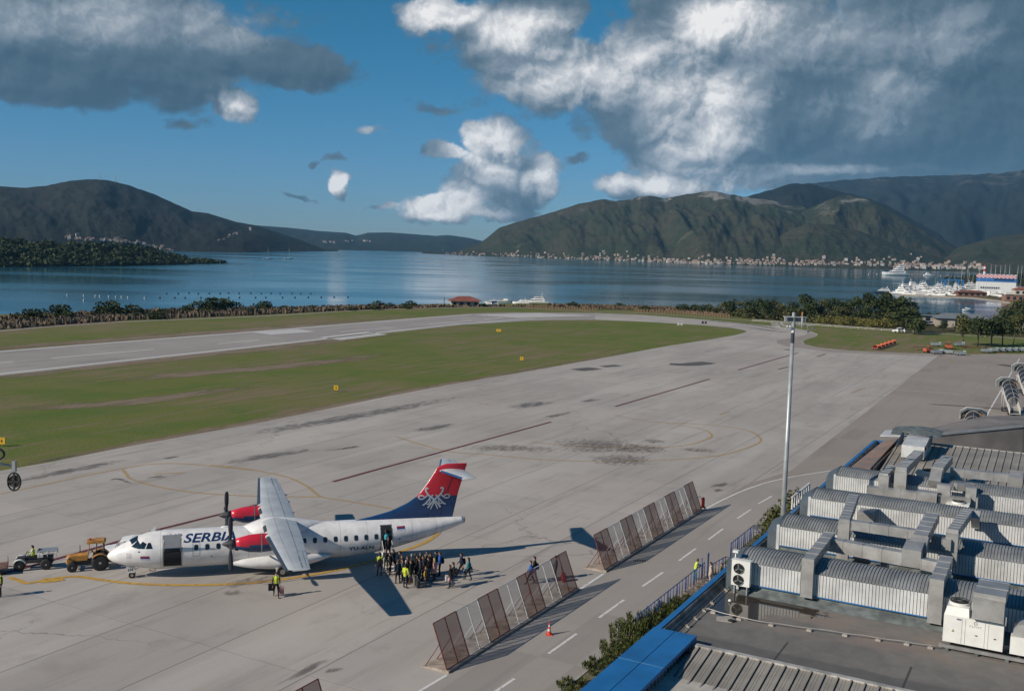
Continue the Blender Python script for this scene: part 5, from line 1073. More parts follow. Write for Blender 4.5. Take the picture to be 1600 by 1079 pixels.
# ---------------------------------------------------------------- people
def clothm(name, col, var=0.2): return mat(name, col, 0.85, var=var, scale=6, spec=0.25)
M_skin = mat('skin', (0.42, 0.24, 0.17), 0.55, var=0.1, scale=8); M_eye = mat('eye', (0.02, 0.02, 0.02), 0.2); M_shoe = mat('dark_shoe', (0.02, 0.018, 0.016), 0.6); M_shoel = mat('pale_shoe', (0.35, 0.33, 0.31), 0.6)
CL = {k: clothm('cloth_'+k, c) for k, c in dict(black=(0.014, 0.015, 0.018), navy=(0.013, 0.02, 0.04), charcoal=(0.035, 0.037, 0.04), tan=(0.17, 0.13, 0.09), pink=(0.50, 0.27, 0.26), blue=(0.02, 0.10, 0.36), teal=(0.02, 0.17, 0.21), jeans=(0.055, 0.09, 0.14), grey=(0.17, 0.175, 0.18), vest=(0.52, 0.62, 0.06), white=(0.5, 0.5, 0.5), yellow=(0.6, 0.36, 0.03), beige=(0.46, 0.40, 0.33), cyan=(0.06, 0.42, 0.50), brown=(0.08, 0.05, 0.035), red=(0.35, 0.03, 0.04), slate=(0.10, 0.13, 0.17), olive=(0.05, 0.055, 0.03)).items()}
HAIR = {k: mat('hair_'+k, c, 0.7) for k, c in dict(dark=(0.018, 0.013, 0.010), brown=(0.07, 0.04, 0.022), blond=(0.36, 0.25, 0.12), grey=(0.35, 0.34, 0.33), red=(0.20, 0.05, 0.02)).items()}
def capsule(mb, a, b, ra, rb, n=10):
    a, b = Vector(a), Vector(b); d = (b-a); l = d.length; d.normalize(); s = d.cross(Vector((0.3, 0.2, 1))).normalized(); w = s.cross(d); R = []
    for t, r in ((-0.95*ra, 0.3*ra), (-0.6*ra, 0.8*ra), (0, ra), (l*0.5, (ra+rb)/2*1.02), (l, rb), (l+0.6*rb, 0.8*rb), (l+0.95*rb, 0.3*rb)):
        R.append([tuple(a+d*t+s*math.cos(q)*r+w*math.sin(q)*r) for q in [2*math.pi*j/n for j in range(n)]])
    mb.rings(R)
def person(label, loc, face, top='black', legs='black', hair='dark', pose='stand', h=1.75, vest=None, long=False, shoe=None, group=None, hairlen=0, seed=0, extras=(), lean=0.0):
    rnd = random.Random(seed*13+5); k = h/1.75
    P = thing('person', label, 'person', (0, 0, 0), group)
    # skeleton, facing +x, y to the left
    st = 0.10+0.03*rnd.random(); J = {}
    J['pel'] = (0, 0, 0.94); J['chest'] = (lean*0.35, 0, 1.30); J['neck'] = (lean*0.5, 0, 1.49); J['head'] = (0.02+lean*0.62, 0, 1.635)
    ll = {'stand': ((0.02, 0.0), (-0.02, 0.0)), 'walk': ((0.30, 0.02), (-0.30, 0.06)), 'walk2': ((-0.24, 0.05), (0.26, 0.02)), 'sit': None}[pose if pose in ('stand', 'walk', 'walk2', 'sit') else 'stand']
    for i, s in enumerate((1, -1)):
        hip = (0, 0.095*s, 0.90)
        if pose == 'sit': kn = (0.42, 0.16*s, 0.88); an = (0.46, 0.17*s, 0.46); to = (0.60, 0.18*s, 0.42)
        else:
            fx, fz = ll[i]; kn = (fx*0.55+0.03, (st+0.01)*s, 0.50); an = (fx, (st+0.02)*s, 0.08+fz); to = (fx+0.16, (st+0.045)*s, 0.035+fz*0.6)
        J['hip%d' % i], J['kn%d' % i], J['an%d' % i], J['to%d' % i] = hip, kn, an, to
        sh = (lean*0.45, 0.185*s, 1.42); sw = rnd.uniform(-0.12, 0.16)
        if pose in ('walk', 'walk2'): sw = (-0.2 if ll[i][0] > 0 else 0.22)
        el = (sh[0]+sw*0.5-0.03, 0.245*s, 1.13); wr = (sh[0]+sw+0.08, 0.25*s, 0.88)
        if 'arm%d' % i in extras: el = (sh[0]+0.02, 0.25*s, 1.14); wr = (sh[0]+0.25, 0.17*s, 1.16)
        if 'reach%d' % i in extras: el = (sh[0]+0.22, 0.22*s, 1.24); wr = (sh[0]+0.46, 0.20*s, 1.20)
        if pose == 'sit': el = (0.18, 0.26*s, 1.18); wr = (0.42, 0.17*s, 1.16)
        J['sh%d' % i], J['el%d' % i], J['wr%d' % i] = sh, el, wr
    B = [('pel', 'chest', .135, .150, 1), ('chest', 'neck', .135, .065, 1), ('neck', 'head', .055, .06, 0)]
    for i in (0, 1):
        B += [('hip%d' % i, 'kn%d' % i, .092, .062, 2), ('kn%d' % i, 'an%d' % i, .060, .042, 2), ('an%d' % i, 'to%d' % i, .046, .036, 3), ('sh%d' % i, 'el%d' % i, .062, .048, 1), ('el%d' % i, 'wr%d' % i, .047, .034, 1)]
    mb = MB()
    for a, b, ra, rb, m in B: capsule(mb, J[a], J[b], ra, rb)
    for s in (1, -1): capsule(mb, (J['chest'][0], 0.03*s, 1.33), (J['sh0'][0], 0.165*s, 1.41), .10, .066)
    capsule(mb, (0, .06, .93), (0, -.06, .93), .105, .105); mb.ell((J['chest'][0]*0.6, 0, 1.18), (.115, .165, .22))
    hd = J['head']; mb.ell((hd[0], 0, hd[2]+.015), (.095, .078, .118), n=14, k=9); mb.ell((hd[0]+.035, 0, hd[2]-.065), (.05, .048, .045)); mb.ell((hd[0]+.098, 0, hd[2]-.012), (.02, .014, .024))
    for s in (1, -1): mb.ell((hd[0]-.01, .078*s, hd[2]-.01), (.022, .012, .032))
    if long: capsule(mb, (0, 0, 1.15), (0, 0, 0.74), .16, .185); 
    me = bpy.data.meshes.new('t'); me.from_pydata(mb.v, [], mb.f); o = bpy.data.objects.new('t', me); COL.objects.link(o)
    r = o.modifiers.new('r', 'REMESH'); r.mode = 'VOXEL'; r.voxel_size = 0.021; sm = o.modifiers.new('s', 'SMOOTH'); sm.iterations = 2
    dg = bpy.context.evaluated_depsgraph_get(); me2 = bpy.data.meshes.new_from_object(o.evaluated_get(dg)); bpy.data.objects.remove(o)
    n = len(me2.vertices); co = np.empty(n*3); me2.vertices.foreach_get('co', co); co = co.reshape(-1, 3)
    nf = len(me2.polygons); ce = np.empty(nf*3); me2.polygons.foreach_get('center', ce); ce = ce.reshape(-1, 3)
    best = np.full(nf, 1e9); mi = np.zeros(nf, int)
    for a, b, ra, rb, m in B:
        A, Bv = np.array(J[a]), np.array(J[b]); d = Bv-A; t = np.clip(((ce-A)@d)/(d@d), 0, 1); dist = np.linalg.norm(ce-(A+t[:, None]*d), axis=1)-(ra+(rb-ra)*t); q = dist < best; best[q] = dist[q]; mi[q] = m
    mi[(ce[:, 2] > 1.52)] = 0; mi[(mi == 2) & (ce[:, 2] > (0.98 if not long else 0.70)) & (np.abs(ce[:, 0]) < .24)] = 1 if pose != 'sit' else 2
    if long: mi[(ce[:, 2] > 0.62) & (ce[:, 2] < 1.45)] = 1
    if vest: mi[(mi == 1) & (ce[:, 2] > 0.97) & (np.abs(ce[:, 1]) < .20)] = 4
    fs = [tuple(p.vertices) for p in me2.polygons]; bpy.data.meshes.remove(me2)
    mb = MB(); mb.v = [tuple(c) for c in co]; mb.f = fs; mb.m = mi.tolist(); mb.s = [True]*nf
    for i, s in enumerate((1, -1)):        # hands: palm, four fingers and a thumb leaving its side
        w = Vector(J['wr%d' % i]); d = (w-Vector(J['el%d' % i])).normalized(); ax = Vector((0, 1, 0)) if abs(d.y) < .9 else Vector((1, 0, 0)); sd = (Vector((1, 0, 0)) - d*d.x).normalized(); nn = d.cross(sd)
        mb.rings([[tuple(w+d*t+sd*math.cos(q)*a_+nn*math.sin(q)*b_) for q in [2*math.pi*j/8 for j in range(8)]] for t, a_, b_ in ((-.02, .028, .024), (.03, .036, .018), (.07, .042, .016), (.095, .038, .013))], 0)
        for f, (off, ln_) in enumerate(((.030, .068), (.010, .078), (-.010, .072), (-.029, .056))):
            b0 = w+d*.085+sd*off; mb.tube([b0, b0+d*ln_*.5-nn*s*.004, b0+d*ln_*.8-nn*s*.022, b0+d*ln_*.9-nn*s*.038], [.010, .0095, .0085, .007], 6, 0)
        b0 = w+d*.025+sd*.032; mb.tube([b0, b0+d*.025+sd*.026, b0+d*.055+sd*.030-nn*s*.012], [.012, .011, .008], 6, 0)
    for s in (1, -1): mb.ell((hd[0]+.088, .028*s, hd[2]+.02), (.008, .011, .007), 5, 6, 4)
    sc = 1.0
    mb.build('body', [M_skin, CL[top], CL[legs], shoe or M_shoe, CL[vest] if vest else CL[top], M_eye], P, recalc=False)
    hm = MB(); R = []; n_ = 14; hx, hz = hd[0], hd[2]
    for k_ in range(8):
        a = math.pi*0.5*k_/7; z_ = hz+.028+.112*math.cos(a)*1.0 if k_ < 7 else hz-.02
        rr = math.sin(max(a, .12)); ring = []
        for j in range(n_):
            q = 2*math.pi*j/n_; fr = max(0, math.cos(q)); zz = z_ + (fr*.075 if k_ >= 5 else 0) - (0.05 if (k_ == 7 and fr == 0) else 0) - (hairlen if (k_ == 7 and fr < 0.3) else 0)
            ring.append((hx-.006+(.102-.004*fr)*rr*math.cos(q), .087*rr*math.sin(q), zz))
        R.append(ring)
    hm.rings(R, cap=(True, False)); hm.build('hair', HAIR[hair], P)
    if 'pack' in extras:
        b = MB(); b.ell((-0.20+lean*.4, 0, 1.22), (.10, .16, .24), n=12); tag(b.build('backpack', M_pack, None), None); bpk = COL.objects[-1] if False else None
    P.rotation_euler = (0, 0, face); P.location = loc; P.scale = (k, k, k)
    return P
M_pack = CL['black']
def gp(u, v, z=0.0): x, y = G(u, v, z); return (x, y, z)
def toward(a, b): return math.atan2(b[1]-a[1], b[0]-a[0])
door = PB(20.5, -2.6)
GA = 'passengers waiting to board'
def luggage(name, label, loc, rz, m, size=(0.26, 0.42, 0.60), handle=True, lift=0.0):
    t = thing(name, label, 'suitcase', (0, 0, 0)); b = MB(); w, l, h = size
    pts = [(-w/2+.04, -l/2), (w/2-.04, -l/2), (w/2, -l/2+.04), (w/2, l/2-.04), (w/2-.04, l/2), (-w/2+.04, l/2), (-w/2, l/2-.04), (-w/2, -l/2+.04)]
    b.prism(pts, 0.06, 0.06+h); bd = b.build('shell', m, t)
    b = MB()
    for y in np.linspace(-l/2+.06, l/2-.06, 4): b.box((w/2+.004, y, .06+h/2), (.012, .02, h-.1)); 
    b.build('ridge', m, bd)
    for x in (-w/2+.05, w/2-.05):
        for y in (-l/2+.05, l/2-.05): c = MB(); c.cyl((x, y, .03), .03, .025, 10, axis='y'); c.build('wheel', M_black, t)
    if handle: c = MB(); c.tube([(-w/2+.03, -.09, .06+h), (-w/2+.03, -.09, h+.42), (-w/2+.03, .09, h+.42), (-w/2+.03, .09, .06+h)], .009, 5); c.build('handle', M_steel, t)
    t.location = (loc[0], loc[1], loc[2]+lift); t.rotation_euler = (0, 0, rz); return t
def bag(name, label, cat, loc, rz, m, r=(.10, .16, .22)):
    t = thing(name, label, cat, (0, 0, 0)); b = MB(); n = 12; R = []
    for z_, k in ((-1, .75), (-.85, 1), (0, 1.05), (.6, .95), (.92, .7), (1, .35)): R.append([(r[0]*k*math.copysign(abs(math.cos(q))**.7, math.cos(q)), r[1]*k*math.copysign(abs(math.sin(q))**.7, math.sin(q)), r[2]*z_) for q in [2*math.pi*j/n for j in range(n)]])
    b.rings(R); b.build('bag_body', m, t); b = MB(); b.tube([(-r[0]*.3, -r[1]*.5, r[2]*.85), (-r[0]*.3, 0, r[2]*1.35), (-r[0]*.3, r[1]*.5, r[2]*.85)], .012, 5); b.build('strap', m, t)
    b = MB(); b.box((-r[0]*1.02, 0, -r[2]*.25), (.03, r[1]*1.2, r[2]*.9)); b.build('pocket', m, t)
    t.location = loc; t.rotation_euler = (0, 0, rz); return t
def back(p, face, d, z, side=0.0): return (p[0]-math.cos(face)*d-math.sin(face)*side, p[1]-math.sin(face)*d+math.cos(face)*side, p[2]+z)
crowd = [
 (592.5, 900, 'hi-vis attendant with a dark backpack at the foot of the boarding steps', dict(top='black', legs='navy', vest='vest', seed=1), 100),
 (603, 893, 'passenger in dark jacket with a pale badge next to the boarding steps', dict(top='black', legs='olive', hair='brown', seed=2, shoe=M_shoel), -110),
 (614.5, 894, 'passenger in black jacket seen from behind, second from the steps', dict(top='charcoal', legs='black', seed=3, pose='walk', shoe=M_shoel), 150),
 (624.5, 897, 'passenger with black hair at the back left of the waiting crowd', dict(top='black', legs='black', seed=4), 200),
 (627, 903, 'passenger in dark brown jacket facing the crowd from its left', dict(top='brown', legs='black', hair='brown', seed=5), -60),
 (643, 902, 'grey haired passenger with a pale scarf in the middle of the crowd', dict(top='charcoal', legs='black', hair='grey', seed=6), -100),
 (649, 901, 'passenger in dark olive jacket behind the grey haired one', dict(top='olive', legs='black', hair='brown', seed=7), 180),
 (634, 911, 'balding passenger in black behind the hi-vis worker', dict(top='black', legs='black', hair='grey', seed=8, h=1.70), -80),
 (642, 912, 'short haired passenger in black left of the big grey suitcase', dict(top='black', legs='charcoal', hair='brown', seed=9), 170),
 (621.5, 911.5, 'passenger in long navy suit seen from behind at the left front', dict(top='navy', legs='black', hair='brown', seed=10, h=1.72), 120),
 (633, 918.5, 'worker in loose yellow hi-vis vest at the front of the crowd', dict(top='vest', legs='navy', vest='vest', seed=11, h=1.74, extras=('arm0',)), 60),
 (655.5, 910, 'passenger in black jacket and blue jeans holding the tall grey suitcase', dict(top='charcoal', legs='jeans', seed=12, h=1.82, extras=('arm1',)), 195),
 (665.5, 917, 'small passenger with a bright yellow scarf at the front', dict(top='black', legs='black', hair='red', seed=13, h=1.5), 190),
 (667, 897, 'passenger in tan jacket standing at the back of the crowd', dict(top='tan', legs='black', seed=14, h=1.78), -120),
 (669.5, 907, 'passenger in black with folded arms behind the pink coat', dict(top='black', legs='slate', seed=15, extras=('arm0', 'arm1')), 185),
 (678.5, 907, 'blond passenger in a pink coat', dict(top='pink', legs='black', hair='blond', seed=16, h=1.66, long=True, hairlen=.12), 160),
 (681, 897, 'passenger with a dark cap left of the blue jacket', dict(top='black', legs='black', seed=17), 200),
 (687, 899, 'passenger in a bright blue jacket with a white stripe', dict(top='blue', legs='black', hair='brown', seed=18, h=1.78), 185),
 (703, 918, 'passenger in black holding a pink handbag, apart to the right', dict(top='black', legs='charcoal', hair='brown', seed=19, h=1.66, hairlen=.14), 175),
 (708, 916, 'passenger in a pale grey jacket beside the pink handbag', dict(top='grey', legs='jeans', seed=20, h=1.76), 170),
 (720.5, 900, 'passenger in dark navy with a black backpack walking towards the crowd', dict(top='navy', legs='black', seed=21, pose='walk', h=1.76), 180),
 (732, 906, 'long haired passenger in a teal jacket walking towards the crowd', dict(top='teal', legs='black', seed=22, pose='walk2', h=1.68, hairlen=.16), 180),
 (829, 912, 'passenger in blue and white jacket walking behind the near blast fence', dict(top='blue', legs='black', hair='brown', seed=23, pose='walk', h=1.72), 175),
 (835, 908, 'passenger in black jacket and pale trousers walking behind the near blast fence', dict(top='black', legs='slate', seed=24, pose='walk2', h=1.84), 175),
 (868, 905, 'passenger in slate shirt behind the last panel of the near blast fence', dict(top='slate', legs='black', seed=25, h=1.78, extras=('arm0',)), 175)]
crowd += [(609.5, 899, 'passenger in black close behind the two nearest the steps', dict(top='black', legs='black', seed=51), 170), (637, 905.5, 'passenger in charcoal in the thick of the crowd, left of centre', dict(top='charcoal', legs='black', hair='brown', seed=52), 190),
 (652, 905, 'passenger in black directly behind the tall grey suitcase holder', dict(top='black', legs='navy', seed=53, h=1.78), 175), (661, 905, 'passenger in navy between the suitcase holder and the yellow scarf', dict(top='navy', legs='black', hair='brown', seed=54), 200), (673, 900, 'passenger in black left of the pink coat, at the back', dict(top='black', legs='charcoal', seed=55), 165),
 (629, 908.5, 'passenger in dark slate between the navy suit and the hi-vis worker', dict(top='slate', legs='black', seed=56, h=1.7), 185), (657, 899, 'passenger in olive jacket at the back in the middle of the crowd', dict(top='olive', legs='black', hair='brown', seed=57), 180)]
PP = {}
for i, (u, v, lab, kw, fdeg) in enumerate(crowd):
    p = gp(u, v); PP[i] = (p, R_(fdeg)); person(lab, p, R_(fdeg), group=GA if (0 < i < 22 or i > 24) and i != 10 else None, **{**kw, 'h': kw.get('h', 1.75)*1.05})
# on the boarding steps
pa = PB(20.45, -1.25, 1.20); person('passenger with a cyan backpack stepping into the cabin door', pa, PYAW+R_(95), top='navy', legs='black', seed=31, pose='stand', h=1.70)
bag('backpack', 'bright cyan backpack on the passenger entering the cabin door', 'backpack', back(pa, PYAW+R_(95), .20, 1.16), PYAW+R_(95), CL['cyan'])
pb2 = PB(20.52, -1.98, 0.72); person('passenger in black climbing the boarding steps', pb2, PYAW+R_(95), top='black', legs='black', hair='red', seed=32, pose='walk', h=1.72)
for i, m, lab in ((0, CL['black'], 'dark backpack worn by the attendant at the boarding steps'), (17, CL['navy'], 'navy backpack on the blue jacketed passenger'), (20, CL['black'], 'black backpack on the navy clad walking passenger'), (19, CL['brown'], 'brown backpack on the pale jacketed passenger'), (23, CL['black'], 'black backpack on the tall passenger behind the near fence')):
    p, f = PP[i]; bag('backpack', lab, 'backpack', back(p, f, .21, 1.20), f, m)
bag('handbag', 'pink handbag held by the passenger in black', 'handbag', back(PP[18][0], PP[18][1], -.02, .74, .32), PP[18][1], CL['pink'], (.10, .17, .15))
bag('handbag', 'small dark shoulder bag on the teal jacketed passenger', 'handbag', back(PP[21][0], PP[21][1], .2, .98, .1), PP[21][1], CL['black'], (.07, .12, .12))
bag('handbag', 'pale handbag hanging at the side of the pink coat', 'handbag', back(PP[15][0], PP[15][1], -.1, .9, .28), PP[15][1], CL['grey'], (.08, .14, .12))
b = MB(); q = PP[12]; c = Vector(q[0]); b.tube([c+Vector((-.08, -.12, 1.24)), c+Vector((-.12, -.06, 1.05)), c+Vector((-.12, -.12, .85))], [.05, .07, .05], 8); tag(b.build('scarf', CL['yellow']), 'bright yellow scarf hanging on the small passenger', 'scarf')
luggage('suitcase', 'tall grey suitcase with raised handle in front of the crowd', gp(648.5, 913), R_(20), mat('suitcase_grey', (0.16, 0.15, 0.13), 0.5), (.28, .46, .68))
luggage('suitcase', 'small dark cabin case with pale rim at the front of the crowd', gp(653, 918), R_(20), CL['charcoal'], (.24, .34, .50))
luggage('suitcase', 'red case lying low among the feet of the crowd', gp(641, 909), R_(70), CL['red'], (.24, .40, .22), handle=False)
luggage('suitcase', 'white and pink case beside the handbag carrier', gp(697.5, 908), R_(10), CL['white'], (.2, .30, .42), handle=False)
luggage('suitcase', 'dark trolley case behind the last panel of the near blast fence', gp(880, 908), R_(10), CL['red'], (.26, .40, .6))
# baggage man under the wing
pm = gp(431.5, 932); person('worker in hi-vis vest carrying a pink and a black case under the wing', pm, R_(-75), top='black', legs='black', vest='vest', seed=40, pose='walk', h=1.80)
luggage('suitcase', 'pink case carried by the worker under the wing', back(pm, R_(-75), -.05, .18, .36), R_(-75), CL['pink'], (.22, .36, .50), handle=False)
luggage('suitcase', 'black case carried by the worker under the wing', back(pm, R_(-75), .1, .42, -.36), R_(-75), CL['black'], (.22, .38, .46), handle=False)
person('marshaller in hi-vis vest standing at the left edge of the apron', gp(1.5, 932), R_(-150), top='black', legs='navy', vest='vest', seed=41, h=1.80)
pr1 = gp(1086, 907); person('worker in blue coat and hi-vis vest leaning on the blue railing', pr1, R_(10), top='blue', legs='teal', vest='vest', hair='brown', seed=42, h=1.74, long=False, extras=('reach0', 'reach1'), lean=.2)
person('person in a long beige coat standing at the railing gate', gp(1110, 914), R_(160), top='beige', legs='beige', seed=43, h=1.80, long=True)
person('small person in green behind the railing gate', gp(1127, 910), R_(180), top='olive', legs='black', seed=44, h=1.55)
# ---------------------------------------------------------------- blast fences
def meshmat(name, col, a, sc=9.0):
    m = bpy.data.materials.new(name); m.use_nodes = True; t = m.node_tree; b = t.nodes['Principled BSDF']; b.inputs['Base Color'].default_value = rgb4(col); b.inputs['Roughness'].default_value = 0.6
    b.inputs['Alpha'].default_value = a; return m
M_pbrown = meshmat('brown_perforated_sheet', (0.27, 0.072, 0.048), 0.70); M_pclear = meshmat('grey_perforated_sheet', (0.34, 0.37, 0.36), 0.36)
M_fbrown = mat('rusty_red_frame', (0.16, 0.032, 0.022), 0.6, var=0.3, scale=3); M_fwhite = mat('white_frame', (0.55, 0.56, 0.56), 0.55); M_slab = mat('weathered_concrete', (0.34, 0.29, 0.24), 0.9, var=0.25, scale=1.2)
def blast_fence(label, p0, p1, n, first=0, base=True):
    d = Vector((p1[0]-p0[0], p1[1]-p0[1], 0)); ln_ = d.length; d.normalize(); q = Vector((-d.y, d.x, 0)); H = 2.62; LE = 1.05      # q points to the apron side
    F = thing('blast_fence', label, 'blast fence', (p0[0], p0[1], 0), 'blast fence rows along the road'); P0 = Vector((p0[0], p0[1], 0)); w = ln_/n
    if base:
        m = MB(); n_ = 12; pr = [(-0.16, 0), (-0.16, 0.16), (0.0, 0.20), (1.75, 0.06), (1.85, 0.0)]
        m.rings([[tuple(P0+d*(-.05 if k == 0 else ln_+.05)+q*a+Vector((0, 0, z_))) for a, z_ in pr] for k in (0, 1)], sm=False); m.build('concrete_base', M_slab, F)
    pt = lambda a, h: P0+d*a+q*(LE*h/H)+Vector((0, 0, 0.18+h))
    for k in range(n):
        br = (k+first) % 2 == 0; fm = M_fbrown if br else M_fwhite; a0, a1 = k*w+.02, (k+1)*w-.02
        m = MB(); m.add([tuple(pt(a0, 0)), tuple(pt(a1, 0)), tuple(pt(a1, H)), tuple(pt(a0, H))], [(0, 1, 2, 3)]); pan = m.build('mesh_panel', M_pbrown if br else M_pclear, F)
        m = MB()
        for a in (a0, (a0+a1)/2, a1): m.tube([pt(a, -.02), pt(a, H)], 0.036, 4, sm=False)
        for h in (0.02, H): m.tube([pt(a0, h), pt(a1, h)], 0.030, 4, sm=False)
        m.build('panel_frame', fm, pan)
        for a in ((a0, (a0+a1)/2)):
            m = MB(); m.tube([pt(a, H*.55), P0+d*a+q*1.55+Vector((0, 0, .08))], 0.026, 5); m.tube([pt(a, H*.80), P0+d*(a+w*.5)+q*1.0+Vector((0, 0, .12))], 0.020, 5); m.build('rear_strut', fm, F)
    return F
blast_fence('near blast fence of seven red and white mesh panels between aircraft and road', G(698, 1051), G(902, 921.5), 7)
blast_fence('far blast fence of nine red and white mesh panels, further up the road', G(944.5, 893.5), G(1096, 797.5), 9)
# row reaching in from below the frame
x_, y_ = AT(506, 1064, 57.0)[:2]
for Y in np.linspace(50, 62, 60):
    a = AT(506, 1064, Y)
    if a[2] < 2.8: break
blast_fence('third blast fence with only one corner reaching in at the bottom', (a[0]+.5*UD[1]*0+0.6-UD[0]*7.6, a[1]-0.35-UD[1]*7.6), (a[0]+0.6, a[1]-0.35), 3)
rf_ = thing('fire_extinguisher_trolley', 'red extinguisher trolley at the far end of the far blast fence', 'extinguisher', gp(1098, 797))
c = G(1098, 797); M_ered = mat('signal_red', (0.30, 0.015, 0.012), 0.4)
m = MB(); m.cyl((c[0], c[1], .75), .16, .9, 14); m.ell((c[0], c[1], 1.2), (.16, .16, .12)); m.build('cylinder', M_ered, rf_)
for s in (-.2, .2): m = MB(); m.cyl((c[0]+s, c[1], .22), .2, .05, 14, axis='x'); m.build('wheel', M_black, rf_)
m = MB(); m.tube([(c[0]-.15, c[1], 1.1), (c[0]-.35, c[1]-.1, 1.45), (c[0]-.55, c[1]-.1, 1.3)], .03, 5); m.tube([(c[0]+.2, c[1], .3), (c[0]+.5, c[1]+.1, .05)], .03, 5); m.build('hose', M_black, rf_)
# traffic cone
c = G(858, 991.5); cn = thing('traffic_cone', 'red and white banded traffic cone standing on the road', 'traffic cone', (c[0], c[1], 0)); M_cone = mat('cone_red', (0.62, 0.06, 0.03), 0.5)
m = MB(); m.box((c[0], c[1], .045), (.42, .42, .05)); m.build('base', M_cone, cn)
for z0, z1, r0, r1, mm in ((.07, .30, .155, .115, M_cone), (.30, .44, .115, .09, M_fwhite), (.44, .58, .09, .068, M_cone), (.58, .70, .068, .05, M_fwhite), (.70, .92, .05, .02, M_cone)): m = MB(); m.cyl((c[0], c[1], (z0+z1)/2), r0, z1-z0, 18, r2=r1); m.build('cone_band', mm, cn)
c = G(1024-62, 1006.5); c = G(962, 1006.5); m = MB(); m.cyl((c[0], c[1], .034), .36, .012, 24); tag(m.build('manhole_cover', M_black), 'round dark manhole cover in the road near the shrubs', 'manhole cover')
for u, v, lab in ((1208, 797, 'rectangular drain grate in the road beside the tall mast'), (1000, 876.5, 'small drain grate in the shade of the far blast fence')):
    c = G(u, v); m = MB(); m.box((c[0], c[1], .035), (1.2, .7, .02)); o = m.build('drain_grate', M_slab); tag(o, lab, 'drain grate'); m = MB()
    for k in range(5): m.box((c[0]-.4+.2*k, c[1], .048), (.09, .5, .01))
    m.build('grate_bars', M_black, o)
# kerb and path beside the terminal
def sts(u, v, z=0): x, y = G(u, v, z); dx_, dy_ = x-TO[0], y-TO[1]; return (dx_*UD[0]+dy_*UD[1], dx_*VD[0]+dy_*VD[1])
M_kerb = mat('kerb_stone', (0.33, 0.31, 0.28), 0.9)
def _bed(t, v, b):
    n = noise(t, v, 1.5, 5, 0.7); c = mixc(t, n.ss(.4, .6), (0.08, 0.085, 0.035), (0.15, 0.12, 0.08)); t.links.new(c.k, b.inputs['Base Color']); b.inputs['Roughness'].default_value = 1.0; bumpn(t, b, n, .5, .1)
M_bed = gmat('planting_bed_soil', _bed)
m = MB(); sbox(m, -18, 21.9, -7.3, 0.0, 0.0, 0.10); sbox(m, 34.1, 60, -7.0, 0.0, 0.0, 0.10); struct(m.build('planting_bed', M_bed))
m = MB(); sbox(m, -18, 21.9, -7.48, -7.302, 0.0, 0.14); struct(m.build('kerb', M_kerb))
m = MB()
m.add([L(22, -7.5, .12), L(34, -7.5, .12), L(34, -0.2, .12), L(22, -0.2, .12)], [(0, 1, 2, 3)]); struct(m.build('sidewalk', M_slab))
M_plank = mat('brown_step_slab', (0.20, 0.16, 0.13), 0.9, var=0.3, scale=2)
stp = thing('garden_steps', 'flight of weathered brown step slabs between railing and terminal wall', 'steps', L(26, -4, 0.12))
for k in range(11):
    m = MB(); s_ = 22.6+0.82*k; sbox(m, s_, s_+0.55, -6.95, -2.2, 0.125, 0.26+0.05*(k % 2)); m.build('step_slab', M_plank, stp)
# blue railings
M_rail = mat('blue_railing_paint', (0.010, 0.045, 0.20), 0.45, var=0.2)
def railing(name, label, pts, H=1.15, step=0.62, ladder=3):
    t_ = thing(name, label, 'railing', (pts[0][0], pts[0][1], 0)); k = 0
    for a, b in zip(pts, pts[1:]):
        A, B = Vector((a[0], a[1], .1)), Vector((b[0], b[1], .1)); n = max(1, round((B-A).length/step)); m = MB(); m.tube([A+Vector((0, 0, H)), B+Vector((0, 0, H))], .03, 6); m.build('top_rail', M_rail, t_)
        for i in range(n+1):
            p = A+(B-A)*i/n; m = MB(); m.tube([p, p+Vector((0, 0, H))], .032, 6); m.build('post', M_rail, t_)
            if k % ladder == 0 and i < n:
                m = MB(); p2 = A+(B-A)*(i+.36)/n; m.tube([p2, p2+Vector((0, 0, H))], .028, 6)
                for h in (.3, .6, .9): m.tube([p+Vector((0, 0, h)), p2+Vector((0, 0, h))], .022, 5)
                m.build('ladder_bars', M_rail, t_)
            k += 1
    return t_
def lp(s, t): return L(s, t, 0)[:2]
a0, a1 = sts(994, 986), sts(1086, 909)
railing('railing', 'long blue railing beside the brown steps below the roof edge', [L(16.2, -7.2, 0)[:2], L(30.0, -7.15, 0)[:2]])
railing('railing', 'short blue gate railing beside the person in the beige coat', [G(1112, 905), G(1133, 893), G(1145, 897)])
b0, b1, b2 = sts(1141, 872), sts(1178, 835), sts(1208, 838)
railing('railing', 'blue railing with a square corner further along the terminal', [G(1141, 873), G(1177, 843), G(1215, 846)], H=1.25)
g_ = thing('gate_post', 'tall flat blue gate post beside the beige coat', 'gate post', gp(1105, 908)); c = G(1105, 908)
m = MB(); m.box((c[0], c[1], 1.05), (.22, .06, 2.0), rz=UA); m.add([(c[0]-.1, c[1]-.03, 2.05), (c[0]+.1, c[1]-.03, 2.05), (c[0]+.02, c[1], 2.35)], [(0, 1, 2)]); m.build('post_plate', M_rail, g_); m = MB(); m.tube([(c[0]-.5, c[1]-.2, 0), (c[0]-.5, c[1]-.2, 1.9)], .035, 6); m.build('post', M_rail, g_)
rl = thing('roof_sign', 'row of white posts and plates standing on the roof edge by the third vault', 'roof sign', L(28, -.15, 7.0))
for k in range(8): m = MB(); s_ = 27.6+.72*k; sbox(m, s_, s_+.10, -.22, -.12, 7.0, 7.85); m.build('post', M_fwhite, rl); m = MB(); sbox(m, s_+.05, s_+.62, -.20, -.16, 7.35+.05*(k % 2), 7.8); m.build('plate', M_fwhite, rl)
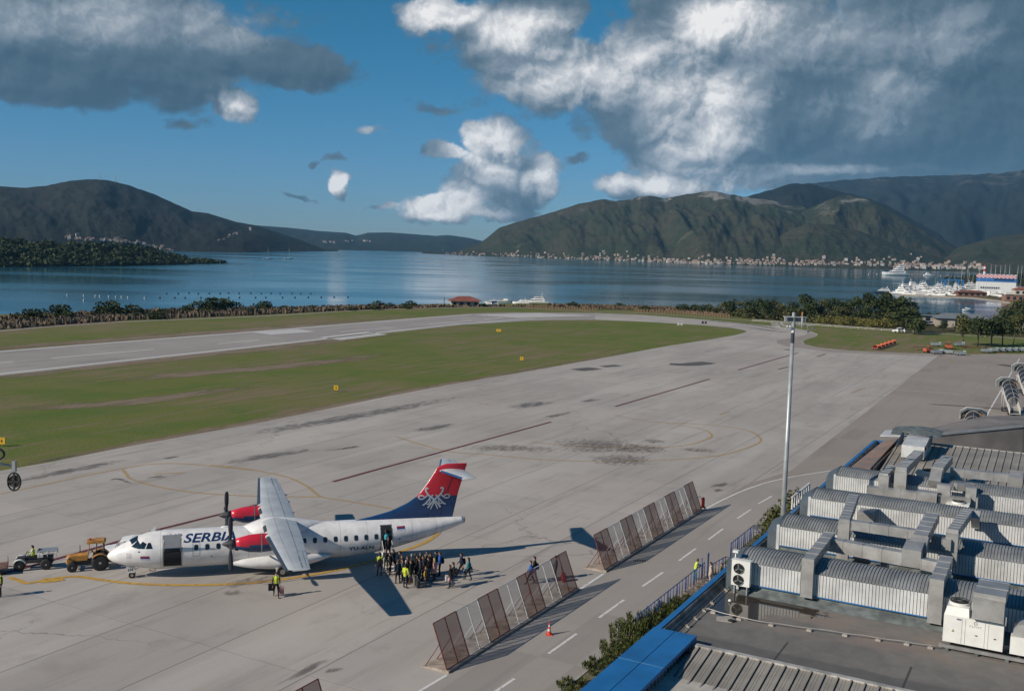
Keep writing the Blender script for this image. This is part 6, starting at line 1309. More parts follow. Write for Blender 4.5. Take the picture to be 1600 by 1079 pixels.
m = MB(); sbox(m, 27.5, 33.0, -.25, -.08, 7.86, 7.93); m.build('top_rail', M_fwhite, rl)
# ---- tall floodlight mast
mu = 1223.5
for Y in np.linspace(60, 90, 300):
    q = AT(mu, 806, Y); s_, t_ = ((q[0]-TO[0])*UD[0]+(q[1]-TO[1])*UD[1], (q[0]-TO[0])*VD[0]+(q[1]-TO[1])*VD[1])
    if q[2] < 6.7 - 0.35*0 and t_ < -0.9: break
mx, my = q[0], q[1]; top = AT(1239.5, 490, my)[2]
mast = thing('floodlight_mast', 'tall tapering grey steel mast with floodlights and antennas beside the terminal', 'light mast', (mx, my, 0))
M_mast = mat('mast_grey', (0.33, 0.35, 0.36), 0.4, metal=0.3, var=0.1)
m = MB(); m.tube([(mx, my, 0), (mx, my, top-2.1)], [.21, .135], 20); m.build('pole', M_mast, mast)
for k, (z0, z1, mm) in enumerate(((top-2.1, top-1.35, M_hcheek), (top-1.35, top-1.0, M_fwhite), (top-1.0, top+.1, M_mast))): m = MB(); m.cyl((mx, my, (z0+z1)/2), .135, z1-z0, 18, r2=.125); m.build('pole_band', mm, mast)
rx, ry = 1.0, 0.0
za = top-.80
m = MB(); m.box((mx+.0, my, za), (2.6, .08, .08)); m.build('cross_arm', M_mast, mast)
M_lampf = mat('floodlight_housing', (0.30, 0.29, 0.27), 0.6, var=0.3)
for dx_, dz_ in ((-1.38, -.08), (-1.12, -.08), (-.78, .06)):
    h = MB(); R = [];
    T = lambda x, y, z_: (mx+dx_+x*.5-0.26*z_, my+y*.5, za+dz_+z_*0.34)
    h.add([T(-.28, -.3, -.55), T(.28, -.3, -.55), T(.28, .1, .55), T(-.28, .1, .55), T(-.2, -.05, -.45), T(.2, -.05, -.45), T(.2, .32, .45), T(-.2, .32, .45)], [(0, 1, 2, 3), (4, 5, 6, 7), (0, 1, 5, 4), (1, 2, 6, 5), (2, 3, 7, 6), (3, 0, 4, 7)]); h.build('floodlight', M_lampf, mast)
m = MB(); m.box((mx+.12, my+.1, top-.42), (1.45, .4, .36)); bx_ = m.build('equipment_box', M_mast, mast); m = MB(); m.box((mx+.0, my-.112, top-.40), (.95, .02, .24)); m.build('box_recess', M_hcheek, bx_); m = MB(); m.box((mx+.12, my+.1, top-.225), (1.55, .5, .03)); m.build('box_lid', M_fwhite, bx_)
m = MB(); m.tube([(mx+.55, my-.2, za-.25), (mx+.55, my-.2, top-.1)], .03, 6); m.build('antenna_stub', M_fwhite, mast)
m = MB(); m.cyl((mx+.55, my-.2, top+.0), .055, .26, 12); m.build('beacon_lamp', mat('amber_lamp', (0.45, 0.20, 0.06), 0.4), mast)
for dx_, dz_, r in ((1.08, -.36, .13), (1.42, -.2, .10)):
    m = MB(); m.cyl((mx+dx_, my-.1, za+dz_), r, .08, 18, axis=(0.2, -1, .1)); m.tube([(mx+dx_, my, za+dz_+.1), (mx+dx_-.1, my, za)], .03, 5); m.build('dish_antenna', M_lampf, mast)
for dx_ in (-.45, -.25): m = MB(); m.cyl((mx+dx_, my-.2, za-.14), .08, .14, 10, axis=(0, -1, -.5)); m.tube([(mx+dx_, my, za), (mx+dx_, my-.15, za-.25)], .03, 5); m.build('small_lamp', M_fwhite, mast)
# ---- head of another pole at the left edge, with a small loudspeaker wheel and camera
lp0 = AT(22, 752, 40); hz = thing('pole_head', 'dark round pole head with crossed guard reaching in at the left edge', 'pole head', lp0)
X0_, Y0_, Z0_ = lp0
m = MB()
m.tube([(X0_+.28*math.cos(a)*.92, Y0_, Z0_+.36*math.sin(a)) for a in [2*math.pi*j/24 for j in range(25)]], .035, 6); m.build('guard_ring', M_black, hz)
m = MB(); m.box((X0_, Y0_, Z0_), (.07, .05, .70)); m.build('guard_bar', M_black, hz); m = MB(); m.box((X0_, Y0_-.01, Z0_), (.50, .05, .09)); m.build('guard_bar', M_black, hz)
m = MB(); m.cyl((X0_, Y0_+.06, Z0_), .25, .06, 20, axis='y'); m.build('lamp_glass', mat('smoked_lens', (0.10, 0.09, 0.06), 0.2), hz)
m = MB(); m.box((X0_+.02, Y0_, Z0_+.62), (.13, .13, .42)); m.build('clamp', M_line, hz); m = MB(); m.tube([(X0_-2.5, Y0_, Z0_+.98), (X0_+.05, Y0_, Z0_+.62)], .05, 8); m.build('arm', M_mast, hz); m = MB(); m.tube([(X0_-2.5, Y0_, Z0_+1.1), (X0_-2.5, Y0_, -Z0_*0)], .1, 10); m.build('pole', M_mast, hz)
m = MB(); m.tube([(X0_-.80+.42*math.cos(a), Y0_, Z0_+1.10+.24*math.sin(a)) for a in [2*math.pi*j/24 for j in range(25)]], .05, 6); m.build('guard_ring', M_black, hz); m = MB(); m.tube([(X0_-2.5, Y0_, Z0_+1.1), (X0_-.8, Y0_, Z0_+1.1)], .05, 8); m.build('arm', M_mast, hz)
# ---- yellow signs in the grass
M_sig = mat('sign_yellow', (0.72, 0.42, 0.02), 0.5)
for u, v, w_, txt, lab in ((779, 519.5, 1.35, '11', 'yellow taxiway sign with two strokes near the runway'), (815, 564.5, .75, '1', 'small yellow marker sign in the middle of the grass'), (525, 611.5, .75, '4', 'small yellow marker sign at the near edge of the grass'), (3, 697, .8, '4', 'yellow marker sign reading 4 at the left edge')):
    c = G(u, v); t_ = thing('taxiway_sign', lab, 'sign', (c[0], c[1], 0)); hh = .78
    m = MB(); m.box((c[0], c[1], .28+hh/2), (w_, .16, hh)); pl_ = m.build('sign_board', M_sig, t_)
    for s in (-.3, .3): m = MB(); m.tube([(c[0]+s*w_, c[1], 0), (c[0]+s*w_, c[1], .3)], .035, 6); m.build('leg', M_black, t_)
    V, F = ptext(None, txt, 0, 0, .42, None, bold=.01); ww = max(p[0] for p in V); m = MB(); m.add([(c[0]-ww/2+p[0], c[1]-.086, .28+.18+p[1]) for p in V], F); m.build('lettering', M_black, pl_)
for u, v, lab in ((1060, 508, 'tiny black and white marker by the far taxiway'), (1098, 505.5, 'tiny dark marker right of the black and white one')):
    c = G(u, v); m = MB(); m.box((c[0], c[1], .45), (.7, .3, .9)); m.box((c[0]+1.1, c[1], .45), (.7, .3, .8)); tag(m.build('marker_block', M_fwhite if u < 1080 else M_black), lab, 'marker')
# ---- yellow tractor
M_ty = mat('tractor_yellow', (0.46, 0.22, 0.045), 0.5, var=0.25, scale=3); M_rim = mat('grey_rim', (0.38, 0.37, 0.34), 0.5, metal=0.3); M_chassis = mat('oily_chassis', (0.045, 0.042, 0.04), 0.6)
def wheel(par, c, r, w, rim=M_rim, name='wheel', k=0.58):
    t_ = MB(); n = 26; R = []
    for y, q in ((-w/2, r*.62), (-w/2, r*.90), (-w*.36, r), (w*.36, r), (w/2, r*.90), (w/2, r*.62)): R.append([(c[0]+q*math.cos(a), c[1]+y, c[2]+q*math.sin(a)) for a in [2*math.pi*j/n for j in range(n)]])
    t_.rings(R); o = t_.build(name, M_black, par)
    h = MB(); h.cyl(c, r*k, w*.86, 20, axis='y'); h.build('rim', rim, o); h = MB(); h.cyl(c, r*.16, w*1.02, 10, axis='y'); h.build('hub', rim, o); return o
def mk_tractor():
    t = thing('tractor', 'old yellow tractor with cab parked in front of the aircraft nose', 'tractor')      # front towards -x
    for y in (-.72, .72): wheel(t, (1.05, y, .66), .66, .34); wheel(t, (-1.05, y*.9, .40), .40, .2)
    m = MB(); m.box((-.2, 0, .62), (2.3, .42, .42)); m.box((1.0, 0, .66), (.5, 1.2, .22)); m.box((-1.05, 0, .42), (.14, 1.2, .12)); m.build('chassis', M_chassis, t)
    m = MB(); R = []
    for x, hw, z0, z1 in ((-1.52, .24, .62, 1.08), (-1.46, .29, .55, 1.22), (-1.2, .30, .74, 1.28), (-.3, .32, .82, 1.34), (.05, .34, .82, 1.36)): R.append([(x, -hw, z0), (x, hw, z0), (x, hw, z1-.10), (x, hw*.6, z1), (x, -hw*.6, z1), (x, -hw, z1-.10)])
    m.rings(R, sm=False); hood_ = m.build('hood', M_ty, t); m = MB(); m.box((-1.53, 0, .84), (.03, .34, .40)); m.build('grille', M_fwhite, hood_)
    for y in (-.3, .3): m = MB(); m.cyl((-1.38, y*1.15, 1.08), .075, .1, 12, axis='x'); m.build('headlight', M_fwhite, t)
    for y in (-.72, .72):
        m = MB(); R = [[(1.05+.74*math.cos(a), y+s*.20, .66+.74*math.sin(a)) for s in (-1, 1)]+[(1.05+.70*math.cos(a), y+s*.20, .66+.70*math.sin(a)) for s in (1, -1)] for a in [R_(20+14*j) for j in range(10)]]; m.rings(R, sm=False); m.build('mudguard', M_ty, t)
    for x, y in ((.10, -.56), (.10, .56), (1.35, -.60), (1.35, .60), (.68, -.60), (.68, .60)): m = MB(); m.tube([(x, y, .95), (x+(.12 if x < 1 else -.05), y*.95, 2.22)], .04, 5); m.build('cab_post', M_ty if x < .5 else M_chassis, t)
    m = MB(); m.box((.76, 0, 2.28), (1.42, 1.28, .10)); m.box((.76, 0, 2.36), (1.2, 1.05, .08)); rf2 = m.build('cab_roof', M_ty, t); m = MB(); m.cyl((.3, -.1, 2.46), .07, .14, 10); m.build('beacon', M_ered, rf2)
    M_cg = mat('cab_glass', (0.35, 0.42, 0.45), 0.1, alpha=0.25)
    m = MB(); m.add([(.14, -.54, 1.35), (.14, .54, 1.35), (.22, .52, 2.2), (.22, -.52, 2.2)], [(0, 1, 2, 3)]); m.build('windscreen', M_cg, t)
    m = MB(); m.box((.95, 0, 1.05), (.45, .5, .12)); m.box((1.15, 0, 1.30), (.1, .5, .45)); m.build('seat', M_chassis, t); m = MB(); m.tube([(.2, 0, 1.3), (.42, 0, 1.45)], .025, 6); m.cyl((.44, 0, 1.46), .2, .03, 16, axis=(1, 0, .6)); m.build('steering_wheel', M_chassis, t)
    m = MB(); m.tube([(-.5, .22, 1.3), (-.5, .22, 1.95)], .035, 8); m.build('exhaust_pipe', M_chassis, t); m = MB(); m.box((.55, -.5, .92), (.45, .12, .30)); m.build('step_plate', M_chassis, t)
    return t
tr = mk_tractor(); c0, c1 = G(118, 897), G(151, 892); a = G(129, 893); tr.location = (a[0], a[1]+.75, 0); tr.rotation_euler = (0, 0, R_(20)); tr.scale = (.93, .93, .93)
# ---- small four wheeled luggage tug with rack, its rider
tg = thing('baggage_tug', 'small dark four wheeled tug with white mudguards and a rear rack', 'tug')
for y in (-.50, .50): wheel(tg, (-.82, y, .36), .36, .22); wheel(tg, (.82, y, .36), .36, .22)
m = MB(); m.box((0, 0, .52), (1.9, .42, .22)); m.box((.75, 0, .72), (.9, .7, .26)); m.box((-.75, 0, .70), (.5, .4, .3)); m.build('chassis', M_chassis, tg)
for y in (-.50, .50):
    m = MB(); m.rings([[(-.82+.44*math.cos(a), y+s*.14, .36+.44*math.sin(a)) for s in (-1, 1)]+[(-.82+.41*math.cos(a), y+s*.14, .36+.41*math.sin(a)) for s in (1, -1)] for a in [R_(25+16*j) for j in range(9)]], sm=False); m.build('mudguard', M_acw, tg)
m = MB(); m.box((-.05, 0, .80), (.55, .36, .14)); m.build('seat', M_black, tg); m = MB(); m.tube([(-.55, 0, .8), (-.40, 0, 1.12)], .03, 6); m.tube([(-.38, -.30, 1.12), (-.42, 0, 1.14), (-.38, .30, 1.12)], .02, 6); m.build('handlebar', M_black, tg)
m = MB(); m.box((.92, 0, 1.22), (1.15, .92, .05)); m.build('rack_top', M_mast, tg)
for y in (-.46, .46):
    for x in (.4, .9, 1.45): m = MB(); m.tube([(x, y, .85), (x, y, 1.24)], .025, 5); m.build('rack_post', M_fwhite, tg)
    m = MB(); m.tube([(.35, y, 1.05), (1.5, y, 1.05)], .02, 5); m.build('rack_rail', M_fwhite, tg)
m = MB(); m.box((.45, -.25, .95), (.35, .3, .25)); m.build('battery_box', M_acw, tg); m = MB(); m.ell((.35, 0, 1.15), (.12, .2, .2)); m.build('headrest', M_black, tg)
a = G(50, 889); tg.location = (a[0], a[1]+.3, 0); tg.rotation_euler = (0, 0, R_(18)); tg.scale = (1.12,)*3
person('rider in a pale yellow vest sitting on the small dark tug', (a[0]-.05, a[1]+.3, 0.0), R_(198), top='white', legs='navy', vest='vest', seed=45, pose='sit', h=1.76)
# low flatbed trailer at the left edge
tl = thing('flatbed_trailer', 'low brown flatbed trailer cut by the left edge', 'trailer'); M_bed2 = mat('rusty_trailer_deck', (0.20, 0.11, 0.08), 0.7, var=0.3, scale=2)
m = MB(); m.box((-1.6, 0, .52), (3.2, 1.6, .10)); m.build('deck', M_bed2, tl); m = MB()
for x in (-.05, -3.1): 
    for y in (-.75, .75): q = MB(); q.tube([(x, y, .57), (x, y, 1.0)], .025, 5); q.build('stake', M_fbrown, tl)
for x in (-.7, -2.5):
    for y in (-.65, .65): wheel(tl, (x, y, .22), .22, .14)
m.tube([(0, 0, .45), (1.35, 0, .35)], .035, 6); m.build('tow_bar', M_fbrown, tl); a = G(20, 893); tl.location = (a[0]-.3, a[1]-.05, 0); tl.rotation_euler = (0, 0, R_(24))
wb = MB(); a, b_ = G(163, 882), G(150, 884)
# white car behind the nose
def mk_car():
    t = thing('white_car', 'small white van with open door standing behind the aircraft nose', 'van'); R = []
    for x, z1, w_ in ((-2.0, .75, .72), (-1.9, .95, .80), (-1.1, 1.05, .84), (-.6, 1.62, .78), (.2, 1.78, .76), (1.6, 1.78, .76), (1.95, 1.2, .80), (2.0, .7, .78)): R.append([(x, -w_, .30), (x, w_, .30), (x, w_*1.02, .85), (x, w_*(.88 if z1 > 1.1 else .95), z1-.06), (x, w_*.7, z1), (x, -w_*.7, z1), (x, -w_*(.88 if z1 > 1.1 else .95), z1-.06), (x, -w_*1.02, .85)])
    m = MB(); m.rings(R, sm=False); m.build('body', M_pwhite, t)
    for x in (-1.25, 1.25):
        for y in (-.75, .75): wheel(t, (x, y, .31), .31, .2)
    m = MB(); m.add([(-1.06, -.68, 1.10), (-1.06, .68, 1.10), (-.64, .60, 1.60), (-.64, -.60, 1.60)], [(0, 1, 2, 3)]); m.build('windscreen', M_glassd, t)
    for y in (-1, 1): m = MB(); m.add([(-.5, y*.80, 1.12), (1.5, y*.80, 1.12), (1.4, y*.73, 1.60), (-.3, y*.73, 1.60)], [(0, 1, 2, 3)]); m.build('side_window', M_glassd, t)
    d = MB(); d.box((-.6, -1.25, .82), (.06, .9, .75)); dd = d.build('open_door', M_pwhite, t); d = MB(); d.box((-.64, -1.25, 1.35), (.03, .8, .38)); d.build('window', M_glassd, dd)
    return t
car = mk_car(); a = G(197, 872); car.location = (a[0]+.3, a[1], 0); car.rotation_euler = (0, 0, R_(12))
# ---- passenger stairs with covered barrel roofs on the far apron
M_stair = mat('canopy_smoked_sheet', (0.03, 0.035, 0.045), 0.25); M_stairw = mat('stair_white', (0.55, 0.54, 0.52), 0.5); M_hood = mat('dusty_canopy', (0.16, 0.12, 0.09), 0.7, var=0.3); M_hoodt = mat('grey_canopy_top', (0.13, 0.15, 0.155), 0.6)
def mk_stairs(label):
    t = thing('passenger_stairs', label, 'boarding stairs')     # foot at x=0, climbs to +x
    m = MB()
    for k in range(12): m.box((.3+.42*k, 0, .35+.24*k), (.44, 1.5, .06))
    m.build('steps', M_stairw, t)
    for y in (-.8, .8):
        m = MB(); m.add([(0, y, .25), (5.2, y, 3.2), (5.2, y, 4.2), (0, y, 1.2), (0, y+.04, .25), (5.2, y+.04, 3.2), (5.2, y+.04, 4.2), (0, y+.04, 1.2)], [(0, 1, 2, 3), (4, 5, 6, 7), (0, 1, 5, 4), (1, 2, 6, 5), (2, 3, 7, 6), (3, 0, 4, 7)]); m.build('side_panel', M_stairw, t)
    m = MB(); R = [[(x, .98*math.cos(a), z_+.98*math.sin(a)) for a in [math.pi*j/12 for j in range(13)]] for x, z_ in ((1.1, 2.0), (2.2, 2.6), (3.3, 3.25), (4.4, 3.9), (5.3, 4.4))]; m.rings(R, closed=False); cv = m.build('barrel_cover', M_stair, t)
    for x, z_ in ((1.1, 2.0), (2.15, 2.58), (3.2, 3.2), (4.25, 3.82), (5.2, 4.36)): m = MB(); m.tube([(x, 1.01*math.cos(a), z_+1.01*math.sin(a)) for a in [math.pi*j/12 for j in range(13)]], .035, 5); m.build('hoop', M_stairw if x < 1.2 else M_trim, cv)
    m = MB(); m.tube([(1.1, 0, 3.01), (5.2, 0, 5.37)], .03, 5); m.build('ridge_rod', M_trim, cv)
    m = MB(); R = [[(x, w_, z0), (x, w_, z1-.5), (x, w_*.55, z1), (x, -w_*.55, z1), (x, -w_, z1-.5), (x, -w_, z0)] for x, w_, z0, z1 in ((5.1, 1.5, 4.1, 5.5), (6.8, 1.6, 4.0, 5.6))]; m.rings(R, closed=False, sm=False); hd_ = m.build('top_hood', M_hoodt, t)
    m = MB(); m.tube([(6.85, w_, z_) for w_, z_ in ((1.62, 4.0), (1.62, 5.1), (.9, 5.62), (-.9, 5.62), (-1.62, 5.1), (-1.62, 4.0))], .06, 5); m.build('hood_rim', M_stairw, hd_)
    m = MB()
    ou = [(1.5, 4.1), (1.5, 5.0), (.82, 5.5), (0, 5.5), (-.82, 5.5), (-1.5, 5.0), (-1.5, 4.1)]; inn = [(1.02*math.cos(a), 4.4+1.02*math.sin(a)) for a in [math.pi*j/6 for j in range(7)]]
    m.add([(5.22, y, z_) for y, z_ in ou]+[(5.6, y, z_) for y, z_ in inn], [(i, i+1, i+8, i+7) for i in range(6)]); m.build('hood_cheeks', M_hood, hd_)
    m = MB(); m.box((5.9, 0, 3.3), (1.6, 1.6, .12)); m.build('landing', M_stairw, t)
    m = MB(); m.box((3.2, 0, .55), (5.4, 1.3, .25)); m.build('chassis', M_chassis, t)
    for x in (1.0, 5.2):
        for y in (-.75, .75): wheel(t, (x, y, .38), .38, .22)
    for x in (4.8, 6.2):
        for y in (-.65, .65): m = MB(); m.tube([(x, y, .6), (x, y, 3.3)], .05, 6); m.build('support_leg', M_stairw, t)
    return t
stp_ = mk_stairs('covered boarding stairs whose barrel roof faces the camera on the far apron')
a = G(1586, 650); place(stp_, (a[0], a[1], 0), R_(78)); a = G(1521, 712); place(stp_, (a[0]-1.0, a[1]-1.5, 0), R_(66), label='covered boarding stairs half hidden behind the terminal roof'); a = G(1598, 618); place(stp_, (a[0]+.6, a[1]-1.0, 0), R_(78), label='third covered boarding stairs cut by the right edge, furthest away')
a = G(1577, 676); q = thing('service_cart', 'small white service cart below the covered stairs', 'service cart', (a[0], a[1], 0)); m = MB(); m.box((a[0], a[1], .75), (1.1, 1.6, .9)); m.build('body', M_stairw, q); m = MB(); m.box((a[0], a[1]-.2, 1.45), (.95, .9, .5), taper=.85); m.build('cabin', M_glassd, q); m = MB(); m.box((a[0], a[1]-.2, 1.73), (.9, .85, .05)); m.build('cab_roof', M_stairw, q); m = MB(); m.tube([(a[0], a[1]+.5, 1.2), (a[0], a[1]+.5, 2.0)], .03, 5); m.build('antenna', M_stairw, q)
for x in (-.55, .55):
    for y in (-.5, .55): m = MB(); m.cyl((a[0]+x, a[1]+y, .26), .26, .15, 14, axis='x'); m.build('wheel', M_black, q)
# ---- baggage dollies and tugs on the grass edge
def mk_dolly(label, deck, side=None):
    t = thing('baggage_dolly', label, 'baggage dolly'); m = MB(); m.box((0, 0, .48), (2.6, 1.4, .12)); m.build('deck', deck, t)
    for x in (-.9, .9):
        for y in (-.6, .6): m = MB(); m.cyl((x, y, .2), .2, .12, 12, axis='y'); m.build('wheel', M_black, t)
    if side:
        for y in (-.68, .68): m = MB(); m.box((0, y, .82), (2.5, .04, .55)); m.build('side_board', side, t)
        m = MB(); m.box((1.25, 0, .95), (.04, 1.36, .8)); m.build('end_board', side, t)
    m = MB(); m.tube([(-1.3, 0, .4), (-2.1, 0, .3)], .03, 5); m.build('tow_bar', M_black, t); return t
M_or = mat('signal_orange', (0.46, 0.10, 0.045), 0.6); M_cart = mat('pale_cart_sheet', (0.26, 0.31, 0.33), 0.6)
do = mk_dolly('orange baggage dolly in the short orange train on the grass', M_or, M_or)
for k in range(5):
    f = k/4; a = G(1370+24*f, 546-8.0*f); place(do, (a[0], a[1], 0), R_(50)) if k else place(do, (a[0], a[1], 0), R_(50), group='orange dollies coupled in a short train')
dc = mk_dolly('pale grey box dolly in the long row at the right edge of the grass', M_cart, M_cart)
for k, u in enumerate((1551, 1561, 1571, 1581, 1591, 1601)): a = G(u, 550-.1*k); place(dc, (a[0], a[1], 0), R_(2), group='pale dollies parked in a long row')
for u, v, lab, rz in ((1463, 553, 'pale dolly right of the orange tug', 10), (1480, 553, 'pale dolly below the standing orange frame', 170), (1500, 555, 'pale grey dolly nearest the tarmac in the middle of the row', 5), (1499, 541, 'flat grey dolly behind the middle of the row', 8), (1462, 541, 'flat grey dolly behind the orange tug', 0), (1541, 551, 'grey dolly with an upright pole at the start of the long row', 0)):
    a = G(u, v); dup(dc, (a[0], a[1], 0), R_(rz), label=lab); 
for o in COL.objects:
    if o.get('label', '').startswith(('pale dolly', 'pale grey dolly', 'flat grey', 'grey dolly')) and 'group' in o: del o['group']
def mk_tug(label):
    t = thing('baggage_tractor', label, 'tug'); m = MB(); m.box((0, 0, .75), (2.6, 1.4, .7)); m.box((-.9, 0, 1.15), (.7, 1.2, .2)); m.build('body', M_or, t)
    for x in (-.85, .85):
        for y in (-.7, .7): m = MB(); m.cyl((x, y, .35), .35, .22, 14, axis='y'); m.build('wheel', M_black, t)
    for x in (-.3, .95):
        for y in (-.6, .6): m = MB(); m.tube([(x, y, 1.1), (x, y, 1.95)], .04, 5); m.build('cab_post', M_black, t)
    m = MB(); m.box((.3, 0, 1.98), (1.5, 1.35, .08)); m.build('cab_roof', M_or, t); m = MB(); m.box((.5, 0, 1.2), (.4, .9, .4)); m.build('seat', M_black, t); return t
tg2 = mk_tug('orange baggage tractor parked among the pale dollies'); a = G(1451, 551); place(tg2, (a[0], a[1], 0), R_(15)); a = G(1482, 545); place(tg2, (a[0], a[1], 0), R_(80), label='orange baggage tractor standing behind the pale dolly')
m = MB(); a = G(1436, 547); fr_ = thing('rusty_frame', 'low rusty brown frame left of the orange baggage tractor', 'metal frame', (a[0], a[1], 0))
m.box((a[0], a[1], .9), (3.4, 1.2, .06)); 
for x in (-1.6, -.6, .5, 1.6): m.tube([(a[0]+x, a[1]-.5, 0), (a[0]+x, a[1]-.5, .9)], .05, 5)
m.build('frame_bars', M_fbrown, fr_)
a = G(1525, 544); m = MB(); m.box((a[0], a[1], .35), (9, .8, .12)); m.box((a[0]-3, a[1], .15), (.2, .7, .3)); m.box((a[0]+3, a[1], .15), (.2, .7, .3)); tag(m.build('steel_beams', M_fbrown), 'long brown beams lying on the grass under the round trees', 'beams')
# ---------------------------------------------------------------- vegetation
def leafm(name, c1, c2):
    m = bpy.data.materials.new(name); m.use_nodes = True; t = m.node_tree; b = t.nodes['Principled BSDF']
    g = t.nodes.new('ShaderNodeNewGeometry'); oi = t.nodes.new('ShaderNodeObjectInfo'); n = noise(t, X(t, g.outputs['Position']), 0.7, 4, 0.7)
    r = X(t, g.outputs['Random Per Island']); c = mixc(t, (r*0.6 + n*0.5).ss(0.2, 0.85), c1, c2); c = mixc(t, X(t, oi.outputs['Random'])*0.35, c, tuple(q*0.55 for q in c1))
    t.links.new(c.k, b.inputs['Base Color']); b.inputs['Roughness'].default_value = 0.8; b.inputs['Specular IOR Level'].default_value = 0.2; return m
M_leafd = leafm('dark_evergreen_leaves', (0.020, 0.034, 0.014), (0.060, 0.078, 0.026)); M_leafo = leafm('olive_leaves', (0.045, 0.055, 0.020), (0.105, 0.105, 0.040)); M_reed = leafm('dry_reeds', (0.10, 0.075, 0.05), (0.185, 0.135, 0.09))
M_leafy = leafm('yellow_green_cane', (0.085, 0.085, 0.022), (0.19, 0.17, 0.05)); M_leafp = leafm('pine_leaves', (0.016, 0.030, 0.016), (0.045, 0.065, 0.028)); M_shrub = leafm('conifer_shrub', (0.022, 0.040, 0.010), (0.095, 0.105, 0.028))
M_bark = mat('bark', (0.09, 0.07, 0.05), 0.9)
def leaves(mb, rnd, c, r, n, sz, shape='ball', lumps=9):
    L_ = []
    for _ in range(lumps):
        a, e = rnd.uniform(0, 2*math.pi), rnd.uniform(-.5, 1.0); k = rnd.uniform(.35, .85)
        L_.append((c[0]+r[0]*k*math.cos(a)*math.cos(e*1.3), c[1]+r[1]*k*math.sin(a)*math.cos(e*1.3), c[2]+r[2]*e*.75, rnd.uniform(.30, .55)))
    for _ in range(n):
        l = rnd.choice(L_); q = Vector((rnd.gauss(0, 1), rnd.gauss(0, 1), rnd.gauss(0, 1))).normalized()*(rnd.random()**.35)*l[3]
        p = Vector((l[0]+q.x*r[0], l[1]+q.y*r[1], l[2]+q.z*r[2])); s = sz*rnd.uniform(.6, 1.4)
        a = Vector((rnd.gauss(0, 1), rnd.gauss(0, 1), rnd.gauss(0, .7))).normalized(); b = a.cross(Vector((rnd.gauss(0, 1), rnd.gauss(0, 1), rnd.gauss(0, 1)))).normalized()
        mb.add([tuple(p-a*s-b*s*.3), tuple(p-b*s*.6+a*s*.2), tuple(p+a*s+b*s*.2), tuple(p+b*s*.6)], [(0, 1, 2, 3)])
def mk_tree(name, label, cat, H, W, leafmat, n=420, sz=.42, trunk=.25, seed=1, lumps=10, base=None):
    rnd = random.Random(seed); t = thing(name, label, cat); tb = H*trunk; m = MB()
    m.tube([(0, 0, -.3), (.1, 0, tb), (.05, .1, H*.75)], [.035*H*.8, .026*H*.8, .010*H], 8)
    for k in range(5): a = rnd.uniform(0, 6.28); z_ = tb*rnd.uniform(.8, 1.5); m.tube([(0, 0, z_), (W*.3*math.cos(a), W*.3*math.sin(a), z_+H*.25)], [.012*H, .004*H], 6)
    m.build('trunk', M_bark, t); m = MB(); leaves(m, rnd, (0, 0, (tb*.8+H)/2 - (H*.12 if trunk < .2 else 0)), (W/2, W/2, (H-tb*.8)/2), n, sz, lumps=lumps); m.build('crown', leafmat, t, recalc=False); return t
rnd = random.Random(11)
protos = {}
for k in range(3):
    protos['d%d' % k] = mk_tree('evergreen_tree', 'dark evergreen tree in the belt between apron and bay', 'tree', 8+k, 9+k, M_leafd, 620, .48, .12, 20+k, 14)
    protos['o%d' % k] = mk_tree('scrub_tree', 'brownish olive tree in the belt between apron and bay', 'tree', 6.5+k, 8+k, M_leafo, 520, .45, .10, 30+k, 12)
protos['p0'] = mk_tree('pine_tree', 'flat topped dark pine standing in front of the yachts', 'tree', 11, 9, M_leafp, 650, .45, .45, 41, 9)
protos['c0'] = mk_tree('cane_thicket', 'yellow green cane thicket in the tree belt', 'cane', 6.5, 12, M_leafy, 700, .40, .05, 44, 16)
protos['r0'] = mk_tree('round_tree', 'round clipped dark tree on the grass in front of the low house', 'tree', 8.2, 6.6, M_leafd, 900, .36, .30, 51, 18); protos['r1'] = mk_tree('round_tree', 'round clipped dark tree on the grass in front of the low house', 'tree', 8.6, 6.8, M_leafo, 900, .36, .30, 52, 18)
protos['b0'] = mk_tree('bush', 'dark rounded bush in the dry scrub by the shore', 'bush', 3.0, 6.4, M_leafd, 620, .30, .02, 61, 16); protos['b1'] = mk_tree('bush', 'olive rounded bush in the dry scrub by the shore', 'bush', 2.4, 5.8, M_leafo, 520, .28, .02, 62, 16)
def tree_at(key, u, v, rz=0, scale=1.0, **k):
    a = G(u, v); return place(protos[key], (a[0], a[1], -.05), rz, scale=(scale, scale, scale*rnd.uniform(.9, 1.08)), **k)
GB = 'trees in the belt between apron and bay'
belt = [(1118, 493, 'o0', .6), (1132, 491, 'o1', .8), (1146, 492, 'd0', .85), (1160, 493, 'o2', .85), (1172, 496, 'd1', .9), (1186, 493, 'd0', 1.0), (1197, 499, 'd2', .9), (1210, 494, 'o1', 1.0), (1224, 500, 'o2', .9), (1238, 497, 'd1', .8), (1252, 500, 'o0', .9), (1258, 492, 'd2', 1.05), (1272, 496, 'd0', 1.1), (1287, 496, 'o1', 1.05), (1300, 497, 'd1', 1.0), (1312, 502, 'o2', .9), (1324, 497, 'd0', .95), (1340, 499, 'd2', .95), (1352, 503, 'd1', .9), (1372, 502, 'd1', 1.15), (1384, 502, 'd2', 1.35), (1398, 502, 'd0', 1.4), (1410, 504, 'd2', 1.15), (1422, 508, 'd1', .95), (1402, 513, 'd0', .8), (1434, 505, 'd0', .7), (1395, 508, 'o1', .8), (1415, 520, 'd2', 1.0), (1428, 522, 'd0', .9), (1334, 508, 'd0', .6), (1366, 511, 'd1', .6)]
for i, (u, v, k, s) in enumerate(belt): tree_at(k, u, v, i*1.3, s, group=GB)
tree_at('p0', 1354, 500, .3, 1.0)
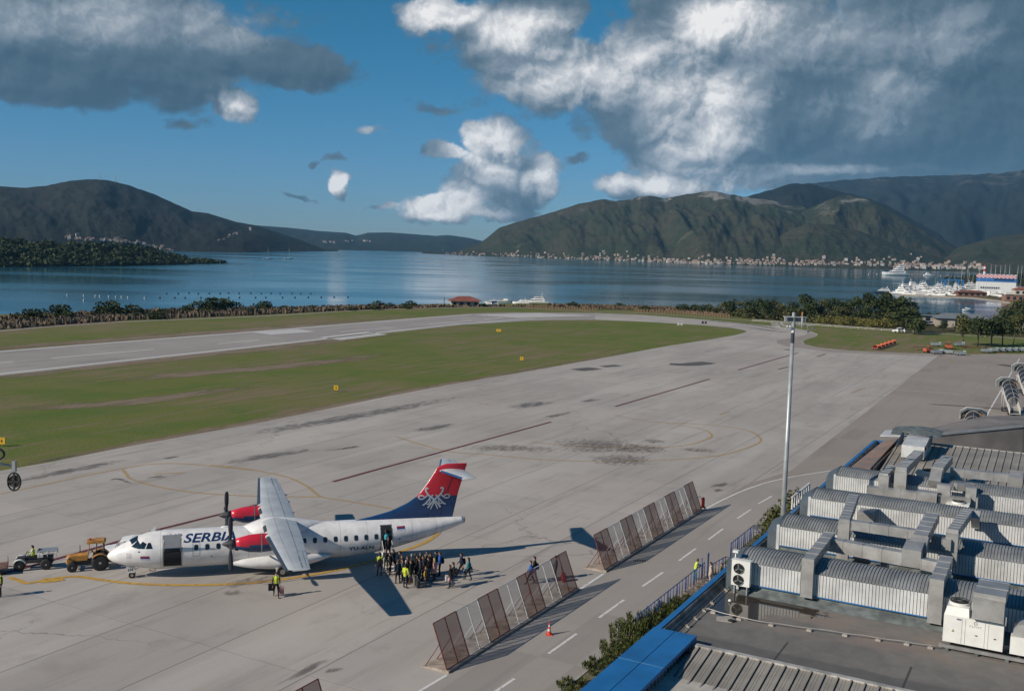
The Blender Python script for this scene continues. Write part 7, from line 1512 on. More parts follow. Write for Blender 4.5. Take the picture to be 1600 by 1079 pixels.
for u, v, s in ((1302, 508, .85), (1322, 510, .9), (1345, 511, .85), (1366, 513, .9), (1384, 514, .9), (1283, 507, .6)): tree_at('c0', u, v, u, s*.8, group='cane thickets in the tree belt')
for i, (u, v, k, s) in enumerate([(1450, 497, 'd1', 0.32), (1466, 495, 'o0', 0.32), (1482, 496, 'd0', 0.32), (1500, 497, 'd2', 0.32), (1520, 500, 'd0', 0.32), (1540, 503, 'd1', 0.32), (1556, 505, 'd2', 0.32), (1572, 505, 'o2', 1.0), (1586, 504, 'o1', 1.3), (1600, 505, 'd1', 1.35), (1578, 512, 'd0', 1.0), (1594, 516, 'o0', 1.0), (1612, 512, 'd2', 1.1), (1560, 512, 'd0', .6), (1474, 517, 'd1', .45), (1440, 518, 'o0', .5)]): tree_at(k, u, v, i*2.1, s, group=GB)
for u, v, k, s, lab in ((1505, 539, 'r1', 1.0, 'leftmost round clipped tree, olive brown, on the grass'), (1527, 541, 'r0', 1.08, 'second round clipped tree from the left on the grass'), (1549, 541, 'r0', 1.1, 'third round clipped tree, fullest and darkest, on the grass'), (1566, 541, 'r0', 1.0, 'fourth round clipped tree with a lower crown on the grass'), (1583, 538, 'r1', 1.05, 'rightmost round clipped tree, lighter olive, on the grass')): tree_at(k, u, v, u, s, label=lab)
GS = 'bushes in the dry scrub along the shore'
for i in range(40):
    u = -6+650*rnd.random()**.9
    vb = interp([(0, 499), (100, 496), (200, 492), (330, 486), (400, 486), (560, 481), (680, 478.5)], u)+rnd.uniform(-1, 9)*(1 if u < 350 else .45)
    tree_at(rnd.choice(['b0', 'b0', 'b1']), u, vb, i, rnd.uniform(.4, 1.0) if u < 420 else rnd.uniform(.35, .75), group=GS)
for u, v, s in ((48, 500, 1.3), (92, 497, 1.5), (168, 494, 1.7), (204, 495, 1.5), (330, 487, 1.9), (352, 486, 1.6), (412, 484, 1.2), (700-110, 481, 1.0), (1008, 486, .9), (1066, 486, 1.2), (1088, 487, 1.1), (968, 480, .8), (1104, 488, 1.2), (895, 479, .8), (640, 480, .9)): tree_at('b0', u, v, u, s, group=GS)
mt = mk_tree('shrub_tree', 'dark bushy tree standing between the mast and the roof sign', 'tree', 6.4, 4.2, M_leafo, 3600, .13, .10, 93, 26)
for s, t, sc, lab in ((34.5, -2.0, 1.0, 'dark bushy tree standing between the mast and the roof sign'), (39.5, -2.4, .98, 'dark bushy tree whose crown shows above the roof sign'), (30.5, -1.7, .8, 'smaller dark tree right at the foot of the mast'), (36.8, -3.4, .8, 'low dark tree on the road side of the roof sign')): place(mt, L(s, t, 0), s, scale=sc, label=lab)
# dry reeds: nobody could count them
mb = MB()
for _ in range(13000):
    u = rnd.uniform(-20, 1140); lo = interp([(0, 515), (200, 500), (400, 492), (560, 484), (680, 480.5), (800, 479), (1000, 484.5), (1140, 492)], u); hi = interp([(0, 497), (200, 488), (330, 484), (500, 482), (700, 477.5), (900, 476.5), (1060, 481), (1140, 486)], u)
    if 690 < u < 855 and rnd.random() < .8: continue
    v = lo+(hi-lo)*rnd.random(); x, y = G(u, v); h = rnd.uniform(.3, 1.7)*(0.7 if u > 600 else 1); w = rnd.uniform(.12, .5); a = rnd.uniform(0, 3.14); dx_, dy_ = w*math.cos(a), w*math.sin(a); lx = rnd.uniform(-.3, .3)
    mb.add([(x-dx_, y-dy_, 0), (x+dx_, y+dy_, 0), (x+dx_*.5+lx, y+dy_*.5, h), (x-dx_*.9+lx, y-dy_*.9, h*rnd.uniform(.7, 1))], [(0, 1, 2, 3)])
tag(mb.build('dry_reeds', M_reed, recalc=False), 'pale brown reeds and dead grass along the shore behind the runway', 'reeds', kind='stuff')
mb = MB()
for _ in range(6500):
    u = rnd.uniform(1135, 1660); lo = interp([(1140, 493.5), (1180, 498), (1300, 506), (1440, 515), (1600, 525)], u); hi = interp([(1140, 487), (1330, 489), (1400, 492), (1480, 499), (1600, 506)], u); v = lo+(hi-lo)*rnd.random(); x, y = G(u, v)
    if 1430 < u < 1560 and v > 499: continue
    for _k in range(2):
        s_ = rnd.uniform(.3, .8); p = Vector((x+rnd.uniform(-1, 1), y+rnd.uniform(-1, 1), rnd.uniform(.1, 1.4))); a = Vector((rnd.gauss(0, 1), rnd.gauss(0, 1), rnd.gauss(0, .6))).normalized(); b = a.cross(Vector((rnd.gauss(0, 1), rnd.gauss(0, 1), rnd.gauss(0, 1)))).normalized(); mb.add([tuple(p-a*s_), tuple(p-b*s_*.6), tuple(p+a*s_), tuple(p+b*s_*.6)], [(0, 1, 2, 3)])
tag(mb.build('undergrowth', M_leafo, recalc=False), 'tangled dark undergrowth between the trees at the right', 'undergrowth', kind='stuff')
# shrubs beside the terminal
def conifer(name, label, s, t, n, spread, H, seed, m_=None, base=.1):
    r_ = random.Random(seed); c = L(s, t, base); o = thing(name, label, 'shrub', (c[0], c[1], base)); m = MB()
    for k in range(n):
        a = r_.uniform(0, 6.28); q = r_.random()**.5*spread; x, y = q*math.cos(a), q*math.sin(a); h = H*r_.uniform(.5, 1)*(1-.35*q/spread); lx, ly = x*.25, y*.25
        for j in range(46):
            f = r_.random(); w = .22*(1-f*.8)+.04; b = r_.uniform(0, 6.28); p = Vector((c[0]+x+lx*f+w*math.cos(b), c[1]+y+ly*f+w*math.sin(b), base+h*f)); s_ = r_.uniform(.05, .11); d1 = Vector((math.cos(b)*.5, math.sin(b)*.5, 1)).normalized(); d2 = Vector((-math.sin(b), math.cos(b), r_.uniform(-.4, .4)))
            m.add([tuple(p-d2*s_*.45), tuple(p+d1*s_*2.0), tuple(p+d2*s_*.45)], [(0, 1, 2)])
    m.build('foliage', m_ or M_shrub, o, recalc=False); m = MB()
    for k in range(5): a = r_.uniform(0, 6.28); m.tube([(c[0], c[1], 0), (c[0]+spread*.5*math.cos(a), c[1]+spread*.5*math.sin(a), H*.5)], [.04, .02], 5)
    m.build('stems', M_bark, o); return o
shr = [(6.0, -6.8, 22, 1.0, .5, 'low sprawling shrub nearest the bottom of the picture'), (9.5, -6.6, 26, 1.1, .6, 'low shrub beside the kerb, second from the bottom'), (12.2, -6.7, 30, 1.2, .95, 'spiky green conifer shrub beside the kerb'), (14.4, -7.0, 34, 1.2, 1.55, 'spiky green conifer shrub beside the blue canopy'), (16.0, -7.3, 30, .9, 1.6, 'tallest spiky conifer shrub in front of the railing end'), (17.6, -6.7, 34, 1.2, 1.15, 'spiky green conifer shrub where the blue railing begins'), (19.6, -6.5, 32, 1.2, .9, 'green conifer shrub under the first railing bars'), (21.4, -6.3, 30, 1.1, .75, 'green conifer shrub at the lower end of the brown steps'), (23.0, -6.2, 26, .9, .8, 'small green shrub between the brown steps and the roof edge')]
for i, (s, t, n, sp, H, lab) in enumerate(shr): conifer('conifer_shrub', lab, s, t, n, sp, H, 70+i)
# ---- perimeter path, fences
P_ = [(-40, 520), (0, 517), (95, 509), (200, 502.5), (400, 494.3), (560, 485.3), (680, 481.2), (800, 480.3), (850, 483), (930, 487), (1000, 489), (1070, 493.5), (1140, 498.5), (1180, 501.5), (1300, 509.5), (1440, 519.5), (1600, 529)]
mb = MB(); mb.ribbon(smooth_pts(GP(P_), 5), 2.6, .045); struct(mb.build('perimeter_path', M_slab))
fp = thing('perimeter_fence', 'thin wire fence on grey posts along the reeds at the left', 'fence', gp(200, 498)); mb = MB(); pts = [Vector((*G(u, interp([(0, 515), (95, 507.5), (200, 500.5), (400, 492.8), (560, 484.6)], u)), 0)) for u in range(-10, 560, 12)]
for p in pts: mb.tube([p, p+Vector((0, 0, 2.0))], .035, 4, sm=False)
tag(mb.build('posts', M_trim, fp), kind='stuff'); mb = MB()
for h in (1.2, 2.2): mb.tube([p+Vector((0, 0, h)) for p in pts], .025, 4, sm=False)
mb.build('wires', M_trim, fp)
def gpost(name, label, pa_, n, H, m_, w=.3, rail=True):
    pts = [Vector((*G(*q), 0)) for q in pa_]; A, B = pts[0], pts[-1]; t_ = thing(name, label, 'barrier', tuple(A))
    for k in range(n):
        f = k/(n-1)*(len(pts)-1); i = min(int(f), len(pts)-2); p = pts[i]+(pts[i+1]-pts[i])*(f-i); m = MB(); m.box((p.x, p.y, H/2), (w, w, H)); m.build('post', m_, t_)
    if rail: m = MB(); m.tube([p+Vector((0, 0, H*.85)) for p in pts], .09, 4, sm=False); m.tube([p+Vector((0, 0, H*.35)) for p in pts], .07, 4, sm=False); m.build('rail', m_, t_)
M_wood = mat('orange_brown_wood', (0.22, 0.14, 0.085), 0.8)
gpost('wooden_barrier', 'low orange brown slatted barrier left of the gap behind the runway end', [(822, 482.5), (880, 485), (930, 486.5)], 26, 1.5, M_wood, .5); gpost('wooden_barrier', 'low orange brown slatted barrier right of the gap, ending at the trees', [(993, 488), (1070, 491.5), (1139, 496.5)], 34, 1.6, M_wood, .5)
gpost('guard_rail', 'pale guard rail in front of the tree belt', [(1175, 502), (1300, 511), (1440, 521)], 24, .9, M_trim, .12)
# ---- beach bar, stranded boats
M_tile = mat('red_tiles', (0.24, 0.075, 0.055), 0.8, var=.25, scale=.8); M_cream = mat('cream_wall', (0.50, 0.45, 0.38), 0.8)
def hut(name, label, cat, c, w, d, h, rz, rh, roofm, wallm, over=.8, wins=3):
    t = thing(name, label, cat, (0, 0, 0)); m = MB(); m.box((0, 0, h/2), (w, d, h)); m.build('wall', wallm, t); m = MB()
    a, b = w/2+over, d/2+over; r = max(0.5, w/2-d/2*.9); m.add([(-a, -b, h-.1), (a, -b, h-.1), (a, b, h-.1), (-a, b, h-.1), (-r, 0, h+rh), (r, 0, h+rh)], [(0, 1, 5, 4), (2, 3, 4, 5), (1, 2, 5), (3, 0, 4), (3, 2, 1, 0)]); m.build('roof', roofm, t)
    for k in range(wins): m = MB(); x = -w/2+(k+.5)*w/wins; m.box((x, -d/2-.03, h*.5), (w/wins*.5, .06, h*.5)); m.build('window', M_glassd, t)
    t.location = c; t.rotation_euler = (0, 0, rz); return t
hut('beach_bar', 'open beach bar with a low red hipped roof at the water edge', 'building', (*G(726, 477.5), 0), 12, 8, 2.3, .1, 1.9, M_tile, M_cream, 1.4, 4)
m = MB(); x, y = G(694, 479); m.tube([(x, y, 0), (x, y, 4)], .12, 6); tag(m.build('wooden_post', M_bark), 'lone dark post left of the beach bar', 'post')
M_hull = mat('boat_white', (0.72, 0.72, 0.71), 0.4, var=.06); M_hulld = mat('boat_navy', (0.03, 0.05, 0.09), 0.35); M_deckt = mat('boat_tan', (0.40, 0.33, 0.25), 0.7)
def hull(mb, Lh, W, H, mi=0, n=9, z0=0):
    R = []
    for i in range(n):
        f = i/(n-1); w = W/2*(1-max(0, (f-.45)/.55)**2.2)*(.92 if f < .1 else 1)+.03; x = -Lh/2+Lh*f; zt = H*(1+.28*f*f); R.append([(x, -w, z0+zt), (x+.0, -w*.82, z0+H*.4), (x-.04*Lh*(f > .9), -w*.35, z0), (x-.04*Lh*(f > .9), w*.35, z0), (x, w*.82, z0+H*.4), (x, w, z0+zt)])
    mb.rings(R, mi, sm=False)
def mk_yacht(label, Lh=15, dark=False, decks=2, cat='yacht', name='motor_yacht'):
    t = thing(name, label, cat); m = MB(); W = Lh*.27; H = Lh*.11; hull(m, Lh, W, H); m.build('hull', M_hulld if dark else M_hull, t); z_ = H*1.02; l, w = Lh*.60, W*.80; x0 = -Lh*.06
    for k in range(decks):
        h = Lh*.075; m = MB(); R = [[(x, -ww, z_), (x, ww, z_), (x+sx, ww*.92, z_+h), (x+sx, -ww*.92, z_+h)] for x, ww, sx in ((x0-l/2, w/2, 0), (x0+l*.30, w/2, 0), (x0+l/2, w*.36, -l*.14))]; m.rings(R, sm=False); c = m.build('cabin', M_hull, t)
        m = MB(); R = [[(x, -ww*1.01, z_+h*.38), (x, ww*1.01, z_+h*.38), (x+sx, ww*.97, z_+h*.75), (x+sx, -ww*.97, z_+h*.75)] for x, ww, sx in ((x0-l*.4, w/2, 0), (x0+l*.30, w/2, 0), (x0+l*.47, w*.38, -l*.05))]; m.rings(R, sm=False); m.build('window_band', M_glassd, c)
        z_ += h; l *= .66; w *= .8; x0 -= Lh*.05
    m = MB(); m.tube([(x0-l*.2, -w*.4, z_), (x0-l*.35, -w*.4, z_+Lh*.07), (x0-l*.35, w*.4, z_+Lh*.07), (x0-l*.2, w*.4, z_)], Lh*.008, 5); m.tube([(x0-l*.35, 0, z_+Lh*.07), (x0-l*.4, 0, z_+Lh*.16)], Lh*.004, 5); m.build('radar_arch', M_hull, t); return t
def mk_sail(label):
    t = thing('sailing_yacht', label, 'sailing boat'); m = MB(); hull(m, 13, 3.6, 1.3); m.build('hull', M_hull, t); m = MB(); m.box((-.6, 0, 1.6), (5, 2.0, .55), taper=.85); m.build('cabin', M_hull, t); m = MB(); m.tube([(.8, 0, 1.4), (.8, 0, 18)], [.16, .10], 8); m.build('mast', M_mast, t); m = MB(); m.tube([(.8, 0, 2.6), (-4.6, 0, 2.7)], .16, 8); m.build('boom', M_hulld, t)
    m = MB(); m.tube([(6.3, 0, 1.6), (.8, 0, 17.5), (-6.3, 0, 1.5)], .03, 4); m.tube([(.8, -1, 11), (.8, 1, 11)], .05, 4); m.build('stays', M_mast, t); return t
def mk_small(label):
    t = thing('motor_boat', label, 'boat'); m = MB(); hull(m, 8, 2.6, 1.1); m.build('hull', M_hull, t); m = MB(); m.box((.3, 0, 1.6), (2.6, 1.8, .9), taper=.8); m.build('cabin', M_hull, t); m = MB(); m.add([(1.62, -.7, 1.25), (1.62, .7, 1.25), (1.36, .62, 1.95), (1.36, -.62, 1.95)], [(0, 1, 2, 3)]); m.build('windscreen', M_glassd, t); return t
yA, yB, yC, yS, yM = mk_yacht('white motor yacht in the packed marina row', 16, decks=3), mk_yacht('white motor yacht in the packed marina row', 13), mk_yacht('navy hulled motor yacht in the marina', 18, True), mk_sail('sailing boat with a tall bare mast in the marina'), mk_small('small white motor boat at the marina')
GY = 'white yachts packed in the marina'
place(yC, (*G(1378, 458, -5), -5.2), R_(178), label='dark hulled yacht at the left tip of the marina'); place(yA, (*G(1402, 459.5, -5), -5.2), R_(182), label='pale green grey yacht behind the dark hulled one', scale=.9)
for k in range(18): u = 1414+k*6.3; place(rnd.choice([yA, yB, yB]), (*G(u, 461+.028*(u-1418)+rnd.uniform(-.5, .3), -5), -5.2), R_(rnd.choice([-75, -95, 170, -60])), scale=rnd.uniform(1.05, 1.45), group=GY, label='white motor yacht in the packed marina row')
for k in range(15): u = 1412+k*8.0; place(rnd.choice([yA, yB]), (*G(u, 456.5+.02*(u-1418)+rnd.uniform(-.5, .3), -5), -5.2), R_(rnd.choice([-80, 175, 5, -110])), scale=rnd.uniform(1.05, 1.55), group=GY, label='white motor yacht in the packed marina row')
for k in range(15): u = 1424+k*7.6; place(rnd.choice([yA, yB]), (*G(u, 452.2+.02*(u-1418)+rnd.uniform(-.5, .3), -5), -5.2), R_(rnd.choice([-80, 175, 5, -110])), scale=rnd.uniform(1.1, 1.6), group=GY, label='white motor yacht in the packed marina row')
place(yA, (*G(1436, 453.5, -5), -5.2), R_(176), scale=1.35, label='largest white yacht of the packed row, with three decks'); 
for k, (u, v, s) in enumerate(((1545, 462, 1), (1556, 464, 1.0), (1534, 459, 1.0), (1568, 465, .9), (1545, 457, 1.0), (1578, 464, .9), (1560, 459, .9))): place(rnd.choice([yB, yM]), (*G(u, v, -3.9), -3.5), R_(rnd.uniform(0, 360)), scale=s*1.1, label='white boat laid up ashore in front of the boat hall', group='boats laid up ashore in front of the boat hall')
for u, v, s, lab in ((1503, 457.5, 1.35, 'sailing boat with the tallest twin masts beside the blue lift'), (1514, 457, 1.0, 'sailing boat right of the tallest mast'), (1520, 458, .9, 'third sailing boat, nearest the boat hall'), (1397, 457, .75, 'sailing boat whose mast rises left of the large yacht')): place(yS, (*G(u, v, -5), -5.2), R_(rnd.uniform(150, 200)), scale=s*1.15, label=lab)
place(yM, (*G(1472, 463.5, -5), -5.2), R_(90), label='dark covered boat in front of the packed row'); place(yM, (*G(1512, 486, -5), -5.15), R_(200), label='lone small boat moored in the calm basin')
place(yB, (*G(797-30, 473.5), 0), R_(190), scale=.45, label='small boat ashore right of the beach bar'); place(yB, (*G(814, 475), 0), R_(170), scale=.62, label='white cabin boat ashore with green cover'); place(yB, (*G(836, 474.5), 0), R_(176), scale=.95, label='larger white cabin boat ashore beside it'); place(yM, (*G(789, 472.5, 0), 0), R_(0), scale=.9, label='pale boat ashore behind the white van')
cr2 = dup(car, (*G(769, 477.5), 0), R_(15), label='white van parked between beach bar and stranded boats'); cr2.scale = (1.3,)*3
by = mk_yacht('very large pale yacht anchored out in the bay', 52, decks=4); by.location = (*G(1398, 430.5, -5), -5.3); by.rotation_euler = (0, 0, R_(186)); b2 = mk_yacht('second white yacht further right in the bay', 22, decks=3); b2.location = (*G(1452, 431.2, -5), -5.3)
for u in (438, 405): dup(yS, (*G(u+13, 404.5, -5), -5.2), R_(20), label='tiny sailing boat far out on the left of the bay' if u > 410 else 'dark speck of a boat far out on the left', scale=1.2)
GBU = 'mooring floats in rows on the water'
m = MB(); m.ell((0, 0, .1), (.5, .5, .35), n=10); flt = tag(m.build('mooring_float', M_black), 'dark float in the rows off the left shore', 'float', GBU); fl = []
for k in range(15): fl.append((250+k*21+rnd.uniform(-3, 3), 465.5-.004*k*21)); fl.append((262+k*16+rnd.uniform(-3, 3), 458.5+rnd.uniform(-.5, .5)))
for i, (u, v) in enumerate(fl): place(flt, (*G(u, v, -5), -5.1))
m = MB(); m.ell((0, 0, .15), (.42, .42, .42), n=10); fw = tag(m.build('mooring_buoy', M_fwhite), 'white buoy in a row off the left shore', 'buoy', 'white buoys on the water')
for i, (u, v) in enumerate(((105, 461), (131, 462), (149, 462.5), (156, 463), (170, 463.5), (181, 464), (190, 464), (200, 465), (131, 469.5), (226, 466), (1357, 429), (1370, 428.5), (1380, 430), (1410, 430), (1425, 429), (1470, 431), (1480, 431))): q = place(fw, (*G(u, v, -5), -5.1)); q.scale = ((1.0 if v > 440 else 2.2),)*3
for u, v, s, lab in ((1424, 459.5, .8, 'sailing boat mast left of the largest yacht row'), (1462, 460, .9, 'sailing boat in the middle of the packed yachts'), (1482, 460.5, 1.0, 'sailing boat left of the blue lift'), (1530, 460.5, 1.05, 'sailing boat before the left corner of the boat hall'), (1541, 461, .85, 'sailing boat before the boat hall windows')): place(yS, (*G(u, v, -5), -5.2), R_(rnd.uniform(150, 200)), scale=s, label=lab)
# ---- marina buildings
def quay(name, pts, z0, z1, m_):
    b = MB(); b.prism(pts, z0, z1); return b.build(name, m_)
struct(quay('quay', [G(u, v, -5) for u, v in ((1404, 461.6), (1520, 466.6), (1600, 476), (1600, 474.6), (1520, 465.4), (1404, 460.6))], -6, -4.2, M_slab))
hb = G(1524, 457, -3.9); he = G(1586.5, 459.5, -3.9); hv = Vector((he[0]-hb[0], he[1]-hb[1], 0)); hl = hv.length; hv.normalize(); hn = Vector((-hv.y, hv.x, 0)); H_ = 17.5
bh = thing('boat_hall', 'large boat hall with red and white chequered top band and blue stripe', 'boat hall', (hb[0], hb[1], -3.9)); HB = Vector((hb[0], hb[1], -3.9)); hw = lambda a, d, z_: tuple(HB+hv*a+hn*d+Vector((0, 0, z_)))
def hbox(m, a0, a1, d0, d1, z0, z1, mi=0): m.add([hw(a, d, z_) for z_ in (z0, z1) for a, d in ((a0, d0), (a1, d0), (a1, d1), (a0, d1))], [(3, 2, 1, 0), (4, 5, 6, 7), (0, 1, 5, 4), (1, 2, 6, 5), (2, 3, 7, 6), (3, 0, 4, 7)], mi)
M_hallw = mat('hall_white_sheet', (0.55, 0.57, 0.58), 0.5); M_hallb = mat('hall_blue_sheet', (0.02, 0.12, 0.36), 0.5)
m = MB(); hbox(m, 0, hl, 0, 60, 0, H_); m.build('wall', M_hallw, bh); m = MB(); hbox(m, 0, hl, -.25, -.02, H_*.62, H_*.82); hbox(m, hl+.02, hl+.3, 0, 60, H_*.50, H_*.80); m.build('blue_band', M_hallb, bh)
m = MB(); nx = 20
for i in range(nx):
    for j in range(3): hbox(m, hl*i/nx, hl*(i+1)/nx, -.3, -.03, H_*(.83+.06*j), H_*(.83+.06*(j+1)), (i+j) % 2)
m.build('chequer_band', [mat('hall_red', (0.42, 0.03, 0.04), 0.5), M_hallw], bh)
for k in range(9): m = MB(); hbox(m, hl*.12+k*hl*.055, hl*.12+(k+.7)*hl*.055, -.1, -.02, H_*.24, H_*.34); m.build('window', M_glassd, bh)
for k in range(10): m = MB(); hbox(m, hl*.45+k*hl*.05, hl*.45+(k+.75)*hl*.05, -.4, -.31, H_*.70, H_*.80); m.build('upper_window', M_glassd, bh)
hut('marina_restaurant', 'brown tiled marina restaurant on the quay in front of the boats', 'building', (*G(1516, 463, -4.2), -4.2), 24, 9, 3.6, R_(-5), 1.6, mat('brown_tiles', (0.17, 0.07, 0.05), .8), mat('brick_brown', (0.22, 0.11, 0.075), .8), 1.2, 5)
hut('quay_house', 'low brick quay building at the right end of the marina', 'building', (*G(1587, 470, -3.9), -3.9), 18, 8, 4.4, R_(-8), .4, mat('brown_flat_roof', (0.12, 0.08, 0.06), .8), mat('brick_wall', (0.24, 0.13, 0.09), .8), .4, 4); hut('quay_house', 'pale quay building with red roof behind the brick one', 'building', (*G(1597, 461, -3.9), -3.9), 16, 9, 5, R_(-8), 2.2, M_tile, M_cream, .6, 3)
tl_ = thing('boat_lift', 'blue gantry boat lift standing behind the yachts', 'boat lift', (*G(1487, 453, -3.9), -3.9)); c = Vector((*G(1487, 453, -3.9), -3.9)); M_bl = mat('lift_blue', (0.02, 0.16, 0.42), .5)
for x in (-9, 9):
    for y in (-5, 5): m = MB(); m.box((c.x+x, c.y+y, c.z+5), (1.0, 1.0, 10)); m.build('leg', M_bl, tl_)
for y in (-5, 5): m = MB(); m.box((c.x, c.y+y, c.z+10.2), (19, 1.1, 1.2)); m.build('beam', M_bl, tl_)
m = MB(); m.box((c.x+9, c.y, c.z+10.2), (1.1, 10, 1.1)); m.build('beam', M_bl, tl_)
lt = thing('red_white_tower', 'small red and white banded tower above the cypresses', 'tower', (*AT(1538, 432, 1500)[:2], 0)); c = AT(1538, 432, 1500)
for k, (z0, z1) in enumerate(((-4, 12), (12, 15.5), (15.5, 19), (19, 21.5))): m = MB(); m.cyl((c[0], c[1], (z0+z1)/2), 1.9 if k < 3 else 1.2, z1-z0, 12); m.build('tower_band', M_fwhite if k % 2 == 0 else M_ered, lt)
cyp = mk_tree('cypress', 'slim dark cypress behind the marina', 'tree', 17, 5, M_leafp, 380, .9, .05, 71, 14); cyp2 = mk_tree('marina_tree', 'broad dark tree behind the marina', 'tree', 14, 13, M_leafp, 420, 1.1, .1, 72, 12); GC = 'dark trees behind the marina'
for k in range(46):
    u = 1482+k*2.9+rnd.uniform(-2, 2); Y = rnd.uniform(1180, 1560); a = AT(u, 430, Y); place(cyp if rnd.random() < .72 else cyp2, (a[0], a[1], -4), u, scale=rnd.uniform(.55, 1.05)*(1 if u > 1500 else .7)*(1+.25*(u > 1560)), group=GC)
# masts of the laid up boats
for k, u in enumerate((1512, 1530, 1548, 1555, 1563, 1570, 1577, 1590, 1596)): a = AT(u, 440, 1130); dup(yS, (a[0], a[1], -3.8), R_(90), label='laid up sailing boat whose mast shows above the boat hall', group='masts above the boat hall', scale=1.5)
# ---- low house in the trees
nh = thing('low_house', 'low pale house with a wide grey hipped roof among the trees', 'house', (*G(1500, 513), 0)); 
def hip(par, c, w, d, h, rz, rh, wm, rm, over=1.0, wins=4):
    m = MB(); m.box((c[0], c[1], h/2), (w, d, h), rz=rz); m.build('wall', wm, par); a, b, r = w/2+over, d/2+over, w/2-d/2*.7; T = lambda x, y, z_: (c[0]+rotz((x, y), rz)[0], c[1]+rotz((x, y), rz)[1], z_)
    m = MB(); m.add([T(-a, -b, h), T(a, -b, h), T(a, b, h), T(-a, b, h), T(-r, 0, h+rh), T(r, 0, h+rh)], [(0, 1, 5, 4), (2, 3, 4, 5), (1, 2, 5), (3, 0, 4), (3, 2, 1, 0)]); m.build('roof', rm, par)
    for k in range(wins): x = -w/2+(k+.5)*w/wins; m = MB(); q = T(x, -d/2-.04, 0); m.box((q[0], q[1], h*.5), (w/wins*.42, .1, h*.55), rz=rz); m.build('window', M_glassd, par)
M_rgrey = mat('blue_grey_roof', (0.15, 0.17, 0.19), .7); M_wgrey = mat('stucco_grey', (0.34, 0.30, 0.26), .85)
hip(nh, G(1503, 511), 19, 10, 3.4, R_(-14), 1.9, M_wgrey, M_rgrey); hip(nh, G(1462, 506), 12, 7, 3.4, R_(-8), .3, M_wgrey, M_rgrey, .8, 3)
for u, v, lab in ((1443, 508, 'dark car parked left of the low house'), (1451, 508, 'silver car parked beside the low house wall')): dup(car, (*G(u, v), 0), R_(10), label=lab)
dup(car, (*G(1404, 519.5), 0), R_(-6), label='white car on the perimeter road in front of the tree belt')
tk_ = thing('box_truck', 'blue and white box truck cut by the right edge', 'truck', gp(1600, 521)); c = G(1600, 521); m = MB(); m.box((c[0]-.5, c[1], 2.3), (5.2, 2.4, 2.6)); m.build('cargo_box', M_hallw, tk_); m = MB(); m.box((c[0]+3.4, c[1], 1.7), (2.2, 2.3, 2.2)); m.build('cab', M_bluecap, tk_); m = MB(); m.box((c[0], c[1], .8), (8, 2.2, .4)); m.build('chassis', M_chassis, tk_)
for x in (-2.4, 3): 
    for y in (-1, 1): m = MB(); m.cyl((c[0]+x, c[1]+y, .5), .5, .3, 14, axis='y'); m.build('wheel', M_black, tk_)
# ---- wooded headland at the left
vs, fs = [], []; n = 90; sil = [(-60, 371), (0, 374), (20, 377), (60, 380), (120, 381), (200, 383.5), (240, 389), (262, 396), (285, 402), (320, 405.5), (356, 409.5)]; wl = [(-60, 417), (0, 416.5), (190, 415.5), (280, 412.5), (356, 410.5)]
for i in range(n+1):
    u = -60+416*i/n; a = G(u, interp(wl, u), -5); D = math.hypot(*a); q = ATR(u, interp(sil, u)+1.5, D+130); e = ATR(u, 400, D+420)
    vs += [(a[0], a[1], -7), (a[0], a[1], -4.4), ((a[0]+q[0])/2, (a[1]+q[1])/2, q[2]*.5-1), q, (e[0], e[1], -6)]
for i in range(n):
    for j in range(4): fs.append((5*i+j, 5*i+j+1, 5*i+6+j, 5*i+5+j))
me = bpy.data.meshes.new('headland'); me.from_pydata(vs, [], fs); me.materials.append(hillmat('headland_wood', (0.022, 0.032, 0.016), (0.035, 0.04, 0.02))); o = bpy.data.objects.new('headland', me); COL.objects.link(o); struct(o); BVHS['headland'] = BVHTree.FromPolygons(vs, fs)
mb = MB(); r_ = random.Random(5)
for _ in range(520):
    u = r_.uniform(-60, 350); lo = interp(wl, u); hi = interp(sil, u); v = hi+(lo-hi)*r_.random()**1.1+.5; p = onhill(u, v, ('headland',))
    if p is None: continue
    rr = r_.uniform(3.5, 8)*(.5 if u > 290 else 1)
    for _k in range(30):
        q = Vector((r_.gauss(0, 1), r_.gauss(0, 1), abs(r_.gauss(0, .8)))).normalized()*rr*r_.uniform(.6, 1); s_ = r_.uniform(.8, 1.9); a = Vector((r_.gauss(0, 1), r_.gauss(0, 1), r_.gauss(0, 1))).normalized(); b = a.cross(q).normalized()
        c = p+q; mb.add([tuple(c-a*s_), tuple(c-b*s_), tuple(c+a*s_), tuple(c+b*s_)], [(0, 1, 2, 3)])
tag(mb.build('headland_wood', M_leafd, recalc=False), 'dark wood covering the low headland at the left', 'wood', kind='stuff')
# ---- houses on the far shores
hp = []
for k, (w, d, h, wm, rm) in enumerate(((12, 9, 7, (0.36, 0.345, 0.32), (0.25, 0.14, 0.10)), (15, 10, 9, (0.34, 0.30, 0.26), (0.26, 0.17, 0.11)), (18, 11, 12, (0.34, 0.34, 0.33), (0.23, 0.14, 0.11)), (10, 8, 5, (0.34, 0.32, 0.29), (0.26, 0.13, 0.09)))):  # wall colours dimmed to stand in for shadow lying on the town
    t = thing('house', 'small pale house with a tiled roof on the far shore', 'house'); WM, RM = mat('far_wall', wm, .8), mat('far_roof', rm, .8); m = MB(); m.box((0, 0, h/2-3), (w, d, h+6)); m.build('wall', WM, t); m = MB(); m.add([(-w/2-.5, -d/2-.5, h), (w/2+.5, -d/2-.5, h), (w/2+.5, d/2+.5, h), (-w/2-.5, d/2+.5, h), (-w/4, 0, h+2.6), (w/4, 0, h+2.6)], [(0, 1, 5, 4), (2, 3, 4, 5), (1, 2, 5), (3, 0, 4)]); m.build('roof', RM, t); hp.append(t)
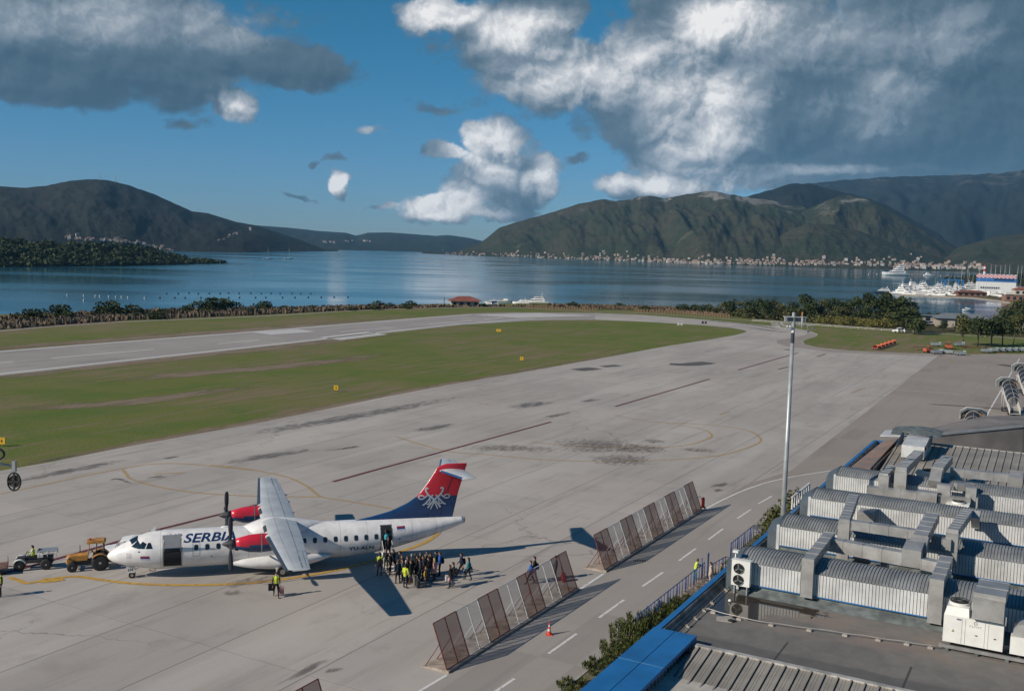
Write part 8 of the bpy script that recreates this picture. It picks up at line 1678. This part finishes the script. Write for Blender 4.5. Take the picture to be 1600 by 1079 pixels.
GH = 'small houses on the far shores'; nh_ = 0
FARH = []
def houses(n, u0, u1, vfun, seed, sc=(0.34, 0.60), names=None, group=GH, label=None):
    r_ = random.Random(seed)
    for _ in range(n*3):
        if n <= 0: break
        u = r_.uniform(u0, u1); v = vfun(u, r_); p = onhill(u, v, names)
        if p is None or p.z < -4.6: continue
        if seed > 50: FARH.append((tuple(p), r_.uniform(-.5, .5)-math.atan2(p.x, p.y), r_.uniform(*sc), r_.randrange(3))); n -= 1; continue
        place(r_.choice(hp), tuple(p), r_.uniform(-.5, .5)-math.atan2(p.x, p.y), scale=r_.uniform(*sc), group=group, label=label); n -= 1
shoreC = [(660, 401), (760, 404), (900, 407.5), (1000, 410.5), (1100, 413), (1200, 415), (1440, 417)]
houses(95, 700, 1130, lambda u, r: interp(shoreC, u)-.8-abs(r.gauss(0, 3.2)), 1, label='small pale house with tiled roof along the far shore under the mountain')
houses(30, 990, 1420, lambda u, r: interp(shoreC, u)-1-abs(r.gauss(0, 4)), 2, label='small pale house with tiled roof along the far shore under the mountain')
houses(26, 1280, 1440, lambda u, r: 413-abs(r.gauss(0, 6)), 3, label='small pale house with tiled roof along the far shore under the mountain')
houses(16, 790, 1010, lambda u, r: 400-abs(r.gauss(0, 4)), 4, (.3, .5), label='small pale house with tiled roof along the far shore under the mountain')
houses(30, 1395, 1535, lambda u, r: interp([(1395, 419), (1535, 421)], u)-abs(r.gauss(0, 3)), 5, (.7, 1.0), label='pale town house on the shore behind the anchored yachts', group='town houses behind the anchored yachts')
houses(26, 105, 290, lambda u, r: interp([(105, 374), (200, 379), (290, 398)], u)-abs(r.gauss(0, 2.2)), 6, names=('hill_left',), label='small pale house in the village at the foot of the left hill', group='village at the foot of the left hill')
houses(12, 340, 392, lambda u, r: interp([(340, 375), (392, 355)], u)+r.gauss(0, 2.5), 7, names=('hill_left',), label='small pale house high on the slope of the left hill', group='hamlet on the slope of the left hill')
houses(12, 505, 578, lambda u, r: 378+r.gauss(0, 1.2), 8, (.8, 1.1), names=('hill_far_strait',), label='tiny pale house on the hill across the strait', group='hamlet across the strait')
houses(230, 690, 1280, lambda u, r: interp(shoreC, u)-.8-abs(r.gauss(0, 3.6)), 51, (.36, .6)); houses(90, 1150, 1440, lambda u, r: interp(shoreC, u)-1-abs(r.gauss(0, 5)), 52, (.36, .6)); houses(60, 1395, 1530, lambda u, r: 420-abs(r.gauss(0, 4)), 53, (.5, .8)); houses(60, 100, 292, lambda u, r: interp([(105, 374), (200, 379), (290, 398)], u)-abs(r.gauss(0, 2.2)), 54, (.3, .5), names=('hill_left',)); houses(60, 640, 760, lambda u, r: interp(shoreC, u)-.5-abs(r.gauss(0, 1.2)), 55, (.4, .7))
mb = MB(); WMs = [mat('town_wall_pale', (0.37, 0.355, 0.33), .8), mat('town_wall_grey', (0.17, 0.17, 0.165), .8), mat('town_wall_ochre', (0.29, 0.24, 0.19), .8), mat('town_roof', (0.33, 0.15, 0.10), .8)]  # shade over the town is painted in by lowering these wall colours
for (x, y, z_), rz, sc, k in FARH:
    w, d, h = 14*sc, 9*sc, (6+3*k)*sc; mb.box((x, y, z_+h/2-2), (w, d, h+4), k, rz=rz); T = lambda a, b, c: (x+rotz((a, b), rz)[0], y+rotz((a, b), rz)[1], z_+c); mb.add([T(-w/2-.3, -d/2-.3, h), T(w/2+.3, -d/2-.3, h), T(w/2+.3, d/2+.3, h), T(-w/2-.3, d/2+.3, h), T(-w/4, 0, h+2*sc), T(w/4, 0, h+2*sc)], [(0, 1, 5, 4), (2, 3, 4, 5), (1, 2, 5), (3, 0, 4)], 3)
tag(mb.build('far_town', WMs, recalc=False), 'dense scatter of tiny pale houses along the far shores', 'far town', kind='stuff')
for u in (156, 180):
    p = ATR(u, interp([(150, 280), (165, 281), (200, 289)], u)+1, 4420); m = MB(); m.tube([(p[0], p[1], p[2]-10), (p[0], p[1], p[2]+34)], [1.6, .8], 6); tag(m.build('radio_mast', M_line), 'radio mast on the crest of the left hill' if u > 170 else 'shorter radio mast on the very top of the left hill', 'radio mast')
for k, t in protos.items():
    if not t.get('_used'): bpy.data.objects.remove(t)
# ---- haze over the bay
m = bpy.data.materials.new('haze'); m.use_nodes = True; t = m.node_tree; t.nodes.clear(); oo = t.nodes.new('ShaderNodeOutputMaterial'); vol = t.nodes.new('ShaderNodeVolumePrincipled'); vol.inputs['Color'].default_value = (0.28, 0.62, 1.0, 1); vol.inputs['Density'].default_value = HAZE = 3.3e-5; vol.inputs['Anisotropy'].default_value = 0.0
t.links.new(vol.outputs[0], oo.inputs['Volume'])
mb = MB(); mb.box((0, 5200, 440), (24000, 12400, 896+100)); hz_ = mb.build('haze', m); tag(hz_, 'thin blue haze over the bay and hills', 'haze', kind='stuff')
ORD = 'first second third fourth fifth sixth seventh eighth ninth tenth eleventh twelfth'.split()
def ordinal(n): return ORD[n] if n < 12 else '%d%s' % (n+1, {1: 'st', 2: 'nd', 3: 'rd'}.get((n+1) % 10 if (n+1) % 100 not in (11, 12, 13) else 0, 'th'))
for gname, short in (('trees in the belt between apron and bay', 'tree'), ('bushes in the dry scrub along the shore', 'bush'), ('cane thickets in the tree belt', 'thicket'), ('orange dollies coupled in a short train', 'dolly'), ('pale dollies parked in a long row', 'dolly'), ('white yachts packed in the marina', 'yacht'), ('boats laid up ashore in front of the boat hall', 'boat'), ('masts above the boat hall', 'mast'), ('dark trees behind the marina', 'tree')):
    for lab in sorted({o['label'] for o in bpy.data.objects if o.get('group') == gname}):
        L_ = sorted([o for o in bpy.data.objects if o.get('group') == gname and o['label'] == lab], key=lambda o: o.location.x/max(1, o.location.y))
        if len(L_) > 1:
            for i, o in enumerate(L_): o['label'] = ' '.join(lab.split()[:11]) + ', %s from the left' % ordinal(i)
for o in bpy.data.objects:
    if '_used' in o: del o['_used']
